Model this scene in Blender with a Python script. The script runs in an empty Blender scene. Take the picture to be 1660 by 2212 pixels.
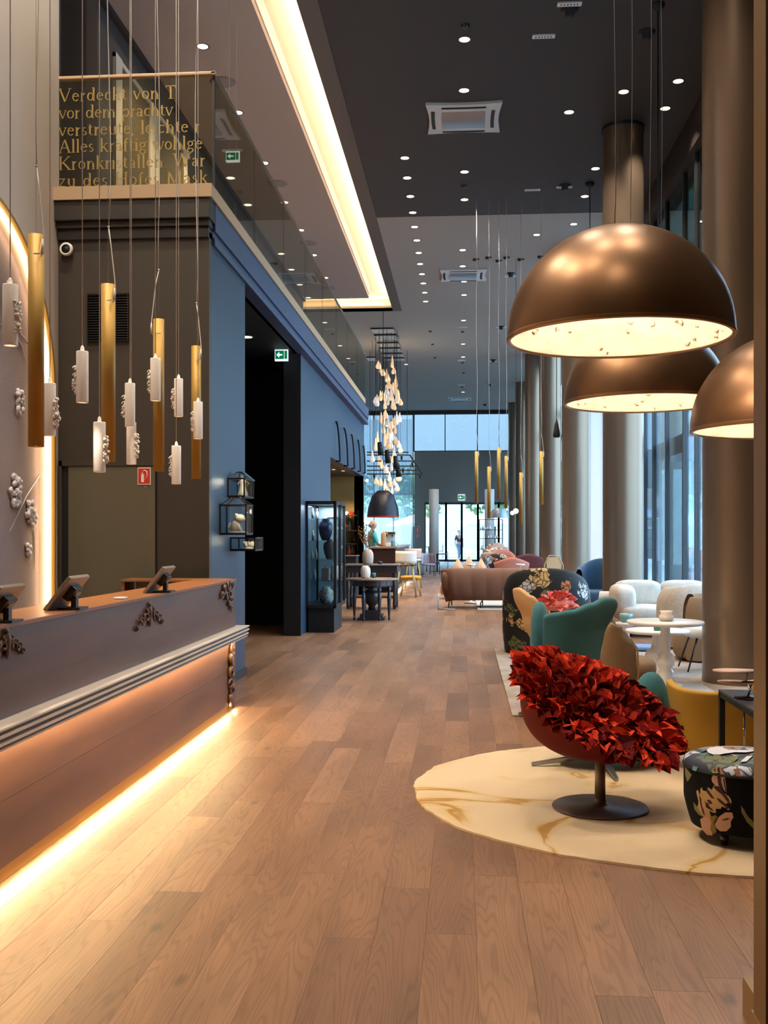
import bpy, bmesh, math, random
from mathutils import Vector, Matrix, Euler
random.seed(7)
scene = bpy.context.scene
C = scene.collection
PI = math.pi
# ---------------------------------------------------------------- camera
FPX, HZ, CAMH = 2250.0, 1156.0, 1.5
YAW = math.atan(170 / FPX)
cd = bpy.data.cameras.new('camera'); cam = bpy.data.objects.new('camera', cd); C.objects.link(cam)
cam.location = (0, 0, CAMH); cam.rotation_euler = (PI / 2, 0, YAW)
cd.sensor_fit = 'HORIZONTAL'; cd.sensor_width = 36; cd.lens = 36 * FPX / 1660
cd.shift_y = (HZ - 1106) / 1660; cd.clip_start = 0.05; cd.clip_end = 500
scene.camera = cam
# ---------------------------------------------------------------- world, exposure
world = bpy.data.worlds.new('sky'); scene.world = world; world.use_nodes = True
wn = world.node_tree; wn.nodes.clear()
wo = wn.nodes.new('ShaderNodeOutputWorld'); wb = wn.nodes.new('ShaderNodeBackground')
wr = wn.nodes.new('ShaderNodeValToRGB'); wt = wn.nodes.new('ShaderNodeTexCoord'); ws = wn.nodes.new('ShaderNodeSeparateXYZ')
wn.links.new(wt.outputs['Generated'], ws.inputs[0]); wn.links.new(ws.outputs['Z'], wr.inputs[0])
wn.links.new(wr.outputs[0], wb.inputs[0]); wn.links.new(wb.outputs[0], wo.inputs[0])
wr.color_ramp.elements[0].position = 0.0; wr.color_ramp.elements[0].color = (.80, .92, 1.0, 1)
wr.color_ramp.elements[1].position = 0.7; wr.color_ramp.elements[1].color = (.42, .66, 1.0, 1)
wb.inputs[1].default_value = 12.0
scene.view_settings.view_transform = 'Standard'; scene.view_settings.look = 'None'
scene.view_settings.gamma = 1; scene.view_settings.use_curve_mapping = False
scene.view_settings.exposure = -0.22
cy = scene.cycles
cy.use_denoising = True; cy.max_bounces = 7; cy.diffuse_bounces = 4; cy.glossy_bounces = 3
cy.transmission_bounces = 6; cy.transparent_max_bounces = 16
cy.sample_clamp_indirect = 4; cy.sample_clamp_direct = 0; cy.caustics_reflective = False; cy.caustics_refractive = False
WARM = (1.0, .74, .46); SOFTW = (1.0, .85, .66)

def area(name, loc, rot, sx, sy, e, col=WARM, parent=None, spread=PI):
    l = bpy.data.lights.new(name, 'AREA'); l.shape = 'RECTANGLE'; l.size = sx; l.size_y = sy; l.energy = e; l.color = col; l.spread = spread
    o = bpy.data.objects.new(name, l); C.objects.link(o); o.location = loc; o.rotation_euler = rot
    if parent: o.parent = parent; o.location = Vector(loc) - parent.matrix_world.translation if False else Vector(loc) - parent.location
    return o
# large light lines the place has: LED line of the ceiling cove, LED lines of the reception desk
area('cove_led', (-2.235, 14.9, 8.69), (0, math.radians(146), 0), .05, 34.5, 340, (1, .80, .56))
area('cove_led', (-4.3, 32.80, 8.69), (math.radians(-146), 0, 0), 4.0, .05, 75)
area('desk_floor_led', (-1.972, 5.5, .060), (0, math.radians(-68), 0), .03, 6.9, 46, (1, .76, .42))
area('desk_ledge_led', (-1.915, 5.7, .600), (0, math.radians(8), 0), .03, 6.6, 54, (1, .74, .36))

# ---------------------------------------------------------------- projection helpers: photograph pixel -> point of the place
_s, _c = math.sin(YAW), math.cos(YAW)
def ray(px, py):
    u = (px - 830) / FPX; v = (HZ - py) / FPX
    return Vector((-_s + u * _c, _c + u * _s, v))
def P(px, py, Y):
    d = ray(px, py); return Vector((0, 0, CAMH)) + d * (Y / d.y)
def PX(px, py, X):
    d = ray(px, py); return Vector((0, 0, CAMH)) + d * (X / d.x)
def PZ(px, py, Z=0.0):
    d = ray(px, py); return Vector((0, 0, CAMH)) + d * ((Z - CAMH) / d.z)

# ---------------------------------------------------------------- materials
def lin(c):
    r = []
    for x in c[:3]:
        x = x / 255.0; r.append(x / 12.92 if x <= .04045 else ((x + .055) / 1.055) ** 2.4)
    return (*r, 1)
MATS = {}
def mat(name, col, rough=.6, metal=0.0, noise=0.0, nscale=8.0, bump=0.0, bscale=60.0, emit=0.0, ecol=None, sheen=0.0, coat=0.0, stretch=None, col2=None, spec=None):
    if name in MATS: return MATS[name]
    m = bpy.data.materials.new(name); m.use_nodes = True; nt = m.node_tree; b = nt.nodes['Principled BSDF']
    c = lin(col)
    b.inputs['Base Color'].default_value = c; b.inputs['Roughness'].default_value = rough; b.inputs['Metallic'].default_value = metal
    if sheen: b.inputs['Sheen Weight'].default_value = sheen
    if coat: b.inputs['Coat Weight'].default_value = coat; b.inputs['Coat Roughness'].default_value = .15
    if spec is not None: b.inputs['Specular IOR Level'].default_value = spec
    if emit: b.inputs['Emission Color'].default_value = lin(ecol or col); b.inputs['Emission Strength'].default_value = emit
    tc = None
    if noise or bump or col2:
        tc = nt.nodes.new('ShaderNodeNewGeometry'); mp = nt.nodes.new('ShaderNodeMapping'); nt.links.new(tc.outputs['Position'], mp.inputs[0])
        if stretch: mp.inputs['Scale'].default_value = stretch
    if noise or col2:
        n = nt.nodes.new('ShaderNodeTexNoise'); n.inputs['Scale'].default_value = nscale; n.inputs['Detail'].default_value = 6
        nt.links.new(mp.outputs[0], n.inputs['Vector'])
        r = nt.nodes.new('ShaderNodeValToRGB'); nt.links.new(n.outputs[0], r.inputs[0])
        r.color_ramp.elements[0].position = .3; r.color_ramp.elements[1].position = .7
        if col2: r.color_ramp.elements[0].color = lin(col2); r.color_ramp.elements[1].color = c
        else:
            r.color_ramp.elements[0].color = (*[x * (1 - noise) for x in c[:3]], 1); r.color_ramp.elements[1].color = (*[min(1, x * (1 + noise)) for x in c[:3]], 1)
        nt.links.new(r.outputs[0], b.inputs['Base Color'])
    if bump:
        n2 = nt.nodes.new('ShaderNodeTexNoise'); n2.inputs['Scale'].default_value = bscale; n2.inputs['Detail'].default_value = 4
        nt.links.new(mp.outputs[0], n2.inputs['Vector'])
        bp = nt.nodes.new('ShaderNodeBump'); bp.inputs['Strength'].default_value = bump; bp.inputs['Distance'].default_value = .01
        nt.links.new(n2.outputs[0], bp.inputs['Height']); nt.links.new(bp.outputs[0], b.inputs['Normal'])
    MATS[name] = m; return m
def glass(name, tint, gloss=.08, rough=.02):
    if name in MATS: return MATS[name]
    m = bpy.data.materials.new(name); m.use_nodes = True; nt = m.node_tree; nt.nodes.clear()
    o = nt.nodes.new('ShaderNodeOutputMaterial'); t = nt.nodes.new('ShaderNodeBsdfTransparent'); g = nt.nodes.new('ShaderNodeBsdfGlossy'); mx = nt.nodes.new('ShaderNodeMixShader')
    lw = nt.nodes.new('ShaderNodeLayerWeight'); lw.inputs[0].default_value = .35
    ma = nt.nodes.new('ShaderNodeMath'); ma.operation = 'MULTIPLY_ADD'; ma.inputs[1].default_value = .35; ma.inputs[2].default_value = gloss
    t.inputs[0].default_value = lin(tint); g.inputs['Roughness'].default_value = rough; g.inputs[0].default_value = (.9, .95, 1, 1)
    nt.links.new(lw.outputs['Facing'], ma.inputs[0]); nt.links.new(ma.outputs[0], mx.inputs[0])
    nt.links.new(t.outputs[0], mx.inputs[1]); nt.links.new(g.outputs[0], mx.inputs[2]); nt.links.new(mx.outputs[0], o.inputs[0])
    MATS[name] = m; return m
def sheer(name, col, f=.45):
    if name in MATS: return MATS[name]
    m = bpy.data.materials.new(name); m.use_nodes = True; nt = m.node_tree; nt.nodes.clear()
    o = nt.nodes.new('ShaderNodeOutputMaterial'); t = nt.nodes.new('ShaderNodeBsdfTransparent'); d = nt.nodes.new('ShaderNodeBsdfDiffuse'); l = nt.nodes.new('ShaderNodeBsdfTranslucent')
    a = nt.nodes.new('ShaderNodeMixShader'); b = nt.nodes.new('ShaderNodeMixShader')
    d.inputs[0].default_value = lin(col); l.inputs[0].default_value = lin(col)
    a.inputs[0].default_value = .6; b.inputs[0].default_value = 1 - f
    nt.links.new(d.outputs[0], a.inputs[1]); nt.links.new(l.outputs[0], a.inputs[2])
    nt.links.new(t.outputs[0], b.inputs[1]); nt.links.new(a.outputs[0], b.inputs[2]); nt.links.new(b.outputs[0], o.inputs[0])
    MATS[name] = m; return m
def emis(name, col, s):
    if name in MATS: return MATS[name]
    m = bpy.data.materials.new(name); m.use_nodes = True; nt = m.node_tree; nt.nodes.clear()
    o = nt.nodes.new('ShaderNodeOutputMaterial'); e = nt.nodes.new('ShaderNodeEmission'); e.inputs[0].default_value = lin(col); e.inputs[1].default_value = s
    nt.links.new(e.outputs[0], o.inputs[0]); MATS[name] = m; return m

def wood_floor():
    m = bpy.data.materials.new('oak_floor'); m.use_nodes = True; nt = m.node_tree; N = nt.nodes; L = nt.links; b = N['Principled BSDF']
    geo = N.new('ShaderNodeNewGeometry'); oi = N.new('ShaderNodeObjectInfo')
    add = N.new('ShaderNodeMath'); add.operation = 'ADD'; L.new(geo.outputs['Random Per Island'], add.inputs[0]); L.new(oi.outputs['Random'], add.inputs[1])
    fr = N.new('ShaderNodeMath'); fr.operation = 'FRACT'; L.new(add.outputs[0], fr.inputs[0])
    off = N.new('ShaderNodeMath'); off.operation = 'MULTIPLY'; off.inputs[1].default_value = 47.0; L.new(fr.outputs[0], off.inputs[0])
    sep = N.new('ShaderNodeSeparateXYZ'); L.new(geo.outputs['Position'], sep.inputs[0])
    ax = N.new('ShaderNodeMath'); ax.operation = 'ADD'; L.new(sep.outputs['X'], ax.inputs[0]); L.new(off.outputs[0], ax.inputs[1])
    comb = N.new('ShaderNodeCombineXYZ'); L.new(ax.outputs[0], comb.inputs[0]); L.new(sep.outputs['Y'], comb.inputs[1]); L.new(off.outputs[0], comb.inputs[2])
    mp = N.new('ShaderNodeMapping'); mp.inputs['Scale'].default_value = (6.0, .55, 1); L.new(comb.outputs[0], mp.inputs[0])
    # cathedral figure: contour lines of a long stretched noise
    n1 = N.new('ShaderNodeTexNoise'); n1.inputs['Scale'].default_value = 1.1; n1.inputs['Detail'].default_value = 2.2; n1.inputs['Roughness'].default_value = .45; L.new(mp.outputs[0], n1.inputs['Vector'])
    mu = N.new('ShaderNodeMath'); mu.operation = 'MULTIPLY'; mu.inputs[1].default_value = 150; L.new(n1.outputs[0], mu.inputs[0])
    si = N.new('ShaderNodeMath'); si.operation = 'SINE'; L.new(mu.outputs[0], si.inputs[0])
    rs = N.new('ShaderNodeMapRange'); rs.inputs[1].default_value = -1; rs.inputs[2].default_value = 1; L.new(si.outputs[0], rs.inputs[0])
    mp2 = N.new('ShaderNodeMapping'); mp2.inputs['Scale'].default_value = (140, 3, 1); L.new(comb.outputs[0], mp2.inputs[0])
    n2 = N.new('ShaderNodeTexNoise'); n2.inputs['Scale'].default_value = 1; n2.inputs['Detail'].default_value = 3; L.new(mp2.outputs[0], n2.inputs['Vector'])
    mp3 = N.new('ShaderNodeMapping'); mp3.inputs['Scale'].default_value = (2.2, .5, 1); L.new(comb.outputs[0], mp3.inputs[0])
    n3 = N.new('ShaderNodeTexNoise'); n3.inputs['Scale'].default_value = 2; n3.inputs['Detail'].default_value = 3; L.new(mp3.outputs[0], n3.inputs['Vector'])
    base = N.new('ShaderNodeValToRGB'); L.new(fr.outputs[0], base.inputs[0])
    e = base.color_ramp.elements; e[0].color = lin((122, 88, 65)); e[1].color = lin((150, 112, 85)); x = e.new(.5); x.color = lin((138, 100, 73))
    def mix(a, bcol, fac, mode='MULTIPLY'):
        q = N.new('ShaderNodeMix'); q.data_type = 'RGBA'; q.blend_type = mode
        if isinstance(fac, float): q.inputs[0].default_value = fac
        else: L.new(fac, q.inputs[0])
        L.new(a, q.inputs[6])
        if isinstance(bcol, tuple): q.inputs[7].default_value = bcol
        else: L.new(bcol, q.inputs[7])
        return q.outputs[2]
    r1 = N.new('ShaderNodeValToRGB'); L.new(rs.outputs[0], r1.inputs[0]); r1.color_ramp.elements[0].color = (1, 1, 1, 1); r1.color_ramp.elements[0].position = .55; r1.color_ramp.elements[1].color = (.58, .54, .50, 1)
    r2 = N.new('ShaderNodeValToRGB'); L.new(n2.outputs[0], r2.inputs[0]); r2.color_ramp.elements[0].color = (.7, .68, .66, 1); r2.color_ramp.elements[0].position = .3; r2.color_ramp.elements[1].color = (1.1, 1.1, 1.1, 1); r2.color_ramp.elements[1].position = .6
    r3 = N.new('ShaderNodeValToRGB'); L.new(n3.outputs[0], r3.inputs[0]); r3.color_ramp.elements[0].color = (.72, .70, .68, 1); r3.color_ramp.elements[0].position = .35; r3.color_ramp.elements[1].color = (1.12, 1.1, 1.08, 1); r3.color_ramp.elements[1].position = .65
    c1 = mix(base.outputs[0], r3.outputs[0], .8); c2 = mix(c1, r1.outputs[0], .55); c3 = mix(c2, r2.outputs[0], .5)
    vo = N.new('ShaderNodeTexVoronoi'); vo.inputs['Scale'].default_value = 1; mp4 = N.new('ShaderNodeMapping'); mp4.inputs['Scale'].default_value = (3.2, 1.4, 1); L.new(comb.outputs[0], mp4.inputs[0]); L.new(mp4.outputs[0], vo.inputs['Vector'])
    rk = N.new('ShaderNodeMapRange'); rk.inputs[1].default_value = .035; rk.inputs[2].default_value = .10; rk.inputs[3].default_value = .6; rk.inputs[4].default_value = 0; L.new(vo.outputs['Distance'], rk.inputs[0])
    c4 = mix(c3, (.05, .03, .02, 1), rk.outputs[0], 'MIX')
    L.new(c4, b.inputs['Base Color'])
    rr = N.new('ShaderNodeMapRange'); rr.inputs[3].default_value = .34; rr.inputs[4].default_value = .5; L.new(n2.outputs[0], rr.inputs[0]); L.new(rr.outputs[0], b.inputs['Roughness'])
    bp = N.new('ShaderNodeBump'); bp.inputs['Strength'].default_value = .12; bp.inputs['Distance'].default_value = .002; L.new(n2.outputs[0], bp.inputs['Height']); L.new(bp.outputs[0], b.inputs['Normal'])
    MATS['oak_floor'] = m; return m

def floral(name, ground, scale, cols):
    m = bpy.data.materials.new(name); m.use_nodes = True; nt = m.node_tree; N = nt.nodes; L = nt.links; b = N['Principled BSDF']
    geo = N.new('ShaderNodeTexCoord')
    nz = N.new('ShaderNodeTexNoise'); nz.inputs['Scale'].default_value = scale * 1.4; L.new(geo.outputs['Object'], nz.inputs['Vector'])
    ad = N.new('ShaderNodeMix'); ad.data_type = 'RGBA'; ad.blend_type = 'ADD'; ad.inputs[0].default_value = .12; L.new(geo.outputs['Object'], ad.inputs[6]); L.new(nz.outputs['Color'], ad.inputs[7])
    vo = N.new('ShaderNodeTexVoronoi'); vo.inputs['Scale'].default_value = scale; L.new(ad.outputs[2], vo.inputs['Vector'])
    v2 = N.new('ShaderNodeTexVoronoi'); v2.inputs['Scale'].default_value = scale * 3.3; L.new(ad.outputs[2], v2.inputs['Vector'])
    v3 = N.new('ShaderNodeTexVoronoi'); v3.feature = 'DISTANCE_TO_EDGE'; v3.inputs['Scale'].default_value = scale * 3.3; L.new(ad.outputs[2], v3.inputs['Vector'])
    r = N.new('ShaderNodeValToRGB'); r.color_ramp.interpolation = 'CONSTANT'
    sp = N.new('ShaderNodeSeparateColor'); L.new(vo.outputs['Color'], sp.inputs[0]); L.new(sp.outputs[0], r.inputs[0])
    el = r.color_ramp.elements; el[0].color = lin(cols[0])
    for i, c in enumerate(cols[1:], 1):
        if i == 1: el[1].position = 1 / len(cols); el[1].color = lin(c)
        else: x = el.new(i / len(cols)); x.color = lin(c)
    # petals: small cells darkened at edges, shaped by the distance of the large cell
    pe = N.new('ShaderNodeMapRange'); pe.inputs[1].default_value = .02; pe.inputs[2].default_value = .12; L.new(v3.outputs['Distance'], pe.inputs[0])
    th = N.new('ShaderNodeMath'); th.operation = 'SUBTRACT'; s2 = N.new('ShaderNodeSeparateColor'); L.new(v2.outputs['Color'], s2.inputs[0])
    mm = N.new('ShaderNodeMath'); mm.operation = 'MULTIPLY_ADD'; mm.inputs[1].default_value = .3; mm.inputs[2].default_value = .40; L.new(s2.outputs[1], mm.inputs[0])
    lt = N.new('ShaderNodeMath'); lt.operation = 'LESS_THAN'; L.new(vo.outputs['Distance'], lt.inputs[0]); L.new(mm.outputs[0], lt.inputs[1])
    ml = N.new('ShaderNodeMath'); ml.operation = 'MULTIPLY'; L.new(pe.outputs[0], ml.inputs[0]); L.new(lt.outputs[0], ml.inputs[1])
    mx = N.new('ShaderNodeMix'); mx.data_type = 'RGBA'; mx.inputs[6].default_value = lin(ground); L.new(ml.outputs[0], mx.inputs[0]); L.new(r.outputs[0], mx.inputs[7])
    L.new(mx.outputs[2], b.inputs['Base Color']); b.inputs['Roughness'].default_value = .7
    MATS[name] = m; return m

M_FLOOR = wood_floor()
M = dict(
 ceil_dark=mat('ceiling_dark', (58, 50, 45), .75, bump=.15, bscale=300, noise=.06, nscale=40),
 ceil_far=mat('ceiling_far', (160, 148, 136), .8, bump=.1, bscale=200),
 ceil_left=mat('ceiling_left', (176, 154, 138), .85),
 ceil_trim=mat('ceiling_trim', (98, 86, 77), .8),
 cove=mat('cove_white', (232, 214, 188), .9),
 plaster=mat('wall_plaster', (206, 194, 184), .8, bump=.1, bscale=120),
 taupe=mat('taupe_lacquer', (56, 50, 44), .5),
 door=mat('door_lacquer', (92, 88, 74), .45),
 blue=mat('blue_paint', (46, 66, 90), .40, noise=.06, nscale=2, bump=.05, bscale=200),
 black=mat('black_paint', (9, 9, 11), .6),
 dark=mat('dark_metal', (22, 22, 24), .4, .3),
 slab=mat('slab_edge_beige', (176, 150, 120), .5),
 railwood=mat('rail_wood', (190, 160, 126), .4),
 lintel=mat('lintel_dark', (40, 36, 34), .5),
 wallup=mat('gallery_wall', (74, 68, 66), .7),
 cream=mat('cream_frame', (232, 218, 200), .6),
 column=mat('column_champagne', (124, 106, 90), .34, .55, bump=.03, bscale=400),
 brass=mat('brass_satin', (178, 140, 66), .55, .35, stretch=(1, 1, .05), bump=.03, bscale=200),
 bronze=mat('bronze_satin', (120, 88, 62), .36, .8),
 plasterlamp=mat('plaster_white', (248, 238, 230), .8, bump=.15, bscale=80),
 steel=mat('steel', (170, 172, 176), .28, 1.0),
 chrome=mat('chrome', (205, 205, 205), .12, 1.0),
 cord=mat('cord_white', (222, 214, 206), .6),
 cordb=mat('cord_black', (18, 18, 20), .6),
 white=mat('white_lacquer', (232, 226, 220), .35),
 offwhite=mat('offwhite', (214, 208, 200), .6),
 glass=glass('window_glass', (226, 240, 246), .05),
 glassdim=glass('dimmed_glass', (176, 190, 198), .05), glassdark=glass('dark_green_glass', (60, 84, 80), .10),  # end window tint added to keep the bright sky from overexposing
 glassbal=glass('balustrade_glass', (226, 222, 206), .03),
 glassclear=glass('clear_glass', (236, 242, 242), .08),
 frame=mat('window_frame', (64, 66, 70), .45, .4),
 greyframe=mat('grey_frame', (120, 120, 128), .4, .5),
 wallend=mat('end_wall_grey', (140, 136, 130), .8),
 desk=mat('desk_walnut', (92, 60, 44), .42, noise=.3, nscale=3, stretch=(1, .25, 1.6), bump=.06, bscale=30),
 desktop=mat('desk_top_oak', (142, 90, 50), .3, noise=.12, nscale=6, stretch=(3, .3, 1)),
 marble=mat('ledge_stone', (232, 216, 200), .3, noise=.08, nscale=5),
 carve=mat('carved_wood', (84, 58, 44), .42),
 screen=mat('device_grey', (150, 140, 130), .35, .5),
 devdark=mat('device_dark', (28, 26, 24), .35),
 red=mat('sign_red', (200, 50, 34), .5),
 signwhite=mat('sign_white', (240, 238, 232), .5),
 skirt=mat('skirting_dark', (44, 40, 44), .5),
 rug1=None, gold=mat('niche_gold', (140, 112, 60), .55, noise=.05, nscale=2),
)
M['emit_warm'] = emis('lamp_warm', (255, 226, 190), 6)
M['emit_led'] = emis('led_line', (255, 218, 166), 16)
M['emit_green'] = emis('sign_green', (0, 120, 70), 1.1)
M['emit_white'] = emis('sign_light', (226, 240, 255), 1.6)

# ---------------------------------------------------------------- mesh builder
class MB:
    def __init__(s): s.v = []; s.f = []; s.sm = []
    def add(s, vs, fs, smooth=False):
        o = len(s.v); s.v += [Vector(v) for v in vs]
        for f in fs: s.f.append([i + o for i in f]); s.sm.append(smooth)
        return s
    def box(s, x0, x1, y0, y1, z0, z1):
        v = [(x0, y0, z0), (x1, y0, z0), (x1, y1, z0), (x0, y1, z0), (x0, y0, z1), (x1, y0, z1), (x1, y1, z1), (x0, y1, z1)]
        return s.add(v, [(0, 3, 2, 1), (4, 5, 6, 7), (0, 1, 5, 4), (1, 2, 6, 5), (2, 3, 7, 6), (3, 0, 4, 7)])
    def obox(s, c, half, rot):
        c = Vector(c); Mx = rot if isinstance(rot, Matrix) else Euler(rot).to_matrix()
        h = half; v = []
        for z in (-1, 1):
            for (x, y) in ((-1, -1), (1, -1), (1, 1), (-1, 1)): v.append(c + Mx @ Vector((x * h[0], y * h[1], z * h[2])))
        return s.add(v, [(0, 3, 2, 1), (4, 5, 6, 7), (0, 1, 5, 4), (1, 2, 6, 5), (2, 3, 7, 6), (3, 0, 4, 7)])
    def bar(s, a, b, w, h=None):
        a = Vector(a); b = Vector(b); d = (b - a); L = d.length
        if L < 1e-6: return s
        z = d / L; up = Vector((0, 0, 1)) if abs(z.z) < .95 else Vector((0, 1, 0)); x = up.cross(z).normalized(); y = z.cross(x)
        return s.obox((a + b) / 2, (w / 2, (h or w) / 2, L / 2), Matrix((x, y, z)).transposed())
    def tube(s, pts, r, n=8, caps=True, smooth=True):
        pts = [Vector(p) for p in pts]; m = len(pts); rs = r if isinstance(r, (list, tuple)) else [r] * m
        vs = []; prev = None
        for i, p in enumerate(pts):
            t = (pts[min(i + 1, m - 1)] - pts[max(i - 1, 0)]).normalized()
            if prev is None:
                a = Vector((0, 0, 1)) if abs(t.z) < .9 else Vector((1, 0, 0)); x = a.cross(t).normalized()
            else: x = (prev - t * prev.dot(t)).normalized()
            prev = x; y = t.cross(x)
            for k in range(n):
                an = 2 * PI * k / n; vs.append(p + (x * math.cos(an) + y * math.sin(an)) * rs[i])
        fs = [(i * n + k, i * n + (k + 1) % n, (i + 1) * n + (k + 1) % n, (i + 1) * n + k) for i in range(m - 1) for k in range(n)]
        s.add(vs, fs, smooth)
        if caps:
            o = len(s.v) - m * n
            s.f.append([o + k for k in range(n)][::-1]); s.sm.append(False)
            s.f.append([o + (m - 1) * n + k for k in range(n)]); s.sm.append(False)
        return s
    def lathe(s, prof, c=(0, 0, 0), n=24, smooth=True, sx=1, sy=1, caps=False, fn=None):
        c = Vector(c); vs = []
        for (r, z) in prof:
            for k in range(n):
                an = 2 * PI * k / n; rr = r * (fn(an, z) if fn else 1)
                vs.append(c + Vector((rr * math.cos(an) * sx, rr * math.sin(an) * sy, z)))
        m = len(prof)
        s.add(vs, [(i * n + k, i * n + (k + 1) % n, (i + 1) * n + (k + 1) % n, (i + 1) * n + k) for i in range(m - 1) for k in range(n)], smooth)
        o = len(s.v) - m * n
        if prof[0][0] > 1e-4 and caps: s.f.append([o + k for k in range(n)][::-1]); s.sm.append(False)
        if prof[-1][0] > 1e-4 and caps: s.f.append([o + (m - 1) * n + k for k in range(n)]); s.sm.append(False)
        return s
    def cyl(s, c, r, h, n=24, r2=None): return s.lathe([(r, 0), (r if r2 is None else r2, h)], c, n, caps=True)
    def sq(s, c, rad, e1=.5, e2=.5, n=20, m=12, rot=None, fn=None):
        c = Vector(c); R = Euler(rot).to_matrix() if rot and not isinstance(rot, Matrix) else (rot or Matrix.Identity(3))
        f = lambda w, e: math.copysign(abs(w) ** e, w)
        vs = []
        for i in range(m + 1):
            ph = -PI / 2 + PI * i / m
            for k in range(n):
                th = 2 * PI * k / n
                v = Vector((rad[0] * f(math.cos(ph), e1) * f(math.cos(th), e2), rad[1] * f(math.cos(ph), e1) * f(math.sin(th), e2), rad[2] * f(math.sin(ph), e1)))
                if fn: v = fn(v)
                vs.append(c + R @ v)
        return s.add(vs, [(i * n + k, i * n + (k + 1) % n, (i + 1) * n + (k + 1) % n, (i + 1) * n + k) for i in range(m) for k in range(n)], True)
    def grid(s, fn, nu, nv, smooth=True, closed=False):
        vs = [fn(i / (nu - (0 if closed else 1)), j / (nv - 1)) for j in range(nv) for i in range(nu)]
        fs = [(j * nu + i, j * nu + (i + 1) % nu, (j + 1) * nu + (i + 1) % nu, (j + 1) * nu + i) for j in range(nv - 1) for i in range(nu if closed else nu - 1)]
        return s.add(vs, fs, smooth)
    def prism(s, poly, z0, z1):
        n = len(poly); vs = [(x, y, z0) for x, y in poly] + [(x, y, z1) for x, y in poly]
        return s.add(vs, [tuple(range(n))[::-1], tuple(range(n, 2 * n))] + [(i, (i + 1) % n, n + (i + 1) % n, n + i) for i in range(n)])
    def mesh(s, name, m, off=Vector((0, 0, 0))):
        me = bpy.data.meshes.new(name); me.from_pydata([tuple(v - off) for v in s.v], [], s.f)
        me.polygons.foreach_set('use_smooth', s.sm)
        if m: me.materials.append(m)
        me.validate(); me.update(); return me
    def build(s, name, m, parent=None, world=False, bevel=0, loc=None):
        off = Vector((0, 0, 0))
        if parent is not None and world:
            p = parent
            while p: off += p.location; p = p.parent
        if parent is None and loc is None and s.v:
            lo = Vector([min(v[i] for v in s.v) for i in range(3)]); hi = Vector([max(v[i] for v in s.v) for i in range(3)])
            off = Vector(((lo.x + hi.x) / 2, (lo.y + hi.y) / 2, lo.z)); loc = off
        o = bpy.data.objects.new(name, s.mesh(name, m, off)); C.objects.link(o)
        if loc is not None: o.location = loc
        if parent: o.parent = parent
        if bevel:
            b = o.modifiers.new('bevel', 'BEVEL'); b.width = bevel; b.segments = 2; b.limit_method = 'ANGLE'
        return o

def tag(o, label=None, cat=None, group=None, kind=None):
    if label: o['label'] = label
    if cat: o['category'] = cat
    if group: o['group'] = group
    if kind: o['kind'] = kind
    return o
def thing(name, label, cat, loc=(0, 0, 0), rz=0, group=None):
    o = bpy.data.objects.new(name, None); o.empty_display_size = .1; C.objects.link(o); o.location = loc; o.rotation_euler = (0, 0, rz)
    return tag(o, label, cat, group)
def struct(name, mb, m, parent=None, bevel=0):
    o = mb.build(name, m, parent, world=parent is not None, bevel=bevel)
    if not parent: o['kind'] = 'structure'
    return o
def part(name, me, parent, loc=(0, 0, 0), rot=None, scale=None):
    o = bpy.data.objects.new(name, me); C.objects.link(o); o.parent = parent; o.location = loc
    if rot is not None: o.rotation_euler = rot
    if scale is not None: o.scale = (scale,) * 3 if not isinstance(scale, tuple) else scale
    return o
KIDS = {}
def copy_tree(o, parent=None):
    c = o.copy(); C.objects.link(c); c.parent = parent
    for ch in list(o.children): copy_tree(ch, c)
    return c
def ordw(i, n=99):
    return ['nearest', 'second nearest', 'third', 'fourth', 'fifth', 'sixth', 'seventh', 'eighth', 'ninth', 'tenth', 'eleventh', 'twelfth', 'thirteenth', 'fourteenth'][i] if i < n - 1 or n == 99 else 'farthest'
# ================================================================ STRUCTURE
ZC = 8.6; YE = 59.3; XR = 3.95; XB = -2.33; YD = 9.45; XL = -3.76; XG = -2.28; XFL = -6.6
# --- floor: sub-base and planks (the 300 that show largest are parts, the rest one joined part)
floor = struct('floor', MB().box(XFL, XR, -2.8, YE, -.06, -.006), mat('floor_gap', (110, 80, 60), .8))
PW = .19
def plank_mb(w, l, x=0, y=0, mb=None):
    mb = mb or MB(); b = .0007; g = .00025
    x0, x1, y0, y1 = x - w / 2 + g, x + w / 2 - g, y - l / 2 + g, y + l / 2 - g
    v = [(x0, y0, -.006), (x1, y0, -.006), (x1, y1, -.006), (x0, y1, -.006), (x0, y0, -b), (x1, y0, -b), (x1, y1, -b), (x0, y1, -b),
         (x0 + b, y0 + b, 0), (x1 - b, y0 + b, 0), (x1 - b, y1 - b, 0), (x0 + b, y1 - b, 0)]
    return mb.add(v, [(8, 9, 10, 11), (4, 5, 9, 8), (5, 6, 10, 9), (6, 7, 11, 10), (7, 4, 8, 11), (0, 1, 5, 4), (1, 2, 6, 5), (2, 3, 7, 6), (3, 0, 4, 7)])
PLL = 1.5
plank_me = plank_mb(PW, PLL).mesh('plank', M_FLOOR)
cand = []; rest = MB(); rng = random.Random(3)
x = XFL + PW / 2
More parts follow.
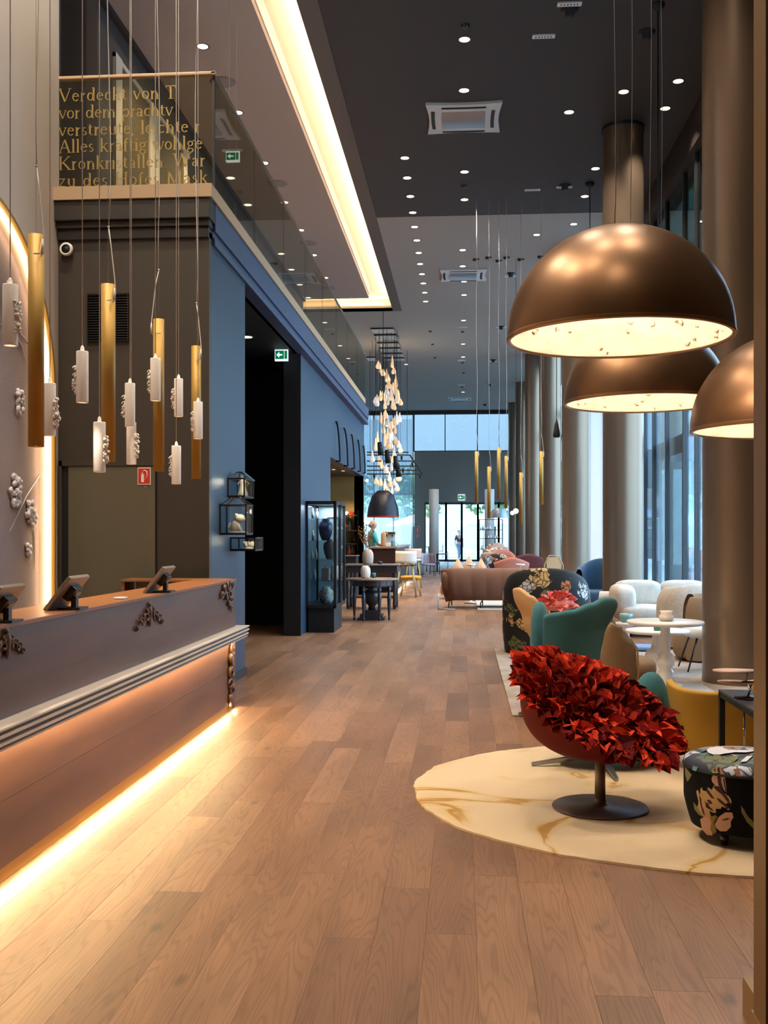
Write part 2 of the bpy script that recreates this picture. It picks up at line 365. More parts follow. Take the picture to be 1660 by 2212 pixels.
while x < XR - PW / 2 + .01:
    y = -2.8 + rng.uniform(-1.4, 0) + PLL / 2
    while y < YE:
        yy = y
        if yy - PLL / 2 < -2.8 or yy + PLL / 2 > YE:
            a, b = max(-2.8, yy - PLL / 2), min(YE, yy + PLL / 2)
            if b - a > .1: cand.append((9e9, x, (a + b) / 2, b - a))
        else:
            xa = x / yy if yy > .5 else 9
            vis = (-.46 < xa < .30) and yy + PLL / 2 > 3.1 and (x > -2.0 or (yy > 9.3 and x > -2.35)) and not (x > .9 and 5.0 < yy < 13 and (x > 2.2 or xa > .2))
            cand.append((yy if vis else 5e8 + yy, x, yy, PLL))
        y += PLL
    x += PW
cand.sort()
for i, (k, x, y, l) in enumerate(cand):
    if i < 300 and k < 1e8: part('plank', plank_me, floor, Vector((x, y, 0)) - floor.location)
    else: plank_mb(PW, l, x, y, rest)
o = rest.build('planks', M_FLOOR, floor, world=True); o['kind'] = 'stuff'

# --- ceilings
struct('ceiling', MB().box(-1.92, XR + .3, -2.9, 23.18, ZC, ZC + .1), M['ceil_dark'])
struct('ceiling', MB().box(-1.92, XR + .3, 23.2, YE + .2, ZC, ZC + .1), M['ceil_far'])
struct('ceiling', MB().box(XFL - .1, -2.80, -2.9, 31.1, ZC, ZC + .1), M['ceil_left'])
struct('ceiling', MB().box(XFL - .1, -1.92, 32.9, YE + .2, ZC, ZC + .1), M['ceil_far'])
struct('trim_1', MB().box(-2.2, -1.92, -2.9, 32.9, ZC - .012, ZC + .12), M['ceil_trim'])
cv = MB(); cv.box(-2.86, -2.14, -2.9, 32.96, 8.98, 9.03).box(XFL - .1, -2.86, 31.04, 32.96, 8.98, 9.03)
cv.box(-2.82, -2.78, -2.9, 31.1, ZC + .1, 8.98).box(-2.2, -2.16, -2.9, 32.94, ZC + .02, 8.98).box(XFL - .1, -2.8, 31.06, 31.1, ZC + .1, 8.98).box(XFL - .1, -2.2, 32.9, 32.94, ZC, 8.98)
struct('ceiling', cv, M['cove'])
struct('trim_2', MB().box(-1.92, XR, 23.17, 23.21, ZC - .004, ZC), M['ceil_trim'])

# --- left reception wall with arched niche
YC, ZA, RA = 7.87, 2.80, 1.45
w = MB()
w.box(XL - .3, XL, -2.8, YC - RA, 0, ZC + .1); w.box(XL - .3, XL, YC + RA, YD + .02, 0, ZC + .1)
NS = 48
ang = [PI * i / NS for i in range(NS + 1)]
pts = [(YC - RA * math.cos(a), ZA + RA * math.sin(a)) for a in ang]
for (ya, za), (yb, zb) in zip(pts[:-1], pts[1:]):
    w.add([(XL, ya, za), (XL, yb, zb), (XL, yb, ZC + .1), (XL, ya, ZC + .1)], [(0, 1, 2, 3)])
    w.add([(XL, ya, za), (XL, yb, zb), (XL - .14, yb, zb), (XL - .14, ya, za)], [(0, 3, 2, 1)])
wl = struct('wall_left', w, M['plaster'])
# brass edging and LED line round the niche
edge = [(XL + .004, YC + RA + .012, 0.0)] + [(XL + .004, YC - (RA + .012) * math.cos(a), ZA + (RA + .012) * math.sin(a)) for a in ang[::-1]] + [(XL + .004, YC - RA - .012, 0)]
led = [(XL - .05, YC + RA - .02, .05)] + [(XL - .05, YC - (RA - .02) * math.cos(a), ZA + (RA - .02) * math.sin(a)) for a in ang[::-1]] + [(XL - .05, YC - RA + .02, .05)]
def ribbon(path, w_, h_):
    mb = MB()
    for a, b in zip(path[:-1], path[1:]): mb.bar(a, b, h_, w_)
    return mb
nic = thing('arched_niche', 'tall arched wall niche edged in brass with a glowing light line, behind the reception desk', 'wall niche', (XL, YC, 0))
ribbon(edge, .03, .03).build('brass_edging', M['brass'], nic, world=True)
ribbon(led, .022, .022).build('led_strip', M['emit_led'], nic, world=True)
M['mural'] = mat('mural', (138, 126, 136), .85, nscale=1.6, col2=(158, 138, 132), bump=.5, bscale=90)
mu = MB(); mp_ = [(YC - (RA) * math.cos(a), ZA + (RA) * math.sin(a)) for a in ang]
mu.add([(XL - .13, YC - RA, 0), (XL - .13, YC + RA, 0)] + [(XL - .13, y, z) for y, z in mp_[::-1]], [tuple(range(2 + len(mp_)))])
mural = mu.build('mural_panel', M['mural'], nic, world=True)
M['blossom'] = mat('blossom_relief', (206, 198, 202), .7, noise=.2, nscale=30)
def blossom(y, z, r, n, seed):
    rg = random.Random(seed); mb = MB()
    for i in range(n):
        a = rg.uniform(0, 2 * PI); q = r * math.sqrt(rg.random()); s_ = rg.uniform(.016, .034)
        mb.sq((XL - .12 + rg.uniform(0, .02), y + q * math.cos(a) * .75, z + q * math.sin(a)), (s_ * .6, s_, s_ * rg.uniform(.8, 1.3)), .9, .9, 6, 4, rot=(rg.uniform(0, 6), 0, 0))
    return mb
for (px, py, r, n, sd) in ((32, 1060, .14, 60, 1), (66, 1110, .12, 45, 2), (20, 650, .16, 50, 3), (40, 870, .1, 30, 5), (60, 1190, .06, 10, 6)):
    q = PX(px, py, XL - .12); blossom(q.y, q.z, r, n, sd).build('blossom_cluster', M['blossom'], mural, world=True)
br = MB()
for (a, b) in (((90, 1020), (20, 1150)), ((80, 760), (0, 700)), ((70, 1120), (75, 1230)), ((30, 720), (58, 790))):
    A_ = PX(*a, XL - .122); B_ = PX(*b, XL - .122); mid = (A_ + B_) / 2 + Vector((0, .02, .05)); br.tube([A_, mid, B_], [.004, .006, .003], 5)
br.build('branch', M['blossom'], mural, world=True)

# --- back (door) wall of the reception and its lintel
struct('wall_back', MB().box(XL, XB + .0, YD, YD + .10, 0, 4.30), M['taupe'])
struct('wall_back', MB().box(XL - .3, XL, YD + .02, 15, 0, 4.58), M['taupe'])
d1 = thing('door_1', None, None, (-3.2, YD - .02, 0)); d1['kind'] = 'structure'
def fb(a, b, y0, y1): return MB().box(a.x, b.x, y0, y1, min(a.z, b.z), max(a.z, b.z))
a_, b_ = P(150, 1010, YD), P(337, 1005, YD)
MB().box(a_.x, b_.x, YD - .03, YD - .005, .01, 2.14).build('door_leaf', M['door'], d1, world=True, bevel=.003)
MB().box(P(137, 0, YD).x, a_.x - .003, YD - .012, YD - .002, 0, 2.14).build('door_gap', M['black'], d1, world=True)
f_ = MB().box(P(131, 0, YD).x, P(137, 0, YD).x, YD - .04, YD - .002, 0, 2.19).box(P(131, 0, YD).x, b_.x + .01, YD - .04, YD - .002, 2.142, 2.19)
f_.build('door_frame', M['taupe'], d1, world=True)
h = P(163, 1250, YD); hm = MB(); hm.lathe([(.027, 0), (.027, .012)], (0, 0, 0), 20, caps=True)
hm.v = [Vector((h.x + v.x, YD - .03 - v.z, h.z + v.y)) for v in hm.v]
hm.tube([(h.x, YD - .04, h.z), (h.x, YD - .085, h.z), (h.x + .02, YD - .09, h.z), (h.x + .125, YD - .088, h.z - .002)], .009, 8)
hm.build('door_handle', M['chrome'], d1, world=True)
struct('trim_3', MB().box(b_.x + .004, b_.x + .012, YD - .006, YD, 0, 2.3), M['black'])
li = MB().box(XL, -2.30, YD - .10, YD + .3, 4.40, 4.58).box(XL, -2.32, YD - .06, YD + .3, 4.34, 4.40).box(XL, -2.33, YD - .03, YD + .3, 4.24, 4.34)
struct('trim_4', li, M['lintel'], bevel=.006)
# slab of the gallery with beige edge
struct('trim_5', MB().box(XL + .0, XG, YD - .12, YD + .1, 4.585, 4.705).box(XG - .12, XG, YD + .1, 24.4, 4.585, 4.705), M['slab'])
struct('floor', MB().box(XFL, XG - .12, YD + .1, 24.4, 4.585, 4.70), M['ceil_left'])
# --- blue hall wall
struct('wall_left', MB().box(-2.9, XB, YD + .10, 11.03, 0, 4.34), M['blue'])
struct('wall_left', MB().box(-2.62, -2.41, 15.4, 18.9, 0, 4.34).box(-2.62, -2.41, 18.9, 25.4, 2.93, 4.34).box(-2.62, -2.41, 25.28, 25.4, 0, 2.93), M['blue'])
struct('trim_6', MB().box(-2.50, XG - .015, YD + .1, 25.4, 4.33, 4.585).box(-2.5, XG - .04, YD + .1, 25.4, 4.275, 4.33).box(-2.5, XG - .02, YD + .1, 25.4, 4.20, 4.265), mat('blue_cornice', (58, 72, 102), .5), bevel=.005)
struct('wall_left', MB().box(-2.66, -2.405, 15.36, 15.40, 0, 4.2).box(-2.66, -2.62, 15.4, 17.2, 0, 4.2), M['black'])
# passage behind the portal
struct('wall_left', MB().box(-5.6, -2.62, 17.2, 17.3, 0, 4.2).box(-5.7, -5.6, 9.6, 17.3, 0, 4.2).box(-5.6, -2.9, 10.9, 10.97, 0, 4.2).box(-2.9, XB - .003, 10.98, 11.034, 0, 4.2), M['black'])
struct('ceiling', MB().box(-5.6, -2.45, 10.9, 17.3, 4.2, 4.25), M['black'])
struct('baseboard_left', MB().box(XB, XB + .015, YD + .0, 11.05, 0, .08).box(-2.36, XB + .015, 11.03, 11.05, 0, .08), M['skirt'])
# bar niche
struct('wall_left', MB().box(-5.4, -2.41, 25.2, 25.28, 0, 2.93).box(-5.5, -5.4, 17.3, 25.3, 0, 2.93), M['gold'])
struct('ceiling', MB().box(-5.4, -2.62, 17.3, 25.3, 2.93, 3.0), M['lintel'])
struct('wall_left', MB().box(-2.63, -2.40, 25.2, 25.285, 0, 2.93), mat('niche_post_brown', (92, 66, 44), .5))
# gallery wall
gw = struct('wall_left', MB().box(-4.87, -4.77, YD + .1, 31.0, 4.7, ZC), M['wallup'])
struct('wall_left', MB().box(XFL - .1, -4.87, 24.3, 24.4, 4.3, ZC), M['wallup'])
for k, (p0, p1) in enumerate(((248, 262), (322, 343), (395, 403))):
    a = PX(p0, 300, -4.74); b = PX(p1, 300, -4.74)
    struct('trim_%d' % (7 + k), MB().box(-4.77, -4.72, a.y, b.y, 4.7, 8.1), M['cream'])
struct('trim_10', MB().box(-4.77, -4.73, PX(248, 0, -4.74).y, PX(410, 0, -4.74).y, 8.04, 8.1), M['cream'])
for k, (p0, p1) in enumerate(((264, 320), (345, 393))):
    a = PX(p0, 300, -4.76); b = PX(p1, 300, -4.76)
    d = thing('door_%d' % (2 + k), None, None, (-4.76, (a.y + b.y) / 2, 4.7)); d['kind'] = 'structure'
    MB().box(-4.768, -4.745, a.y, b.y, 4.7, 8.03).build('door_leaf', mat('gallery_door', (96, 84, 58), .5), d, world=True)
struct('trim_11', MB().box(-4.6, -4.3, PX(150, 100, -4.5).y, PX(150, 100, -4.5).y + .35, 4.7, ZC), mat('gallery_post', (30, 24, 24), .6))
struct('trim_12', MB().box(-4.77, -4.7, YD + .1, 31, ZC - .09, ZC), M['lintel'])

# --- balustrade
bal = thing('glass_balustrade', 'frameless glass balustrade with slim handrail along the upper gallery edge', 'balustrade', (XG, YD, 4.7))
MB().box(XL + .02, XG + .02, YD - .05, YD + .01, 5.725, 5.755).build('handrail', M['railwood'], bal, world=True, bevel=.006)
MB().box(XG - .02, XG + .012, YD - .05, 24.4, 5.735, 5.755).build('handrail', M['steel'], bal, world=True)
MB().box(XG - .015, XG + .004, YD - .02, YD + .004, 4.70, 5.73).build('corner_post', M['black'], bal, world=True)
front = MB().box(XL + .02, XG - .02, YD - .03, YD - .015, 4.71, 5.725).build('glass_pane', M['glassbal'], bal, world=True)
yy = YD + .01; k = 0
while yy < 24.3:
    y2 = min(yy + 1.86, 24.4)
    MB().box(XG - .012, XG, yy, y2 - .015, 4.705, 5.735).build('glass_pane', M['glassbal'], bal, world=True)
    yy = y2
# gold serif lettering on the front pane
G = {
 # stems: ('s',x,y0,y1) thick; thin lines ('l',x0,y0,x1,y1,w); arcs ('a',cx,cy,rx,ry,a0,a1,w); serif bars ('b',x0,x1,y)
 'V': (.72, 'l .08 .7 .36 0 .09|l .36 0 .64 .7 .045|b 0 .2 .7|b .53 .74 .7'), 'K': (.7, 's .12 0 .7|l .15 .3 .56 .7 .045|l .25 .4 .62 0 .09|b .02 .22 0|b .02 .22 .7|b .48 .66 .7|b .5 .72 0'),
 'A': (.7, 'l .08 0 .34 .7 .045|l .34 .7 .6 0 .09|l .18 .25 .48 .25 .04|b 0 .18 0|b .5 .7 0'), 'M': (.88, 's .14 0 .7|l .16 .7 .43 .05 .08|l .43 .05 .7 .7 .04|s .74 0 .7|b .02 .24 0|b .04 .2 .7|b .64 .84 0|b .68 .84 .7'),
 'H': (.76, 's .14 0 .7|s .62 0 .7|l .14 .36 .62 .36 .045|b .03 .25 0|b .03 .25 .7|b .51 .73 0|b .51 .73 .7'), 'W': (1.0, 'l .1 .7 .3 0 .09|l .3 0 .48 .6 .045|l .5 .7 .68 0 .09|l .68 0 .9 .7 .045|b 0 .2 .7|b .4 .6 .7|b .82 1 .7'),
 'T': (.62, 's .3 0 .7|l .04 .67 .56 .67 .05|l .05 .68 .05 .55 .04|l .55 .68 .55 .55 .04|b .18 .42 0'), 'z': (.42, 'l .06 .43 .36 .43 .05|l .34 .43 .06 .03 .05|l .04 .03 .37 .03 .05'),
 'a': (.44, 'a .2 .33 .14 .13 10 160 .055|s .32 .03 .34|a .19 .13 .13 .13 20 340 .055|b .3 .4 .01'), 'ä': (.44, 'a .2 .33 .14 .13 10 160 .055|s .32 .03 .34|a .19 .13 .13 .13 20 340 .055|b .3 .4 .01|l .1 .58 .14 .58 .06|l .26 .58 .3 .58 .06'),
 'c': (.42, 'a .23 .23 .18 .23 45 315 .06'), 'd': (.52, 'a .22 .23 .17 .23 0 360 .06|s .4 0 .72|b .3 .4 .71|b .38 .5 .01'), 'e': (.44, 'a .22 .23 .18 .23 15 320 .06|l .06 .27 .4 .27 .04'),
 'f': (.32, 's .14 0 .58|a .24 .58 .1 .12 40 180 .06|l .04 .44 .28 .44 .04|b .05 .24 0'), 'g': (.46, 'a .21 .3 .15 .15 0 360 .055|a .21 -.06 .18 .13 0 360 .05|l .34 .43 .43 .45 .05|l .14 .16 .1 .06 .05'),
 'h': (.52, 's .12 0 .72|a .27 .3 .13 .16 0 180 .05|s .4 0 .32|b .03 .2 0|b .32 .48 0|b .04 .12 .71'), 'i': (.26, 's .13 0 .44|l .11 .62 .15 .62 .08|b .04 .22 0|b .04 .13 .43'),
 'k': (.5, 's .12 0 .72|l .15 .2 .38 .44 .04|l .22 .27 .42 0 .07|b .03 .2 0|b .04 .12 .71|b .3 .44 .44|b .34 .5 0'), 'l': (.26, 's .13 0 .72|b .04 .22 0|b .04 .13 .71'),
 'm': (.8, 's .12 0 .44|a .26 .28 .12 .17 0 180 .05|s .39 0 .3|a .53 .28 .12 .17 0 180 .05|s .66 0 .3|b .03 .2 0|b .31 .47 0|b .58 .75 0|b .04 .12 .43'),
 'n': (.52, 's .12 0 .44|a .27 .28 .13 .17 0 180 .05|s .4 0 .3|b .03 .2 0|b .32 .48 0|b .04 .12 .43'), 'o': (.46, 'a .23 .23 .19 .23 0 360 .06'),
 'p': (.5, 's .12 -.22 .44|a .28 .23 .17 .23 0 360 .055|b .03 .22 -.22|b .04 .12 .43'), 'r': (.36, 's .12 0 .44|a .26 .3 .12 .14 60 170 .06|b .03 .22 0|b .04 .12 .43'),
 's': (.36, 'a .18 .33 .12 .12 40 270 .055|a .18 .12 .13 .12 -140 90 .055'), 't': (.32, 's .13 .08 .58|a .22 .1 .09 .1 180 330 .05|l .04 .44 .26 .44 .04'),
 'u': (.52, 's .12 .14 .44|a .26 .15 .14 .15 180 360 .05|s .4 0 .44|b .04 .12 .43|b .3 .4 .43|b .4 .5 .01'), 'v': (.46, 'l .06 .44 .23 0 .07|l .23 0 .4 .44 .04|b 0 .15 .44|b .32 .46 .44'),
 'w': (.66, 'l .06 .44 .2 0 .07|l .2 0 .33 .4 .04|l .33 .44 .46 0 .07|l .46 0 .6 .44 .04|b 0 .14 .44|b .26 .4 .44|b .54 .66 .44'), ',': (.2, 'l .1 .04 .06 -.1 .06'), '.': (.2, 'l .08 .03 .13 .03 .06'), ' ': (.3, ''),
}
def letters(text, x0, z0, size, y, mb, track=.06):
    x = x0
    def seg(ax, az, bx, bz, w):
        d = Vector((bx - ax, 0, bz - az)); L = d.length or 1; n = Vector((-d.z, 0, d.x)) / L * w * size / 2
        A = Vector((x + ax * size, y, z0 + az * size)); B = Vector((x + bx * size, y, z0 + bz * size))
        mb.add([A + n, A - n, B - n, B + n], [(0, 1, 2, 3)])
    for ch in text:
        wd, st = G[ch]
        for s_ in st.split('|'):
            if not s_: continue
            q = s_.split(); v = [float(t) for t in q[1:]]
            if q[0] == 's': seg(v[0], v[1], v[0], v[2], .095)
            elif q[0] == 'l': seg(*v)
            elif q[0] == 'b': seg(v[0], v[2], v[1], v[2], .035)
            else:
                n = max(4, int(abs(v[5] - v[4]) / 22)); pr = None
                for i in range(n + 1):
                    t = math.radians(v[4] + (v[5] - v[4]) * i / n); c_ = (v[0] + (v[2] - v[6] / 2) * math.cos(t), v[1] + (v[3] - v[6] / 2) * math.sin(t))
                    if pr: seg(pr[0], pr[1], c_[0], c_[1], v[6] * (.55 + .7 * abs(math.cos(t))))
                    pr = c_
        x += (wd + track) * size
    return x
M['goldprint'] = mat('gold_print', (168, 142, 84), .4, .5)
rows = [('Verdeckt von T', 214, 40), ('vor dem prachtv', 251, 40), ('verstreute, leichte r', 288, 38), ('Alles kräftig wohlge', 324, 38), ('Kronkristallen. War', 361, 38), ('zu des Hofes Mask', 398, 40)]
for t, py, hh in rows:
    py = py + 6; b = P(124, py, YD - .035); wtot = 335 / FPX * YD
    for tr in (.06,):
        nat = sum(G[c][0] + .06 for c in t); sz = min(.205, 0.95 * wtot / nat * (1.02 if 'Mask' in t else .98)); extra = (wtot * (.97 if 'V' not in t and 'pra' not in t and 'verst' not in t else .80) - nat * sz) / len(t) / sz
    endpx = {'V': 384, 'p': 376}.get(t[0] if t[0] == 'V' else ('p' if 'prach' in t else ''), 0) or {'verst': 436, 'Alles': 440, 'Kronk': 447, 'zu de': 453}[t[:5]]
    sz = .172; x_ = P(124, py, YD - .035).x + .01; tw = P(endpx, py, YD).x - x_; extra = (tw - sum(G[c][0] for c in t) * sz) / len(t) / sz
    for wd in t.split(' '):
        mb = MB(); x2 = letters(wd, x_, b.z, sz, YD - .033, mb, extra); x_ = x2 + (G[' '][0] + extra) * sz
        mb.build('lettering', M['goldprint'], front, world=True)

# --- right side: facade of glass, columns
rw = struct('wall_right', MB().box(XR, XR + .2, -2.8, 10.4, 0, ZC), M['taupe'])
struct('wall_front', MB().box(XFL, XR, -2.9, -2.8, 0, ZC), M['taupe'])
struct('trim_13', MB().box(XR - .12, XR + .3, 10.4, YE, 7.98, ZC), mat('beam_brown', (46, 34, 30), .5))
struct('trim_14', MB().box(XR - .02, XR + .1, 10.4, YE, 5.35, 5.5).box(XR - .02, XR + .1, 10.4, YE, 0, .12), M['frame'])
ys = [10.4, 13.0]
for p_ in (1504, 1478, 1440, 1412, 1392): ys.append(PX(p_, 500, XR).y)
while ys[-1] + 2.6 < YE: ys.append(ys[-1] + 2.6)
ys.append(YE)
for i, (a, b) in enumerate(zip(ys[:-1], ys[1:])):
    wn_ = thing('window_%d' % (i + 1), None, None, (XR + .04, (a + b) / 2, 0)); wn_['kind'] = 'structure'
    MB().box(XR - .02, XR + .08, a - .035, a + .035, .12, 7.98).build('window_frame', M['frame'], wn_, world=True)
    MB().box(XR + .02, XR + .035, a + .035, b - .035, .12, 5.35).build('pane', M['glass'], wn_, world=True)
    MB().box(XR + .02, XR + .035, a + .035, b - .035, 5.5, 7.98).build('pane', M['glassdark'] if a < 23 else M['glass'], wn_, world=True)
# curtains beside the facade
def curtain(x, y0, y1, z0, z1, amp=.05, per=.16, n=None):
    n = n or int((y1 - y0) / per * 6); mb = MB()
    return mb.grid(lambda u, v: Vector((x + amp * math.sin(2 * PI * (u * (y1 - y0)) / per) * (1 - .2 * v), y0 + (y1 - y0) * u, z0 + (z1 - z0) * v)), n, 2)
M['curtain'] = sheer('curtain_cream', (226, 210, 205), .25)
M['sheerw'] = sheer('curtain_sheer', (220, 235, 240), .5)
for y0, y1, lb in ((28.6, 32.6, 'cream floor-length curtain in soft folds seen between the second and third columns'),):
    tag(curtain(3.75, y0, y1, .02, 5.3).build('curtain', M['curtain']), lb, 'curtain')
# columns
COLX = 2.79
for i in range(7):
    yc = 10.82 + 7.6 * i
    lab = ['massive round champagne-coloured column at the right, nearest to the camera', 'round champagne column directly behind the two largest dome lamps', 'round column third from the camera, with a dark shaded side', 'round column fourth from the camera, a gold tube pendant hanging before it', 'slim-looking round column fifth from the camera', 'round column sixth from the camera', 'farthest round column by the end wall'][i]
    mb = MB().lathe([(.35, 0), (.35, ZC)], (COLX, yc, 0), 64, caps=False)
    tag(mb.build('column', M['column']), lab, 'column', 'row of round columns')
    t_ = C.objects[-1]
    MB().lathe([(.353, 0), (.353, .09 if i else .06)], (COLX, yc, 0), 48).build('base_ring', M['column'], t_, world=True)
    if i in (1, 2): MB().lathe([(.365, ZC - .06), (.365, ZC - .001)], (COLX, yc, 0), 48).build('collar', M['lintel'], t_, world=True)

# --- end wall
YW = YE
def ex(px): return P(px, 1156, YW).x
def ez(py): return P(990, py, YW).z
zt, zm, zd = ez(893), ez(975), ez(1085)
struct('wall_back', MB().box(ex(895), XR, YW, YW + .2, zd, zm).box(ex(895), ex(918), YW, YW + .2, 0, zd), M['wallend'])
struct('wall_back', MB().box(XFL, XR, YW, YW + .2, zt, ZC), M['lintel'])
struct('wall_left', MB().box(XFL - .1, XFL, 17, YE, 0, ZC), M['wallend'])
k = 40
def pane_row(xs, z0, z1, fw=.05, gm='glass'):
    global k
    for a, b in zip(xs[:-1], xs[1:]):
        w_ = thing('window_%d' % k, None, None, ((a + b) / 2, YW + .1, z0)); w_['kind'] = 'structure'; k += 1
        fr = MB().box(a - fw / 2, a + fw / 2, YW + .02, YW + .14, z0, z1).box(b - fw / 2, b + fw / 2, YW + .02, YW + .14, z0, z1).box(a, b, YW + .02, YW + .14, z1 - fw, z1).box(a, b, YW + .02, YW + .14, z0, z0 + fw)
        fr.build('window_frame', M['frame'], w_, world=True)
        MB().box(a + fw / 2, b - fw / 2, YW + .07, YW + .085, z0 + fw, z1 - fw).build('pane', M[gm], w_, world=True)
pane_row([ex(895), ex(962), ex(1032), XR], zm, zt, gm='glassdim')
pane_row([ex(918), ex(964), ex(998), ex(1033), ex(1078), XR], 0, zd, .12)
pane_row([XFL, ex(808), ex(850), ex(893)], ez(1067), zt, .06, gm='glassdim')
pane_row([XFL, ex(808), ex(850), ex(893)], 0, ez(1067), .06)
tag(MB().grid(lambda u, v: Vector((XFL + (ex(893) - XFL) * u, YW - .35 + .07 * math.sin(u * 190), .05 + 8.0 * v)), 400, 2).build('curtain', M['sheerw']), 'tall sheer white curtain in front of the left end windows', 'curtain')
for px, lb in ((938, 'slim white round column left of the glass exit doors'), (1058, 'slim white round column right of the glass exit doors')):
    a = P(px, 1057, 54); tag(MB().lathe([(.25, 0), (.25, a.z)], (a.x, 54, 0), 32, caps=True).build('column', M['white']), lb, 'column')
# foreground post and plinth at the right edge
plx = P(1629, 1156, 3.08).x; q_ = PZ(1605, 2109, .12)
fp = MB().box(plx, plx + .5, 2.96, 3.08, 0, ZC - .01).build('trim_15', mat('post_bronze', (112, 84, 48), .45, .3)); fp['kind'] = 'structure'
struct('trim_16', MB().box(q_.x, q_.x + .6, 2.3, 2.93, 0, .12).box(q_.x, plx - .002, 2.93, 3.1, 0, .12).box(q_.x, q_.x + .6, 3.1, q_.y, 0, .12), mat('plinth_bronze', (132, 100, 62), .5, .1))
struct('trim_17', MB().box(plx + .012, plx + .5, 2.945, 2.96, 0, ZC - .01), M['black'])
# ================================================================ CEILING FITTINGS
def spot(loc, e, parent, size=95, col=SOFTW, r=.05):
    l = bpy.data.lights.new('lamp_light', 'SPOT'); l.energy = e; l.spot_size = math.radians(size); l.spot_blend = .7; l.color = col; l.shadow_soft_size = r
    o = bpy.data.objects.new('lamp_light', l); C.objects.link(o); o.parent = parent; o.location = Vector(loc) - parent.location
ring_me = MB().lathe([(.075, 0), (.10, -.004), (.10, .0)], n=20).mesh('ring', mat('downlight_ring', (50, 44, 40), .5))
lens_me = MB().lathe([(.0001, -.001), (.078, -.001)], n=20).mesh('lens', M['emit_warm'])
ring_mw = MB().lathe([(.075, 0), (.10, -.004), (.10, .0)], n=20).mesh('ring', M['white'])
DL = {'middle': [(1004, 85), (1003, 195), (1004, 371), (1004, 431), (1000, 540), (1000, 575), (1003, 608), (1003, 637), (1002, 692), (1001, 743), (1001, 771), (1001, 847)],
      'left': [(875, 341), (880, 384), (887, 424), (892, 459), (896, 490), (901, 519), (905, 546), (908, 570), (912, 592), (915, 612), (918, 632), (920, 651), (878, 787)],
      'right': [(1466, 175), (1348, 198), (1438, 234), (1230, 242), (1287, 364), (1264, 424), (1240, 484), (1160, 507)],
      'gallery': [(438, 100), (514, 243), (571, 352), (615, 437), (650, 497), (678, 551), (703, 600)]}
lab_ = {'middle': 'small round downlight in the middle row of the dark ceiling, %s to the camera', 'left': 'small downlight in the row right of the glowing cove, %s to the camera',
        'right': 'small round downlight in the scatter above the dome lamps, %s to the camera', 'gallery': 'small round downlight in the ceiling above the gallery, %s to the camera'}
for row, L_ in DL.items():
    for i, (px, py) in enumerate(L_):
        q = PZ(px, py, ZC); q.z = ZC - .001
        t = thing('downlight', lab_[row] % ordw(i), 'ceiling light', q, 0, 'downlights of the ceiling')
        part('ring', ring_me, t); part('lens', lens_me, t, (0, 0, -.003))
        if py < 640 or row == 'middle': spot(q - Vector((0, 0, .03)), {'middle': 430, 'left': 260, 'right': 340, 'gallery': 420}[row], t, 100 if row != 'gallery' else 120)
# downlights out of view, over the near floor and the reception (the rows go on)
for i, (x, y) in enumerate(((.02, 12.0), (.02, 9.2), (.02, 6.2), (1.6, 6.0), (1.7, 9.0), (-1.5, 4), (1.2, 3.0), (-3.15, 5.2), (-3.15, 7.8), (.0, 1.5))):
    t = thing('downlight', 'small round downlight of the ceiling nearer than the picture shows, no. %s' % ordw(i), 'ceiling light', (x, y, ZC - .001), 0, 'downlights of the ceiling')
    part('ring', ring_me, t); part('lens', lens_me, t, (0, 0, -.003)); spot((x, y, ZC - .03), 1000 if x < -3 else 470, t, 100 if x > -3 else 125)
# round speakers in the gallery ceiling
for i, (px, py) in enumerate(((482, 177), (600, 396), (667, 525), (712, 622))):
    q = PZ(px, py, ZC); mb = MB().lathe([(.2, 0), (.2, -.01), (.17, -.014), (.0001, -.014)], (q.x, q.y, ZC - .001), 28)
    s_ = tag(mb.build('ceiling_speaker', mat('speaker_grey', (140, 124, 114), .8)), 'flat round grille in the gallery ceiling, %s to the camera' % ordw(i), 'speaker', 'round ceiling grilles')
# small dark detectors along the chain of downlights
for i, (px, py) in enumerate(((1006, 54), (1004, 401), (930, 715), (935, 743), (940, 772), (1000, 716), (1000, 783), (999, 836), (1002, 805))):
    q = PZ(px, py, ZC); tag(MB().lathe([(.06, 0), (.055, -.03), (.02, -.045), (.0001, -.045)], (q.x, q.y, ZC - .001), 16).build('detector', M['devdark'] if 'devdark' in M else M['dark']),
        'tiny round sensor on the ceiling, %s to the camera' % ordw(i), 'sensor', 'small ceiling sensors')
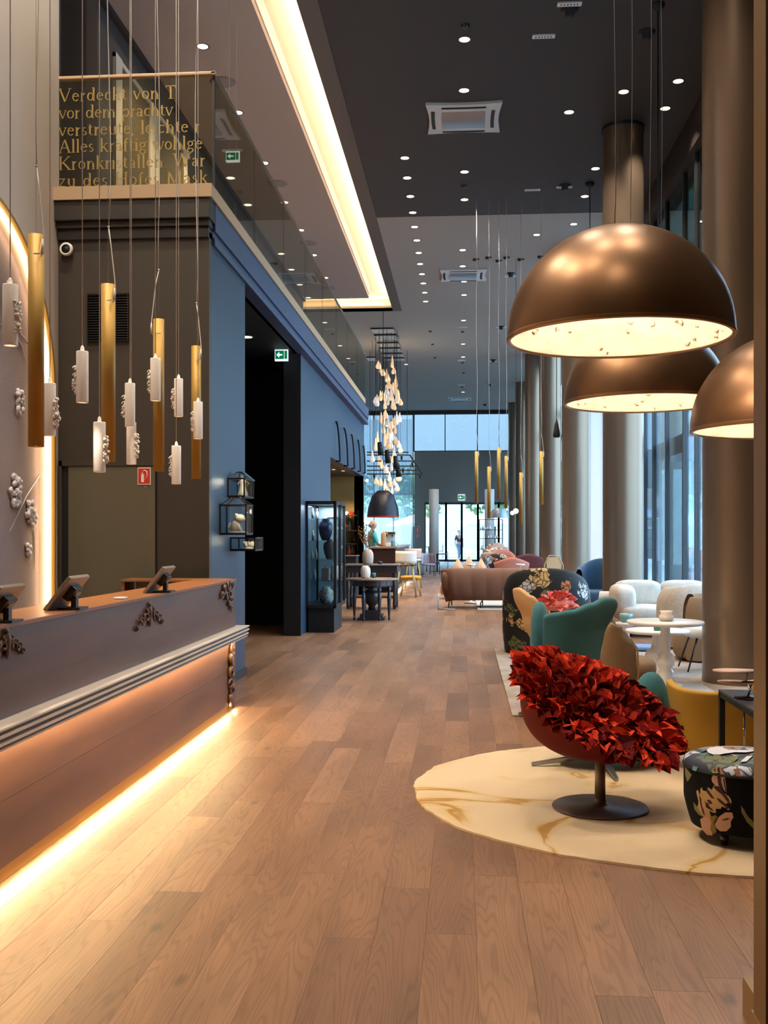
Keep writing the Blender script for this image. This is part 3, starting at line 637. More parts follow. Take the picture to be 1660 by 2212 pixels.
# air-conditioning cassettes
def cassette(px0, px1, py0, py1, lab):
    a = PZ((px0 + px1) / 2, py0, ZC); b = PZ((px0 + px1) / 2, py1, ZC); cx, cyy = (a.x + b.x) / 2, (a.y + b.y) / 2; h = .63
    t = thing('ceiling_cassette', lab, 'air conditioner', (cx, cyy, ZC))
    fr = MB()
    def arc_edge(sgn_ax):
        pass
    # concave framed plate: outer edge slightly concave, central square opening with drop grille
    n = 8; out = []
    for (ax, ay), (bx, by) in (((-1, -1), (1, -1)), ((1, -1), (1, 1)), ((1, 1), (-1, 1)), ((-1, 1), (-1, -1))):
        for i in range(n):
            u = i / n; k_ = 1 - .07 * math.sin(PI * u); x_ = ax + (bx - ax) * u; y_ = ay + (by - ay) * u
            if ax == bx: x_ *= k_
            else: y_ *= k_
            out.append((x_ * h, y_ * h))
    inn = []
    for (ax, ay), (bx, by) in (((-1, -1), (1, -1)), ((1, -1), (1, 1)), ((1, 1), (-1, 1)), ((-1, 1), (-1, -1))):
        for i in range(n): u = i / n; inn.append(((ax + (bx - ax) * u) * .36, (ay + (by - ay) * u) * .36))
    m_ = len(out); vs = [(x, y, -.045) for x, y in out] + [(x, y, -.06) for x, y in inn] + [(x, y, 0) for x, y in out]
    fr.add(vs, [(i, m_ + i, m_ + (i + 1) % m_, (i + 1) % m_) for i in range(m_)] + [(i, (i + 1) % m_, 2 * m_ + (i + 1) % m_, 2 * m_ + i) for i in range(m_)])
    fr.build('fascia', M['offwhite'], t, loc=(0, 0, 0))
    g = MB(); g.grid(lambda u, v: Vector(((u - .5) * .72, (v - .5) * .72, -.06 - .03 * math.sin(PI * v))), 2, 9)
    g.build('intake_grille', mat('grille_grey', (150, 150, 150), .3, .6), t, loc=(0, 0, 0))
    for k_, (x, y, rz) in enumerate(((0, -.5, 0), (0, .5, 0), (-.5, 0, PI / 2), (.5, 0, PI / 2))):
        s_ = MB(); s_.grid(lambda u, v: Vector(((u - .5) * .74, (v - .5) * .06 + .02 * math.cos((u - .5) * 2), -.058)), 8, 2)
        s_.box(-.36, .36, -.004, .004, -.064, -.06)
        o = s_.build('air_slot', M['black'], t, loc=(x, y, 0)); o.rotation_euler = (0, 0, rz)
        for e in (-1,): pass
cassette(920, 1085, 222, 280, 'large square air-conditioning cassette in the near dark ceiling')
cassette(950, 1053, 578, 606, 'square air-conditioning cassette in the middle of the ceiling')
cassette(967, 1020, 853, 868, 'square air-conditioning cassette farthest away, near the end windows')
# white lettered plates and black spots
pl_me = MB().box(-.16, .16, -.05, .05, -.02, 0).mesh('plate', M['signwhite'])
for i, (px, py) in enumerate(((1231, 7), (1175, 77), (1151, 409), (1220, 403), (1104, 596), (1000, 706), (1083, 706), (998, 778), (1066, 780), (997, 831), (1058, 831), (993, 870))):
    q = PZ(px, py, ZC - .001); t = thing('ceiling_plate', 'small white plate with grey lettering fixed flat to the ceiling, %s to the camera' % ordw(i), 'plate', q, 0, 'white plates on the ceiling')
    part('plate', pl_me, t)
    mb = MB(); x_ = -.12
    for k_ in range(6):
        mb.box(x_, x_ + .022, -.025, .025, -.0215, -.0205); x_ += .043
    mb.build('lettering', mat('letter_grey', (120, 116, 112), .6), t, loc=(0, 0, 0))
for i, (px, py) in enumerate(((1231, 20), (1398, 69), (1221, 400), (1104, 590), (1083, 705), (1066, 777), (1058, 830), (1048, 873))):
    q = PZ(px, py, ZC - .001)
    t = thing('track_spot', 'short black ceiling spot in a row over the lounge, %s to the camera' % ordw(i), 'spotlight', q, 0, 'black ceiling spots')
    MB().lathe([(.0001, -.10), (.06, -.10), (.07, -.02), (.12, -.012), (.12, 0)], n=20).build('body', M['black'], t, loc=(0, 0, 0))
for i, (px, py) in enumerate(((1026, 559), (1053, 555), (1075, 562), (1092, 555), (1123, 559), (1166, 553))):
    q = PZ(px, py, ZC - .001)
    t = thing('cord_canopy', 'little dark canopy holding a tube pendant wire, %s of six from the left' % ['first', 'second', 'third', 'fourth', 'fifth', 'sixth'][i], 'canopy', q, 0, 'wire canopies on the ceiling')
    MB().lathe([(.05, 0), (.05, -.05), (.03, -.06), (.0001, -.06)], n=14).build('cup', M['lintel'], t, loc=(0, 0, 0))
    MB().box(.05, .12, -.01, .01, -.03, 0).build('clip', M['lintel'], t, loc=(0, 0, 0))

# ================================================================ RECEPTION PENDANTS
def wavy(x, y, z0, z1, amp, seed, r=.0022, n=14, m=None):
    rg = random.Random(seed); pts = []; ph = rg.uniform(0, 6)
    for i in range(n + 1):
        t = i / n; pts.append((x + amp * math.sin(ph + t * 11) * (1 - t * .2) * (1 if 0 < i < n else 0), y + amp * .5 * math.cos(ph + t * 9) * (1 if 0 < i < n else 0), z0 + (z1 - z0) * t))
    return MB().tube(pts, r, 5)
def gold_tube(px, py0, py1, Y, w, lab, grp, hook=1, zc=ZC, seed=1):
    a = P(px, py0, Y); b = P(px, py1, Y); r = w / 2 / FPX * (a - Vector((0, 0, CAMH))).length
    L_ = a.z - b.z
    t = thing('tube_pendant', lab, 'pendant lamp', (a.x, a.y, b.z), 0, grp)
    MB().lathe([(r * .86, .004), (r, 0), (r, L_), (r * .86, L_), (r * .86, L_ - .02), (.0001, L_ - .02)], n=28).build('tube', M['brass'], t, loc=(0, 0, 0))
    MB().lathe([(.0001, .006), (r * .86, .006)], n=20).build('diffuser', M['emit_warm'], t, loc=(0, 0, 0))
    MB().tube([(0, 0, L_ - .02), (0, 0, zc - b.z)], .0012, 5).build('steel_wire', M['steel'], t, loc=(0, 0, 0))
    top = L_ + .36 * (L_ / 1.1)
    cp = wavy(0.004 * hook, 0, top, zc - b.z, .012, seed, .0026, 22); cp.tube([(0.002, 0, top), (.02 * hook, -.01, top - .1 * L_), (hook * r * 1.05, -r * .4, L_ + .04), (hook * (r + .012), -r * .6, L_ - .06), (hook * r * .9, -r * .6, L_ - .12)], .0035, 6)
    cp.build('power_cord', M['cord'], t, loc=(0, 0, 0))
    MB().tube([(hook * (r + .006), -r * .7, L_ - .03), (hook * (r + .004), -r * .75, L_ - .11)], [.004, .009], 8).box(hook * r * .2 - .0, hook * r * .2 + .04, -r - .012, -r - .006, L_ - .115, L_ - .108).build('cord_plug', M['cord'], t, loc=(0, 0, 0))
    MB().sq((0.002, 0, top), (.008, .008, .006), .9, .9, 8, 6).build('cord_clip', M['cord'], t, loc=(0, 0, 0))
    return t
gp = 'brushed gold tube pendants over the reception desk'
for i, (px, y0, y1, w, Y, hk) in enumerate(((78, 508, 965, 31, 5.35, 1), (234, 615, 997, 28.5, 6.45, 1), (343, 690, 1018, 22.5, 7.5, -1), (424, 748, 1034, 20, 8.6, 1))):
    t = gold_tube(px, y0, y1, Y, w, ['long brushed gold tube pendant nearest to the camera, before the arched niche', 'long gold tube pendant hanging before the black wall grille', 'long gold tube pendant above the red fire sign', 'long gold tube pendant farthest right, beside the blue wall'][i], gp, hk, seed=i)
    l = bpy.data.lights.new('lamp_light', 'SPOT'); l.energy = 18; l.spot_size = 1.6; l.spot_blend = .8; l.color = WARM; l.shadow_soft_size = .03
    o = bpy.data.objects.new('lamp_light', l); C.objects.link(o); o.parent = t; o.location = (0, 0, -.01)
def relief(r, h, side, seed):
    rg = random.Random(seed); mb = MB()
    for i in range(26):
        z = h * (.18 + .55 * rg.random()); s_ = rg.uniform(.008, .014); q = rg.uniform(0, .022) * math.sin(PI * (z / h - .1) / .7)
        x = side * (r * .85 + max(0, q)); y = rg.uniform(-.022, .022)
        mb.sq((x, y, z), (s_, s_ * .8, s_ * rg.uniform(.6, 1.2)), 1, 1, 7, 5)
    for k_ in range(4):
        z = h * (.25 + .14 * k_); mb.tube([(side * (r * .9 + .012 + .012 * math.cos(a * .9)), -.012 + .014 * math.sin(a), z + .016 * math.sin(a * .9)) for a in [j * .7 for j in range(8)]], .004, 5)
    return mb
gw_ = 'white plaster cylinder pendants over the reception desk'
W_ = [(22, 615, 747, 33, 5.05, 1, 'white plaster cylinder pendant at the far left edge, flower relief on its right'), (108, 828, 942, 25, 5.85, 1, 'white cylinder pendant half hidden behind the nearest gold tube'),
      (178, 759, 870, 26, 6.05, -1, 'white cylinder pendant left of the black wall grille, relief on its left'), (215, 912, 1020, 26, 6.2, 1, 'lowest white cylinder pendant, beside the foot of the second gold tube'),
      (281, 828, 922, 22, 7.15, -1, 'white cylinder pendant right under the wall grille, relief on its left'), (284, 912, 1003, 21, 7.4, 1, 'white cylinder pendant hanging just below another one, relief on its right'),
      (336, 774, 866, 22, 7.3, -1, 'white cylinder pendant overlapping the third gold tube'), (386, 818, 900, 19, 8.2, -1, 'white cylinder pendant between the third and fourth gold tubes, the upper one'),
      (381, 963, 1046, 20, 8.1, -1, 'white cylinder pendant between the third and fourth gold tubes, the lower one'), (428, 868, 948, 20, 8.4, -1, 'white cylinder pendant in front of the rightmost gold tube')]
for i, (px, y0, y1, w, Y, sd, lb) in enumerate(W_):
    a = P(px, y0, Y); b = P(px, y1, Y); r = w / 2 / FPX * Y * 1.02; L_ = a.z - b.z
    t = thing('cylinder_pendant', lb, 'pendant lamp', (a.x, a.y, b.z), 0, gw_)
    MB().lathe([(r * .8, .008), (r * .82, 0), (r * .97, 0), (r, .004), (r, L_ - .004), (r * .95, L_), (.012, L_), (.011, L_ + .022), (.004, L_ + .035), (.0001, L_ + .035)], n=28).build('shade', M['plasterlamp'], t, loc=(0, 0, 0))
    relief(r, L_, sd, 10 + i).build('flower_relief', M['plasterlamp'], t, loc=(0, 0, 0))
    MB().lathe([(.0001, .01), (r * .8, .01)], n=18).build('diffuser', M['emit_warm'], t, loc=(0, 0, 0))
    MB().tube([(0, 0, L_ + .03), (0, 0, ZC - b.z)], .0028, 6).build('cord', M['cord'], t, loc=(0, 0, 0))
    l = bpy.data.lights.new('lamp_light', 'SPOT'); l.energy = 14; l.spot_size = 1.5; l.spot_blend = .8; l.color = SOFTW; l.shadow_soft_size = .03
    o = bpy.data.objects.new('lamp_light', l); C.objects.link(o); o.parent = t; o.location = (0, 0, -.01)
# far gold tube pendants
gf = 'slim gold tube pendants over the far lounge'
for i, (px, y0, y1, w) in enumerate(((1030, 975, 1088, 7.5), (1057, 1008, 1120, 7.5), (1078, 967, 1078, 7.5), (1094, 985, 1098, 7), (1126, 1021, 1133, 7), (1170, 975, 1090, 8.5))):
    gold_tube(px, y0, y1, 22.0 if i < 5 else 21.5, w, ['slim gold tube pendant over the far lounge, leftmost', 'slim gold tube pendant over the far lounge, second from left', 'slim gold tube pendant over the far lounge hanging highest', 'slim gold tube pendant beside the fifth column', 'slim gold tube pendant hanging lowest over the far lounge', 'slim gold tube pendant in front of the fourth column'][i], gf, 1, seed=20 + i)
# black cords with small black drop lamps
for (px, py, zl, lb) in ((1422, 8, 4.6, 'thin black cord pendant from a round ceiling rose, partly behind the large dome lamps'), (1275, 395, 6.2, 'thin black cord pendant between the second and third columns'), (1203, 560, 0, 'small black drop-shaped pendant beside the fourth column')):
    if zl: q = PZ(px, py, ZC)
    else: q = P(1203, 945, 26.2); zl = q.z; q = Vector((q.x, q.y, ZC))
    t = thing('drop_pendant', lb, 'pendant lamp', (q.x, q.y, zl), 0)
    MB().lathe([(.0001, .0), (.07, .0), (.09, .04), (.085, .12), (.05, .32), (.015, .46), (.0001, .47)], n=18).build('shade', M['black'], t, loc=(0, 0, 0))
    MB().tube([(0, 0, .46), (0, 0, ZC - zl)], .010, 6).build('cord', M['cordb'], t, loc=(0, 0, 0))
    MB().lathe([(.09, 0), (.09, -.04), (.03, -.10), (.0001, -.10)], n=16).build('ceiling_rose', M['black'], t, loc=(0, 0, ZC - zl - .001))

# ================================================================ DOME LAMPS
def relief_mat():
    m = mat('dome_plaster', (240, 226, 204), .85); nt = m.node_tree; N = nt.nodes; L = nt.links; b = N['Principled BSDF']
    tc = N.new('ShaderNodeTexCoord'); v = N.new('ShaderNodeTexVoronoi'); v.inputs['Scale'].default_value = 9; v.feature = 'SMOOTH_F1'
    n = N.new('ShaderNodeTexNoise'); n.inputs['Scale'].default_value = 7; n.inputs['Detail'].default_value = 5; L.new(tc.outputs['Object'], n.inputs['Vector']); L.new(tc.outputs['Object'], v.inputs['Vector'])
    a = N.new('ShaderNodeMath'); a.operation = 'MULTIPLY'; L.new(n.outputs[0], a.inputs[0]); L.new(v.outputs['Distance'], a.inputs[1])
    bp = N.new('ShaderNodeBump'); bp.inputs['Strength'].default_value = 1.0; bp.inputs['Distance'].default_value = .06; L.new(a.outputs[0], bp.inputs['Height']); L.new(bp.outputs[0], b.inputs['Normal'])
    return m
M['domein'] = relief_mat()
def dome(px, py, w, D, lab, wires, seed):
    Y = D * FPX / w; c = P(px, py, Y); R = D / 2
    t = thing('dome_lamp', lab, 'pendant lamp', c, 0, 'large bronze dome lamps over the lounge')
    pr = [(R * math.cos(a), R * .98 * math.sin(a)) for a in [PI / 2 * i / 26 for i in range(27)]]
    outer = [(R * 1.0, -.012)] + pr[:-1] + [(.0001, pr[-1][1])]
    MB().lathe(outer, n=72).build('dome_shade', M['bronze'], t, loc=(0, 0, 0))
    MB().lathe([(R * .965, -.004), (R * .972, -.016), (R, -.016), (R * 1.006, -.008), (R * 1.003, .006)], n=72).build('rim', mat('rim_gold', (160, 122, 84), .3, .8), t, loc=(0, 0, 0))
    ir = [(x * .962, z * .955 - .0) for x, z in pr[:-1]] + [(.0001, pr[-1][1] * .955)]
    MB().lathe([(R * .965, -.006)] + ir, n=64).build('plaster_lining', M['domein'], t, loc=(0, 0, 0))
    # leaf and scroll relief on the lining, in its lower band and crown
    rg = random.Random(seed); mb = MB()
    for i in range(150):
        a = rg.uniform(0, 2 * PI); e = rg.uniform(.03, .95); rr = R * .955 * math.cos(e); z = R * .935 * math.sin(e)
        nrm = Vector((-math.cos(a) * math.cos(e), -math.sin(a) * math.cos(e), -math.sin(e))); p_ = Vector((rr * math.cos(a), rr * math.sin(a), z)) + nrm * .004
        tx = Vector((-math.sin(a), math.cos(a), 0)); ty = nrm.cross(tx); th = rg.uniform(0, 2 * PI); d1_ = tx * math.cos(th) + ty * math.sin(th); d2_ = nrm.cross(d1_); l_ = rg.uniform(.02, .05); wd = l_ * .3
        mb.add([p_, p_ + d1_ * l_ * .5 + d2_ * wd + nrm * .006, p_ + d1_ * l_, p_ + d1_ * l_ * .5 - d2_ * wd + nrm * .006, p_ + d1_ * l_ * .5 + nrm * .014], [(0, 1, 4), (1, 2, 4), (2, 3, 4), (3, 0, 4)])
    mb.build('plaster_leaves', M['domein'], t, loc=(0, 0, 0))['kind'] = 'stuff'
    for k_, (x0, am) in enumerate(wires):
        wavy(x0, 0, R * .98 * math.sqrt(max(0, 1 - (x0 / R) ** 2)) - .005, ZC - c.z, .008, seed + k_, .0028, 30).build('suspension_wire', M['steel'], t, loc=(0, 0, 0))
    MB().lathe([(.0001, .0), (.05, .0), (.05, .08), (.0001, .08)], n=16).build('bulb', emis('bulb_warm', (255, 220, 170), 12), t, loc=(0, 0, R * .55))
    l = bpy.data.lights.new('lamp_light', 'POINT'); l.energy = 25; l.color = (1, .86, .68); l.shadow_soft_size = .09
    o = bpy.data.objects.new('lamp_light', l); C.objects.link(o); o.parent = t; o.location = (0, 0, R * .42)
dome(1338, 728, 475, 1.2, 'largest bronze dome lamp with lit white plaster lining, nearest over the red chair', ((-.025, 1), (.165, 1)), 1)
dome(1394, 868, 340, 1.2, 'second bronze dome lamp, overlapped by the largest one', ((-.1, 1), (.12, 1)), 5)
dome(1711, 925, 412, 1.2, 'bronze dome lamp cut off by the post at the right edge', ((-.1, 1), (.12, 1)), 9)

# ================================================================ RECEPTION DESK
XF = -1.975; YA, YB = 2.3, 8.95
dk = thing('reception_desk', 'long walnut reception desk with projecting stone ledge and glowing underside', 'counter', (-2.1, 5.6, 0))
body = MB().box(XF - .10, XF, YA, YB, .065, 1.095).box(-2.9, XF - .10, YB + .12, YB + .2, .065, 1.09)
body.build('front_panel', M['desk'], dk, world=True, bevel=.003)
for k_ in range(3): MB().box(XF - .001, XF + .0012, YA + .2, YB, [.36, .60, .84][k_] - .0008, [.36, .60, .84][k_] + .0008).build('panel_joint', M['carve'], dk, world=True)
MB().box(XF - .34, XF + .006, YA, YB + .02, 1.095, 1.117).build('desk_top', M['desktop'], dk, world=True, bevel=.003)
MB().box(-3.0, XF - .1, YB + .0, YB + .3, 1.09, 1.112).box(-3.0, -2.97, YB + .02, YB + .3, 0, 1.09).build('return_shelf', M['desktop'], dk, world=True, bevel=.003)
MB().box(-2.94, XF - .12, YB + .25, YB + .27, .1, 1.08).build('return_back', M['taupe'], dk, world=True)
MB().box(XF - .5, XF - .101, YA, YB, .72, .75).build('work_top', M['desktop'], dk, world=True)
MB().box(XF - .03, XF - .012, YA, YB - .05, 0.0, .062).build('kick_strip', M['brass'], dk, world=True)
XO = -1.872
prof = [(XF, .708), (XO, .708), (XO, .699), (XO - .018, .697), (XO - .018, .683), (XO - .002, .681), (XO - .002, .668), (XO - .022, .666), (XO - .022, .650), (XO - .006, .648), (XO - .006, .635), (XO - .026, .633), (XO - .026, .622), (XO - .014, .620), (XO - .014, .612), (XF, .606)]
# ledge runs along the front and returns round the far end
mb = MB(); n_ = len(prof); r0 = [(x, YA, z) for x, z in prof]; r1 = [(x, YB + (x - XF), z) for x, z in prof]; r2 = [(XF - .25, YB + (x - XF), z) for x, z in prof]
mb.add(r0 + r1 + r2, [(i, n_ + i, n_ + i + 1, i + 1) for i in range(n_ - 1)] + [(n_ + i, 2 * n_ + i, 2 * n_ + i + 1, n_ + i + 1) for i in range(n_ - 1)] + [tuple(range(n_))[::-1], tuple(2 * n_ + i for i in range(n_))])
mb.build('stone_ledge', M['marble'], dk, world=True)
for z_, d_ in ((.690, .012), (.658, .016), (.6275, .020)): MB().box(XO - d_ - .006, XO - d_ + .001, YA, YB + (XO - d_ - XF), z_ - .006, z_ + .006).build('groove_shade', mat('groove_shade_grey', (92, 84, 78), .6), dk, world=True)  # dark strips laid in the grooves stand in for their shade
# carved appliques: scrolls
def scroll(mb, c, r, turns, a0, w, sy=1):
    pts = []; rs = []
    for i in range(15):
        t = i / 14; a = a0 + turns * 2 * PI * t; rr = r * (1 - .78 * t); pts.append((c[0] + .012 + .008 * math.sin(t * 3), c[1] + rr * math.cos(a) * sy, c[2] + rr * math.sin(a))); rs.append(w * (.5 + .9 * t))
    mb.tube(pts, rs, 6)
def applique(px, py, wpx, hpx, kind, lab):
    q = PX(px, py, XF); sc = (Vector(q) - Vector((0, 0, CAMH))).length / FPX
    fy = q.y / abs(XF)   # horizontal foreshortening of the front
    W = wpx * sc * fy * 1.02; H = hpx * sc; mb = MB()
    if kind == 'crest':
        for s_ in (-1, 1):
            for k_ in range(5): mb.sq((q.x + .008, q.y + s_ * (.06 + .09 * k_) * W, q.z + (.16 - .13 * k_) * H), (.008, .014 * (1.2 - .12 * k_), .022 * (1.2 - .1 * k_)), 1, 1, 8, 6, rot=(s_ * .7, 0, 0))
            for (y, z, r, tr, a0, w) in ((.12, -.05, .16, .9, 0, .05), (.27, -.16, .14, 1.0, 1.0, .05), (.42, -.30, .10, 1.0, 2, .045), (.10, .22, .11, 1, 1.5, .045), (.22, .06, .09, 1, 3, .04), (.34, -.08, .07, 1, 3, .04)):
                scroll(mb, (q.x, q.y + s_ * y * W, q.z + z * H), r * min(W, H) * 1.3, tr * s_, a0 if s_ > 0 else PI - a0, w * min(W, H) * .8)
        mb.sq((q.x + .012, q.y, q.z + .40 * H), (.010, .018, .02), 1, 1, 8, 6); mb.sq((q.x + .014, q.y, q.z + .1 * H), (.014, .022, .045), 1, 1, 8, 6); mb.sq((q.x + .012, q.y, q.z - .18 * H), (.012, .02, .04), 1, 1, 8, 6)
    elif kind == 'corner':
        for (y, z, r) in ((.35, .38, .17), (.1, .34, .15), (-.2, .28, .15), (-.38, .12, .11), (.2, .1, .17), (-.05, .02, .14), (.3, -.1, .12), (.15, -.22, .09), (.3, -.36, .06)):
            scroll(mb, (q.x, q.y + y * W, q.z + z * H), r * min(W, H) * 1.25, 1.1, y * 9, .05 * min(W, H))
        mb.tube([(q.x + .01, q.y + .1 * W, q.z - .15 * H), (q.x + .012, q.y + .3 * W, q.z - .3 * H), (q.x + .008, q.y + .38 * W, q.z - .52 * H)], [.012, .010, .004], 6)
    else:
        for k_ in range(9):
            z = -.45 + .11 * k_; scroll(mb, (q.x, q.y + .1 * W * (-1) ** k_, q.z + z * H), W * .26, .9 * (-1) ** k_, k_, W * .09)
        mb.tube([(q.x + .008, q.y, q.z - .5 * H), (q.x + .014, q.y + .02, q.z), (q.x + .008, q.y, q.z + .5 * H)], [.008, .014, .006], 6)
    o = mb.build('carved_ornament', M['carve'], dk, world=True); o['label'] = lab
applique(320, 1330, 62, 58, 'crest', 'fan-shaped carved scroll crest on the middle of the upper front')
applique(10, 1392, 76, 62, 'crest', 'carved scroll crest at the left edge of the picture')
applique(487, 1290, 28, 66, 'corner', 'carved corner scroll tapering downward at the far end')
applique(496, 1462, 12, 128, 'drop', 'tall narrow carved drop below the ledge at the far end')
# tablets on stands
def tablet(px0, py, Yd, lab, s=1.0):
    q = P(px0, py, Yd)
    t = thing('check_in_screen', lab, 'screen', (q.x, q.y, 1.1175), 0, 'tilted screens on the reception desk'); t.scale = (s, s, s)
    Rm = Euler((0, math.radians(38), 0)).to_matrix()
    b = MB().obox((0, 0, .095), (.012, .15, .12), Rm); b.build('screen_body', M['screen'], t, bevel=.004, loc=(0, 0, 0))
    MB().obox(Vector((0, 0, .095)) + Rm @ Vector((-.0125, 0, 0)), (.001, .142, .11), Rm).build('display', M['devdark'], t, loc=(0, 0, 0))
    MB().obox(Vector((0, 0, .095)) + Rm @ Vector((.03, 0, .02)), (.02, .06, .045), Rm).build('rear_mount', M['devdark'], t, bevel=.006, loc=(0, 0, 0))
    MB().obox(Vector((0, 0, .095)) + Rm @ Vector((.052, 0, .03)), (.006, .035, .012), Rm).build('mount_knob', M['screen'], t, loc=(0, 0, 0))
    MB().box(.03, .06, -.02, .02, .012, .08).box(-.03, .10, -.07, .07, 0, .012).build('stand', M['devdark'], t, loc=(0, 0, 0))
    return t
tablet(145, 1296, 5.25, 'tilted flat screen seen from behind on the desk, in front of the niche light', .9)
tablet(-2, 1320, 4.45, 'tilted flat screen on the desk, cut off at the left edge', .85)
tablet(345, 1252, 6.85, 'tilted flat screen on the desk near the far wooden return shelf', .9)
cq = P(262, 1276, 6.1); tag(MB().box(cq.x - .03, cq.x + .03, 6.05, 6.13, 1.118, 1.13).build('card_tray', M['white'], bevel=.003), 'little white card tray on the desk between two screens', 'tray')
# wall fittings behind the desk
a = P(192, 638, YD); b = P(277, 735, YD)
vg = thing('wall_grille', 'square black ventilation grille high on the wall behind the desk', 'vent', ((a.x + b.x) / 2, YD - .02, b.z))
MB().box(a.x, b.x, YD - .012, YD - .002, b.z, a.z).build('back_plate', M['black'], vg, world=True)
MB().box(a.x - .01, a.x, YD - .03, YD - .002, b.z, a.z).box(b.x, b.x + .01, YD - .03, YD - .002, b.z, a.z).box(a.x - .01, b.x + .01, YD - .03, YD - .002, a.z, a.z + .01).box(a.x - .01, b.x + .01, YD - .03, YD - .002, b.z - .01, b.z).build('grille_frame', M['dark'], vg, world=True)
for i in range(18):
    z = b.z + (a.z - b.z) * (i + .5) / 18; MB().obox(((a.x + b.x) / 2, YD - .02, z), ((b.x - a.x) / 2, .009, .002), (math.radians(-35), 0, 0)).build('slat', M['dark'], vg, world=True)
q = P(147, 541, YD); vc = thing('alarm_sounder', 'round white-rimmed sounder with dark centre on the lintel wall', 'alarm', (q.x, YD - .03, q.z))
def disc(mb, prof, c): # lathe facing -Y
    t_ = MB().lathe(prof, n=28); mb.add([Vector((c[0] + v.x, c[1] - v.z, c[2] + v.y)) for v in t_.v], t_.f, True); return mb
disc(MB(), [(.062, 0), (.062, .02), (.055, .03), (.042, .026)], (q.x, YD - .03, q.z)).build('rim', M['signwhite'], vc, world=True)
disc(MB(), [(.044, .012), (.03, .02), (.0001, .026)], (q.x, YD - .03, q.z)).build('cone', M['black'], vc, world=True)
def fire_sign(a, b, y, lab):
    t = thing('fire_sign', lab, 'sign', ((a.x + b.x) / 2, y, b.z)); cx = (a.x + b.x) / 2; cz = (a.z + b.z) / 2; h_ = (a.z - b.z) / 2; w_ = abs(b.x - a.x) / 2
    MB().box(cx - w_, cx + w_, y - .006, y - .001, cz - h_, cz + h_).build('sign_plate', M['signwhite'], t, world=True)
    MB().box(cx - w_ * .9, cx + w_ * .9, y - .0075, y - .006, cz - h_ * .9, cz + h_ * .9).build('red_field', M['red'], t, world=True)
    p = MB(); p.box(cx - w_ * .45, cx - w_ * .02, y - .009, y - .0075, cz - h_ * .7, cz + h_ * .2).box(cx - w_ * .33, cx - w_ * .14, y - .009, y - .0075, cz + h_ * .2, cz + h_ * .4)
    p.tube([(cx - w_ * .25, y - .008, cz + h_ * .4), (cx, y - .008, cz + h_ * .68), (cx + w_ * .4, y - .008, cz + h_ * .55), (cx + w_ * .5, y - .008, cz + h_ * .05), (cx + w_ * .15, y - .008, cz - h_ * .45)], w_ * .07, 5)
    p.build('extinguisher_symbol', M['signwhite'], t, world=True)
fire_sign(P(298, 1010, YD - .03), P(326, 1047, YD - .03), YD - .03, 'square red fire extinguisher sign on the door behind the desk')
qq = P(315, 1051, YD - .03); MB().box(qq.x - .012, qq.x + .012, YD - .034, YD - .031, qq.z - .008, qq.z + .004).build('sticker', M['goldprint'], d1, world=True)
# exit signs
def exit_sign(px0, px1, py0, py1, Y, lab, hang=None, k=1):
    a = P(px0, py0, Y); b = P(px1, py1, Y); cx = (a.x + b.x) / 2
    t = thing('exit_sign', lab, 'exit sign', (cx, Y, b.z)); w_ = (b.x - a.x) / 2; h_ = (a.z - b.z) / 2; cz = (a.z + b.z) / 2
    MB().box(a.x, b.x, Y, Y + .05, b.z, a.z).build('housing', M['emit_white'], t, world=True)
    MB().box(cx - w_ * .92, cx + w_ * .42, Y - .003, Y, cz - h_ * .72, cz + h_ * .72).build('green_field', M['emit_green'], t, world=True)
    ar = MB().add([(cx - w_ * .75, Y - .005, cz), (cx - w_ * .3, Y - .005, cz + h_ * .5), (cx - w_ * .3, Y - .005, cz - h_ * .5)], [(0, 1, 2)]); ar.box(cx - w_ * .45, cx + w_ * .15, Y - .006, Y - .003, cz - h_ * .14, cz + h_ * .14)
    ar.build('arrow', M['emit_white'], t, world=True)
    dr = MB().box(cx + w_ * .5, cx + w_ * .9, Y - .004, Y, cz - h_ * .7, cz + h_ * .7); dr.build('door_symbol', M['emit_green'], t, world=True)
    if hang:
        m2 = MB().box(a.x - .05, b.x + .05, Y + .01, Y + .04, a.z, a.z + .03)
        for x_ in (a.x + .04, b.x - .04): m2.box(x_ - .003, x_ + .003, Y + .02, Y + .03, a.z, hang)
        m2.build('hanger', M['steel'], t, world=True)
    return t
exit_sign(488, 517, 327, 348, 13.4, 'lit green exit sign seen through the gallery glass', ZC)
exit_sign(594, 622, 754, 779, 15.0, 'lit green exit sign hanging in the black passage opening', 4.2)
exit_sign(990, 1005, 1068, 1081, 59.245, 'small lit exit sign above the far glass doors')
fire_sign(P(899, 1137, YW - .02), P(908, 1148, YW - .02), YW - .01, 'small red fire sign on the grey end wall')
fire_sign(P(900, 1152, YW - .02), P(907, 1161, YW - .02), YW - .01, 'small pale sign below the red one on the grey end wall')
# faint light and handle deep in the passage
q = P(533, 757, 14.0); t = thing('downlight', 'small warm downlight inside the black passage', 'ceiling light', (q.x, 14.0, 4.199)); part('ring', ring_me, t); part('lens', lens_me, t, (0, 0, -.003)); spot((q.x, 14, 4.17), 60, t, 90)
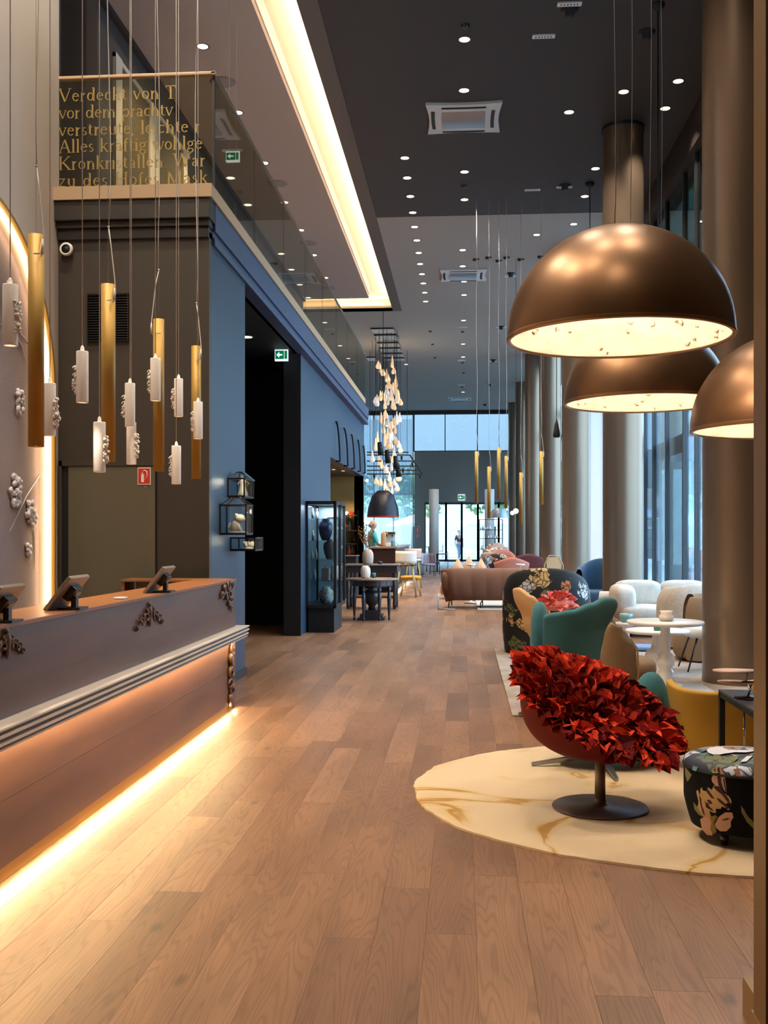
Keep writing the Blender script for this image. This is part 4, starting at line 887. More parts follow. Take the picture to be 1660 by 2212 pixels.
# ================================================================ LANTERNS, VITRINE
def lantern(p0, p1, py0, py1, pyr, pside, lab, roof=True, fig='dog'):
    A = PX(p0, (py0 + py1) / 2, XB); y0 = A.y; B = P(p1, py1, y0); zt = P(p0, py0, y0).z; zb = B.z; x1 = B.x; y1 = PX(pside, py1, x1).y; w_ = x1 - XB; x0 = XB + .004
    t = thing('wall_lantern', lab, 'lantern', (x0 + w_ / 2, (y0 + y1) / 2, zb), 0, 'glass display lanterns on the blue wall')
    f = MB(); b = .014
    for (x, y) in ((x0, y0), (x1, y0), (x0, y1), (x1, y1)): f.bar((x, y, zb), (x, y, zt), b)
    for z in (zb, zt):
        f.bar((x0, y0, z), (x1, y0, z), b); f.bar((x0, y1, z), (x1, y1, z), b); f.bar((x0, y0, z), (x0, y1, z), b); f.bar((x1, y0, z), (x1, y1, z), b)
    f.build('metal_frame', mat('lantern_metal', (52, 44, 40), .35, .7), t, world=True)
    MB().box(x0, x1, y0, y1, zb - .012, zb).build('floor_plate', MATS['lantern_metal'], t, world=True)
    for (a0, a1, c0, c1) in ((x0 + .006, x1 - .006, y0, y0 + .002), (x1, x1 + .002, y0 + .006, y1 - .006), (x0 + .006, x1 - .006, y1, y1 + .002)):
        MB().box(a0, a1, c0, c1, zb, zt).build('glass_pane', M['glassclear'], t, world=True)
    if roof:
        zr = P(p0, pyr, y0).z; mx, my = (x0 + x1) / 2, (y0 + y1) / 2; q = .28; r = MB(); o = .012
        lo = [(x0, y0 - o, zt), (x1 + o, y0 - o, zt), (x1 + o, y1 + o, zt), (x0, y1 + o, zt)]; hi = [(mx + (x - mx) * q, my + (y - my) * q, zr) for x, y, z in lo]
        for i in range(4): r.bar(lo[i], hi[i], .010); r.bar(hi[i], hi[(i + 1) % 4], .010)
        r.build('roof_frame', MATS['lantern_metal'], t, world=True)
        MB().add(lo + hi, [(i, (i + 1) % 4, 4 + (i + 1) % 4, 4 + i) for i in range(4)] + [(4, 5, 6, 7)]).build('roof_pane', M['glassclear'], t, world=True)
    MB().lathe([(.0001, 0), (.012, 0), (.012, .006), (.0001, .006)], (x1 + .012, y0 + .03, (zb + zt) / 2 + .06), n=10).build('catch', M['chrome'], t, world=True)
    # figurine (lies inside: a thing of its own)
    cx, cyy = (x0 + x1) / 2 + .02, (y0 + y1) / 2; mm = MB(); s_ = w_ / .26
    if fig == 'dog':
        mm.sq((cx, cyy, zb + .012), (.10 * s_, .09, .012), .6, .9, 14, 6); mm.sq((cx - .03, cyy, zb + .075), (.045, .04, .06), .9, .9, 14, 9, rot=(0, .35, 0)); mm.sq((cx + .015, cyy, zb + .15), (.05, .045, .042), .9, .9, 14, 9); mm.sq((cx + .062, cyy, zb + .14), (.022, .018, .016), .9, .9, 10, 7)
        mm.sq((cx - .02, cyy - .03, zb + .175), (.012, .012, .028), 1, 1, 8, 6, rot=(.4, 0, 0)); mm.sq((cx - .02, cyy + .03, zb + .175), (.012, .012, .028), 1, 1, 8, 6, rot=(-.4, 0, 0)); mm.tube([(cx, cyy - .02, zb + .09), (cx + .03, cyy - .025, zb + .02)], .014, 7); mm.tube([(cx, cyy + .02, zb + .09), (cx + .03, cyy + .025, zb + .02)], .014, 7); mm.tube([(cx - .07, cyy, zb + .03), (cx - .10, cyy, zb + .07), (cx - .08, cyy, zb + .11)], [.01, .009, .004], 7)
    elif fig == 'lady':
        mm.lathe([(.0001, 0), (.06, 0), (.055, .03), (.035, .09), (.028, .12), (.036, .15), (.03, .17), (.012, .18), (.012, .19)], (cx, cyy, zb + .001), 16); mm.sq((cx, cyy, zb + .205), (.02, .02, .024), 1, 1, 12, 8); mm.tube([(cx + .03, cyy, zb + .165), (cx + .06, cyy, zb + .14), (cx + .045, cyy, zb + .11)], .008, 7); mm.tube([(cx - .03, cyy, zb + .165), (cx - .055, cyy, zb + .13)], .008, 7)
    else:
        for i in range(9):
            a = i * 2 * PI / 9; mm.sq((cx + .035 * math.cos(a), cyy + .03 * math.sin(a), zb + .05 + .012 * (i % 2)), (.034, .014, .022), 1, 1, 9, 6, rot=(0, -.5, a))
        mm.sq((cx, cyy, zb + .06), (.022, .022, .02), 1, 1, 10, 7); mm.sq((cx, cyy, zb + .016), (.05, .045, .016), .8, 1, 14, 6)
    tag(mm.build('porcelain_figurine', M['porcelain']), {'dog': 'white porcelain dog figurine inside the largest wall lantern', 'lady': 'white porcelain standing figurine inside the upper wall lantern', 'flower': 'cream porcelain flower inside the lowest wall lantern'}[fig], 'figurine')
    l = bpy.data.lights.new('lamp_light', 'POINT'); l.energy = 1.2; l.color = SOFTW; l.shadow_soft_size = .01; o = bpy.data.objects.new('lamp_light', l); C.objects.link(o); o.parent = t; o.location = Vector((x1 - .03, y0 + .03, zt - .03)) - t.location
M['porcelain'] = mat('porcelain', (238, 222, 200), .25, coat=.5)
lantern(475, 532, 1091, 1153, 1073, 545, 'largest glass wall lantern in the middle, with the porcelain dog', True, 'dog')
lantern(492, 528, 1034, 1072, 1018, 547, 'upper glass wall lantern with a small pitched roof', True, 'lady')
lantern(498, 551, 1162, 1188, 1150, 567, 'lowest glass wall lantern, jutting past the wall edge', False, 'flower')

# vitrine
VX0, VX1, VY0, VY1 = -2.395, -1.955, 15.9, 17.1
vt = thing('glass_vitrine', 'tall black-framed glass vitrine of old vases beside the black passage', 'display cabinet', (-2.17, 16.5, 0))
MB().box(VX0 + .02, VX1 - .02, VY0 + .02, VY1 - .15, 0, .40).build('plinth', M['black'], vt, world=True)
fr = MB()
for (x, y) in ((VX0, VY0), (VX1, VY0), (VX0, VY1), (VX1, VY1), (VX1, (VY0 + VY1) / 2)): fr.box(x - .022, x + .022, y - .022, y + .022, .38, 2.02)
for z in (.40, 2.0):
    fr.box(VX0, VX1, VY0 - .022, VY0 + .022, z - .025, z + .025).box(VX0, VX1, VY1 - .022, VY1 + .022, z - .025, z + .025).box(VX0 - .022, VX0 + .022, VY0, VY1, z - .025, z + .025).box(VX1 - .022, VX1 + .022, VY0, VY1, z - .025, z + .025)
fr.build('frame', M['black'], vt, world=True)
MB().box(VX0, VX1, VY0, VY1, 1.98, 2.0).build('top_panel', M['black'], vt, world=True); MB().box(VX0, VX1, VY0, VY1, .38, .42).build('base_panel', M['dark'], vt, world=True)
for (a0, a1, c0, c1) in ((VX0, VX1, VY0 - .003, VY0), (VX1, VX1 + .003, VY0, VY1), (VX0, VX0 + .003, VY0, VY1), (VX0, VX1, VY1, VY1 + .003)):
    MB().box(a0, a1, c0, c1, .42, 1.98).build('glass_pane', M['glassclear'], vt, world=True)
M['blueware'] = mat('porcelain_cobalt', (24, 28, 62), .2, coat=.5, col2=(60, 66, 110), nscale=9)
M['bluewhite'] = floral('porcelain_blue_white', (204, 206, 200), 9, [(30, 46, 96), (60, 80, 130), (204, 206, 200), (150, 150, 120)])
M['stoneware'] = mat('stoneware', (84, 78, 80), .6, noise=.25, nscale=16)
M['lacq'] = mat('box_mauve', (150, 130, 132), .5)
shz = [.43, .80, 1.13, 1.42, 1.76]
for z in shz[1:]: MB().box(VX0 + .01, VX1 - .01, VY0 + .02, VY1 - .02, z - .014, z - .004).build('glass_shelf', M['glassclear'], vt, world=True)
vj = lambda prof, c, m, n, lb, cat='vase': tag(MB().lathe(prof, c, 26).build(n, m), lb, cat)
vx = -2.12
vj([(.0001, 0), (.07, 0), (.11, .07), (.12, .15), (.10, .21), (.06, .24), (.065, .27), (.055, .27), (.05, .24)], (vx, 16.12, shz[0] + .001), M['bluewhite'], 'ginger_jar', 'squat blue and white patterned jar on the lowest vitrine shelf', 'jar')
bx_ = MB().box(vx - .07, vx + .05, 16.06, 16.2, shz[1], shz[1] + .19); bx_.lathe([(.03, 0), (.012, .02), (.02, .04), (.0001, .05)], (vx - .01, 16.13, shz[1] + .19), 12)
tag(bx_.build('tea_caddy', M['lacq'], bevel=.006), 'square mauve lidded tea caddy in the vitrine', 'caddy')
vj([(.0001, 0), (.04, 0), (.05, .05), (.03, .13), (.04, .2), (.03, .25), (.0001, .26)], (vx + .09, 16.3, shz[1]), M['bluewhite'], 'statuette_vase', 'narrow blue and white vase beside the mauve caddy')
vj([(.0001, 0), (.05, 0), (.085, .10), (.10, .19), (.09, .25), (.04, .28), (.045, .31), (.035, .31)], (vx + .05, 16.12, shz[2] - .002), M['stoneware'], 'stoneware_jar', 'dark grey shouldered stoneware jar on the middle vitrine shelf', 'jar')
vj([(.0001, 0), (.06, 0), (.10, .10), (.115, .20), (.10, .27), (.055, .30), (.06, .32), (.04, .35), (.0001, .37)], (vx - .01, 16.12, shz[3] - .001), M['blueware'], 'lidded_vase', 'large cobalt blue lidded vase high in the vitrine')
vj([(.0001, 0), (.09, 0), (.12, .03), (.10, .035), (.0001, .02)], (vx + .04, 16.5, shz[4]), M['steel'], 'metal_bowl', 'shallow metal bowl on the top vitrine shelf', 'bowl')
for i, (x, y, z) in enumerate(((-2.34, 16.1, shz[2]), (-2.30, 16.25, shz[2]), (-2.34, 16.4, shz[1]), (-2.33, 16.1, shz[4]), (-2.29, 16.3, shz[4]), (-2.34, 16.2, shz[3]))):
    tag(MB().lathe([(.0001, 0), (.02, 0), (.02, .1), (.009, .12), (.009, .16), (.0001, .16)], (x, y, z), 14).build('small_bottle', M['offwhite']), 'little pale bottle near the left glass of the vitrine, %s shelf place' % ordw(i), 'bottle', 'pale bottles in the vitrine')
l = area('vitrine_light', ((VX0 + VX1) / 2, 16.5, 1.965), (0, 0, 0), .3, 1.0, 26, (.85, .93, 1))
MB().box(VX0 + .02, VX1 - .02, VY1 - .03, VY1 - .02, .42, 1.98).build('pale_backing', mat('vitrine_pale', (150, 164, 176), .6), vt, world=True)  # pale panel added so the interior looks bright behind the glass

# ================================================================ RUGS
def rug_mat(name, base, veins, dark):
    m = mat(name, base, .95, spec=.1, noise=.1, nscale=5, bump=.5, bscale=260); nt = m.node_tree; N = nt.nodes; L = nt.links; b = N['Principled BSDF']
    g = N.new('ShaderNodeNewGeometry'); mp = N.new('ShaderNodeMapping'); mp.inputs['Rotation'].default_value = (0, 0, .5); L.new(g.outputs['Position'], mp.inputs[0])
    n = N.new('ShaderNodeTexNoise'); n.inputs['Scale'].default_value = .8; n.inputs['Detail'].default_value = 5; n.inputs['Distortion'].default_value = 1.4; L.new(mp.outputs[0], n.inputs['Vector'])
    mu = N.new('ShaderNodeMath'); mu.operation = 'MULTIPLY'; mu.inputs[1].default_value = 26; L.new(n.outputs[0], mu.inputs[0]); si = N.new('ShaderNodeMath'); si.operation = 'SINE'; L.new(mu.outputs[0], si.inputs[0])
    r = N.new('ShaderNodeValToRGB'); L.new(si.outputs[0], r.inputs[0]); e = r.color_ramp.elements; e[0].position = .0; e[0].color = lin(base); e[1].position = 1; e[1].color = lin(veins); x = e.new(.80); x.color = lin([(a_ + b_) // 2 for a_, b_ in zip(base, dark)]); x = e.new(.93); x.color = lin(dark)
    n2 = N.new('ShaderNodeTexNoise'); n2.inputs['Scale'].default_value = 1.1; n2.inputs['Detail'].default_value = 2; L.new(g.outputs['Position'], n2.inputs['Vector']); r2 = N.new('ShaderNodeMapRange'); r2.inputs[1].default_value = .40; r2.inputs[2].default_value = .52; L.new(n2.outputs[0], r2.inputs[0])
    mx = N.new('ShaderNodeMix'); mx.data_type = 'RGBA'; L.new(r2.outputs[0], mx.inputs[0]); mx.inputs[6].default_value = lin(base); L.new(r.outputs[0], mx.inputs[7]); L.new(mx.outputs[2], b.inputs['Base Color'])
    return m
rugA = rug_mat('rug_cream', (214, 190, 158), (176, 134, 74), (204, 172, 124))
mb = MB(); n_ = 220; rr_ = random.Random(5); out = []
for i in range(n_):
    a = 2 * PI * i / n_; k_ = 1 + .008 * math.sin(a * 5 + 1) + .004 * math.sin(a * 19) + rr_.uniform(-.003, .003); ex_ = 1.02 if math.cos(a) < 0 else 1
    out.append((1.62 + 1.88 * k_ * math.cos(a) * ex_, 6.14 + 1.53 * k_ * math.sin(a)))
mb.add([(x, y, 0.0005) for x, y in out] + [(x, y, .012) for x, y in out] + [(1.62 + (x - 1.62) * .985, 6.14 + (y - 6.14) * .985, .018) for x, y in out],
       [(i, (i + 1) % n_, n_ + (i + 1) % n_, n_ + i) for i in range(n_)] + [(n_ + i, n_ + (i + 1) % n_, 2 * n_ + (i + 1) % n_, 2 * n_ + i) for i in range(n_)] + [tuple(range(2 * n_, 3 * n_))])
rg_ = thing('organic_rug', 'large cream pebble-shaped rug with golden marbling under the red petal chair', 'rug', (1.62, 6.14, 0))
mb.build('pile', rugA, rg_, world=True)
rugB = mat('rug_pale', (186, 168, 152), .95, nscale=3.2, col2=(140, 124, 112), bump=.4, bscale=200)
tag(MB().box(.41, 3.6, 8.68, 13.7, 0.0006, .014).build('area_rug', rugB, bevel=.004), 'pale faded ornamental rug beneath the wing chairs and white tables', 'rug')
tag(MB().box(.3, 3.4, 20.85, 25.8, .0006, .014).build('area_rug', mat('rug_grey', (176, 168, 160), .95, bump=.4, bscale=200)), 'flat grey rug under the brown tufted sofa', 'rug')
MB()

# ================================================================ RED PETAL CHAIR
Yc = 5.735; cc = P(1297, 1752, Yc); Rr = ray(1297, 1752)
Rv = Vector((_c, _s, 0)); Fv = Vector((-_s, _c, 0)); Zv = Vector((0, 0, 1))
pc = thing('petal_armchair', 'armchair covered in ruffled red felt petals on a round brown pedestal', 'armchair', (cc.x, cc.y, 0))
M['petalred'] = None
def petal_mat():
    m = bpy.data.materials.new('felt_petal'); m.use_nodes = True; nt = m.node_tree; N = nt.nodes; L = nt.links; b = N['Principled BSDF']
    oi = N.new('ShaderNodeObjectInfo'); g = N.new('ShaderNodeNewGeometry'); a = N.new('ShaderNodeMath'); a.operation = 'ADD'; L.new(oi.outputs['Random'], a.inputs[0]); L.new(g.outputs['Random Per Island'], a.inputs[1]); f = N.new('ShaderNodeMath'); f.operation = 'FRACT'; L.new(a.outputs[0], f.inputs[0])
    r = N.new('ShaderNodeValToRGB'); L.new(f.outputs[0], r.inputs[0]); e = r.color_ramp.elements; e[0].color = lin((66, 8, 12)); e[1].color = lin((222, 76, 40)); x = e.new(.35); x.color = lin((128, 20, 16)); x = e.new(.7); x.color = lin((194, 48, 26))
    L.new(r.outputs[0], b.inputs['Base Color']); b.inputs['Roughness'].default_value = .9; b.inputs['Specular IOR Level'].default_value = .15; return m
PM = petal_mat()
MB().lathe([(.0001, 0), (.255, 0), (.26, .006), (.255, .012), (.06, .016), (.034, .03), (.03, .05)], (0, 0, 0), 64).build('pedestal_disc', mat('pedestal_brown', (74, 56, 52), .45, .3), pc, loc=(0, 0, .018))
CO = P(1292, 1522, Yc) - Vector((cc.x, cc.y, 0))
A_ = (Rv * .90 + Zv * -.42 - Fv * .05).normalized(); B_ = (Fv * .86 + Rv * .21 + Zv * .46); B_ = (B_ - A_ * B_.dot(A_)).normalized(); N_ = A_.cross(B_)
if N_.z < 0: N_ = -N_
AA, BB, DD = .45, .315, .36
def shell(u, v, dep=DD, k=1.0):
    th = 2 * PI * u; r = v; sk = -.10 * (1 - r * r)
    return CO + A_ * (AA * k * r * math.cos(th) + sk) + B_ * (BB * k * r * math.sin(th)) - N_ * dep * (1 - r ** 2.4)
low = min((shell(i / 40, j / 20) for i in range(40) for j in range(21)), key=lambda p: p.z)
MB().tube([(0, 0, .05), (0, 0, .16), (0, 0, CO.z - .22)], [.030, .0285, .0285], 24).build('pedestal_pole', mat('pole_brown', (104, 82, 70), .4, .4), pc, loc=(0, 0, 0))
MB().grid(lambda u, v: shell(u, max(v, .001)), 64, 22, closed=True).build('shell', mat('shell_red', (96, 17, 11), .8, spec=.2), pc, loc=(0, 0, 0))
MB().grid(lambda u, v: shell(u, max(v, .001), .10, .985), 48, 10, closed=True).build('inner_cushion', mat('cushion_maroon', (60, 10, 14), .9), pc, loc=(0, 0, 0))
def petal_mesh(seed):
    rg = random.Random(seed); mb = MB(); L_ = rg.uniform(.095, .125); W = L_ * rg.uniform(.24, .36); f = rg.uniform(.3, .95)
    # folded felt leaf: spine raised, edges curled, pointed tip
    c = []
    for i in range(5):
        t = i / 4; w = W * math.sin(PI * (t * .85 + .12)) * (1 if i < 4 else .08); z = .02 * math.sin(t * 3) ; cu = rg.uniform(-.008, .008)
        c.append(((L_ * t, -w, z + f * w + cu), (L_ * t, 0, z), (L_ * t, w, z + f * w - cu)))
    vs = [p for q in c for p in q]; fs = []
    for i in range(4):
        for j in range(2): a = i * 3 + j; fs.append((a, a + 1, a + 4, a + 3))
    return mb.add(vs, fs, False)
PMB = [petal_mesh(i) for i in range(7)]; PME = [m_.mesh('petal', PM) for m_ in PMB]
rg = random.Random(11); stuff = MB(); npet = 0; spots = []
for ring, cnt in ((0.0, 6), (.14, 20), (.28, 34), (.42, 48), (.55, 62), (.68, 76), (.80, 92), (.90, 112), (.98, 122)):
    for k_ in range(cnt): spots.append((ring + rg.uniform(-.05, .05), 2 * PI * (k_ + rg.uniform(-.4, .4)) / cnt))
rg.shuffle(spots)
for r, th in spots:
    r = max(0, min(1.0, r)); base = CO + A_ * AA * r * math.cos(th) + B_ * BB * r * math.sin(th) - N_ * (.03 + .06 * (1 - r ** 2.4))
    outw = (A_ * math.cos(th) + B_ * math.sin(th)); tilt = rg.uniform(.15, 1.0) if r < .85 else rg.uniform(-.1, .75)
    spin = rg.uniform(-1.5, 1.5) if r < .8 else rg.uniform(-.7, .7); o2 = Matrix.Rotation(spin, 3, N_) @ outw
    d = (o2 * math.cos(tilt) + N_ * math.sin(tilt)).normalized(); sd = N_.cross(o2).normalized(); up = d.cross(sd)
    roll = rg.uniform(-.9, .9); sd2 = sd * math.cos(roll) + up * math.sin(roll); up2 = d.cross(sd2); Mx = Matrix((d, sd2, up2)).transposed(); s_ = rg.uniform(.8, 1.1)
    if npet < 300:
        o = part('petal', PME[npet % 7], pc, base); o.rotation_euler = Mx.to_euler(); o.scale = (s_,) * 3; npet += 1
    else:
        m_ = PMB[rg.randrange(7)]; stuff.add([base + Mx @ (Vector(v) * s_) for v in m_.v], m_.f, False)
stuff.build('petals', PM, pc, loc=(0, 0, 0))['kind'] = 'stuff'

# ================================================================ WING CHAIRS
def wing_chair(loc, facing, m_out, m_in, lab, H=1.0, W=.37, star=True, grp=None, arm=.56, sc=1.0, wing=1.15, waist=.62):
    t = thing('wing_chair', lab, 'armchair', loc, facing, grp)
    # local: chair faces +Y; back at -Y
    zb = .30
    def tm(z):  # half angle of the shell at height z
        k_ = [(0.0, 1.75), (.22, 1.95), (.33, 1.7), (.45, waist), (.60, waist + .12), (.80, wing), (.93, wing + .05), (1.0, wing * .92)]
        z = z
        for (a, va), (b, vb) in zip(k_[:-1], k_[1:]):
            if a <= z <= b: q = (z - a) / (b - a); q = q * q * (3 - 2 * q); return va + (vb - va) * q
        return k_[-1][1]
    def f(u, v):
        th = (2 * u - 1) * tm(v); zt_ = H - .07 * math.cos(th * 1.3) * (v > .5) * (v - .5) * 2
        z = zb + (zt_ - zb) * v
        r = W * (.80 + .28 * min(1, v * 3) + .05 * v) ; rx = r; ry = r * (1.02 - .05 * v)
        return Vector((rx * math.sin(th) * sc, -ry * math.cos(th) - .12 * v ** 1.4, z))
    b = MB().grid(f, 25, 19); o = b.build('shell', m_out, t, loc=(0, 0, 0)); so = o.modifiers.new('s', 'SOLIDIFY'); so.thickness = .055; so.offset = 0; sb = o.modifiers.new('b', 'SUBSURF'); sb.levels = 1; sb.render_levels = 1
    s_ = MB().sq((0, .0, .36), (W * .92 * sc, W * .95, .085), .5, .75, 28, 12); s_.build('seat_cushion', m_in, t, loc=(0, 0, 0))
    MB().sq((0, -.0, .29), (W * .8 * sc, W * .8, .06), .5, .8, 24, 8).build('seat_base', m_out, t, loc=(0, 0, 0))
    if star:
        s2 = MB()
        for k_ in range(4):
            a = .35 + k_ * PI / 2; d = Vector((math.cos(a), math.sin(a), 0)); n = Vector((-d.y, d.x, 0)); q0 = d * .03; q1 = d * .36
            s2.add([q0 + n * .03 + Zv * .085, q0 - n * .03 + Zv * .085, q1 - n * .012 + Zv * .022, q1 + n * .012 + Zv * .022, q0 + n * .02 + Zv * .055, q0 - n * .02 + Zv * .055, q1 - n * .008 + Zv * .002, q1 + n * .008 + Zv * .002], [(0, 1, 2, 3), (4, 7, 6, 5), (0, 3, 7, 4), (1, 5, 6, 2), (2, 6, 7, 3), (0, 4, 5, 1)])
        s2.build('star_base', M['steel'], t, loc=(0, 0, 0)); MB().tube([(0, 0, .07), (0, 0, .25)], .024, 16).build('swivel_pole', M['steel'], t, loc=(0, 0, 0))
    else:
        for x, y in ((-1, -1), (1, -1), (1, 1), (-1, 1)): MB().tube([(x * W * .5, y * W * .5, .26), (x * W * .62, y * W * .62, .0)], [.016, .010], 8).build('leg', M['dark'], t, loc=(0, 0, 0))
    return t
M['teal'] = mat('felt_teal', (44, 100, 112), .9, sheen=.1, bump=.15, bscale=500); M['tealL'] = mat('felt_teal_light', (120, 170, 176), .9, sheen=.3)
M['taupef'] = mat('fabric_taupe', (138, 112, 86), .9, bump=.2, bscale=400, noise=.06, nscale=30); M['creamf'] = mat('fabric_cream', (196, 160, 116), .9)
def lerp_tab(tab, x):
    for (a, va), (b, vb) in zip(tab[:-1], tab[1:]):
        if a <= x <= b: q = (x - a) / (b - a); q = q * q * (3 - 2 * q); return va + (vb - va) * q
    return tab[-1][1] if x > tab[-1][0] else tab[0][1]
def shell_panel(t, m, xl, xr, yt, yb, Y0, bow, uc=.45, name='backrest', thick=.055, nu=26, nv=18):
    # upholstered curved panel; outline tables are read off the photograph and set at the chair's own depth
    def f(u, v):
        Y = Y0 + bow * (u - uc) ** 2 * 4 - .10 * v
        q = P(lerp_tab(xl, v) + (lerp_tab(xr, v) - lerp_tab(xl, v)) * u, yb + (lerp_tab(yt, u) - yb) * v, Y); return q - t.location
    o = MB().grid(f, nu, nv).build(name, m, t, loc=(0, 0, 0)); so = o.modifiers.new('s', 'SOLIDIFY'); so.thickness = thick; so.offset = -1; sb = o.modifiers.new('b', 'SUBSURF'); sb.levels = 1; sb.render_levels = 2; return o
def star(t, r=.36, z0=0.0, ph=.35):
    s2 = MB()
    for k_ in range(4):
        a = ph + k_ * PI / 2; d = Vector((math.cos(a), math.sin(a), 0)); n = Vector((-d.y, d.x, 0)); q0 = d * .03; q1 = d * r
        s2.add([q0 + n * .03 + Zv * .085, q0 - n * .03 + Zv * .085, q1 - n * .012 + Zv * .022, q1 + n * .012 + Zv * .022, q0 + n * .02 + Zv * .055, q0 - n * .02 + Zv * .055, q1 - n * .008 + Zv * .002, q1 + n * .008 + Zv * .002], [(0, 1, 2, 3), (4, 7, 6, 5), (0, 3, 7, 4), (1, 5, 6, 2), (2, 6, 7, 3), (0, 4, 5, 1)])
    s2.build('star_base', M['steel'], t, loc=(0, 0, 0)); MB().tube([(0, 0, .07), (0, 0, .25)], .024, 16).build('swivel_pole', M['steel'], t, loc=(0, 0, 0))
q = PZ(1302, 1663, .018); wc1 = thing('wing_chair', 'teal felt wing chair on a steel star base, behind the red petal chair', 'armchair', (q.x, q.y + .12, .018))
shell_panel(wc1, M['teal'], [(0, 1205), (.4, 1182), (.75, 1172), (1, 1172)], [(0, 1290), (.35, 1298), (.58, 1301), (.75, 1310), (.88, 1330), (.96, 1341), (1, 1338)], [(0, 1330), (.12, 1325), (.4, 1319), (.66, 1304), (.86, 1290), (.95, 1289), (1, 1298)], 1575, 6.62, .10, .3)
def pad_fn(v): return Vector((v.x * (1 - .25 * (v.z < 0) * abs(v.z) / .3), v.y, v.z))
MB().sq(P(1168, 1405, 6.78) - wc1.location, (.058, .15, .315), .72, .9, 26, 20, rot=(0, -.02, -.25), fn=pad_fn).build('wing_pad', M['teal'], wc1, loc=(0, 0, 0))
MB().sq(P(1407, 1545, 6.95) - wc1.location, (.135, .10, .285), .95, .8, 28, 20, rot=(0, 0, .55)).build('armrest', M['teal'], wc1, loc=(0, 0, 0))
MB().sq(P(1330, 1560, 6.92) - wc1.location, (.34, .28, .09), .6, .8, 30, 12).build('seat_cushion', M['tealL'], wc1, loc=(0, 0, 0))
MB().sq(P(1300, 1590, 6.85) - wc1.location, (.34, .27, .09), .6, .8, 28, 10).build('seat_base', M['teal'], wc1, loc=(0, 0, 0)); star(wc1, .44, ph=.10)
q = P(1184, 1480, 8.85); wc2 = thing('wing_chair', 'cream shell wing chair directly behind the teal wing chair', 'armchair', (q.x, 8.75, .014))
shell_panel(wc2, M['creamf'], [(0, 1165), (.25, 1150), (.6, 1128), (.9, 1108), (1, 1105)], [(0, 1215), (1, 1200)], [(0, 1272), (.1, 1270), (.45, 1288), (.75, 1316), (1, 1340)], 1440, 8.35, .12, .6, thick=.04)
MB().sq((.02, .05, .36), (.27, .28, .10), .6, .8, 28, 12).build('seat_cushion', M['creamf'], wc2, loc=(0, 0, 0)); star(wc2, .27)
q = P(1352, 1512, 8.95); wc3 = thing('wing_chair', 'rounded taupe shell chair between the teal chair and the white tables', 'armchair', (q.x, 8.95, .014))
shell_panel(wc3, M['taupef'], [(0, 1300), (.5, 1296), (.85, 1302), (1, 1310)], [(0, 1372), (.4, 1379), (.75, 1377), (.93, 1364), (1, 1352)], [(0, 1352), (.3, 1347), (.6, 1349), (.85, 1358), (1, 1372)], 1500, 8.5, .10, .3)
rp = [P(lerp_tab([(0, 1372), (.4, 1379), (.75, 1377), (.93, 1364), (1, 1352)], v) + 1, 1500 + (1372 - 1500) * v, 8.5 + .10 * .49 * 4 - .1 * v) - wc3.location for v in [k_ / 14 for k_ in range(15)]]
MB().tube(rp, .008, 6).build('piping', M['creamf'], wc3, loc=(0, 0, 0)); MB().sq((.0, .06, .36), (.26, .28, .10), .6, .8, 28, 12).build('seat_cushion', M['taupef'], wc3, loc=(0, 0, 0)); star(wc3, .27)

# black floral high-back lounge chair
M['floral'] = floral('fabric_black_floral', (8, 8, 10), 4.6, [(200, 160, 100), (196, 190, 190), (10, 10, 12), (190, 110, 60), (98, 104, 60), (150, 80, 90), (10, 10, 12)])
def tub_chair(name, loc, rz, W, D, H, m, lab, cat='armchair', seatz=.40, arm=.62, legs=None, n=40, thick=.16, roll=1.0, grp=None, seatm=None):
    t = thing(name, lab, cat, loc, rz, grp)
    z0 = .02 if not legs else legs
    # body: outer shell swept round back and arms, height falling toward the arms
    def f(u, v):
        th = (u * 2 - 1) * 2.25; h = arm + (H - arm) * (0.5 + .5 * math.cos(min(PI, abs(th) * 1.25))) 
        prof = [(-thick * .5, 0), (-thick * .62, .25), (-thick * .55, .8), (-thick * .2, 1.0), (thick * .25, 1.0), (thick * .5, .9), (thick * .55, .5), (thick * .5, .2)]
        i = v * (len(prof) - 1); a = int(min(i, len(prof) - 2)); q = i - a; po = prof[a][0] + (prof[a + 1][0] - prof[a][0]) * q; pz = prof[a][1] + (prof[a + 1][1] - prof[a][1]) * q
        r = 1.0; x = (W / 2 - thick / 2 - po) * math.copysign(abs(math.sin(th)) ** .8, math.sin(th)); y = -(D / 2 - thick / 2 - po) * math.copysign(abs(math.cos(th)) ** .8, math.cos(th))
        return Vector((x * (1 + .04 * pz), y - .06 * pz * (1 if abs(th) < 1.5 else 0), z0 + (h - z0) * pz))
    o = MB().grid(f, n, 15).build('backrest', m, t, loc=(0, 0, 0)); sb = o.modifiers.new('b', 'SUBSURF'); sb.levels = 1; sb.render_levels = 1
    MB().sq((0, .02, (z0 + seatz) / 2), (W / 2 * .9, D / 2 * .95, (seatz - z0) / 2), .35, .5, 32, 10).build('seat', seatm or m, t, loc=(0, 0, 0))
    if legs:
        for x, y in ((-1, -1), (1, -1), (1, 1), (-1, 1)): MB().tube([(x * W * .34, y * D * .34, legs + .03), (x * W * .38, y * D * .38, 0)], [.014, .010], 8).build('leg', M['dark'], t, loc=(0, 0, 0))
    return t
q = PZ(1150, 1412, .014)
tub_chair('lounge_chair', (q.x + .20, q.y + .25, .014), math.radians(-8), 1.06, .95, 1.08, M['floral'], 'tall black lounge chair printed with pale and rust flowers', thick=.18, arm=.85)
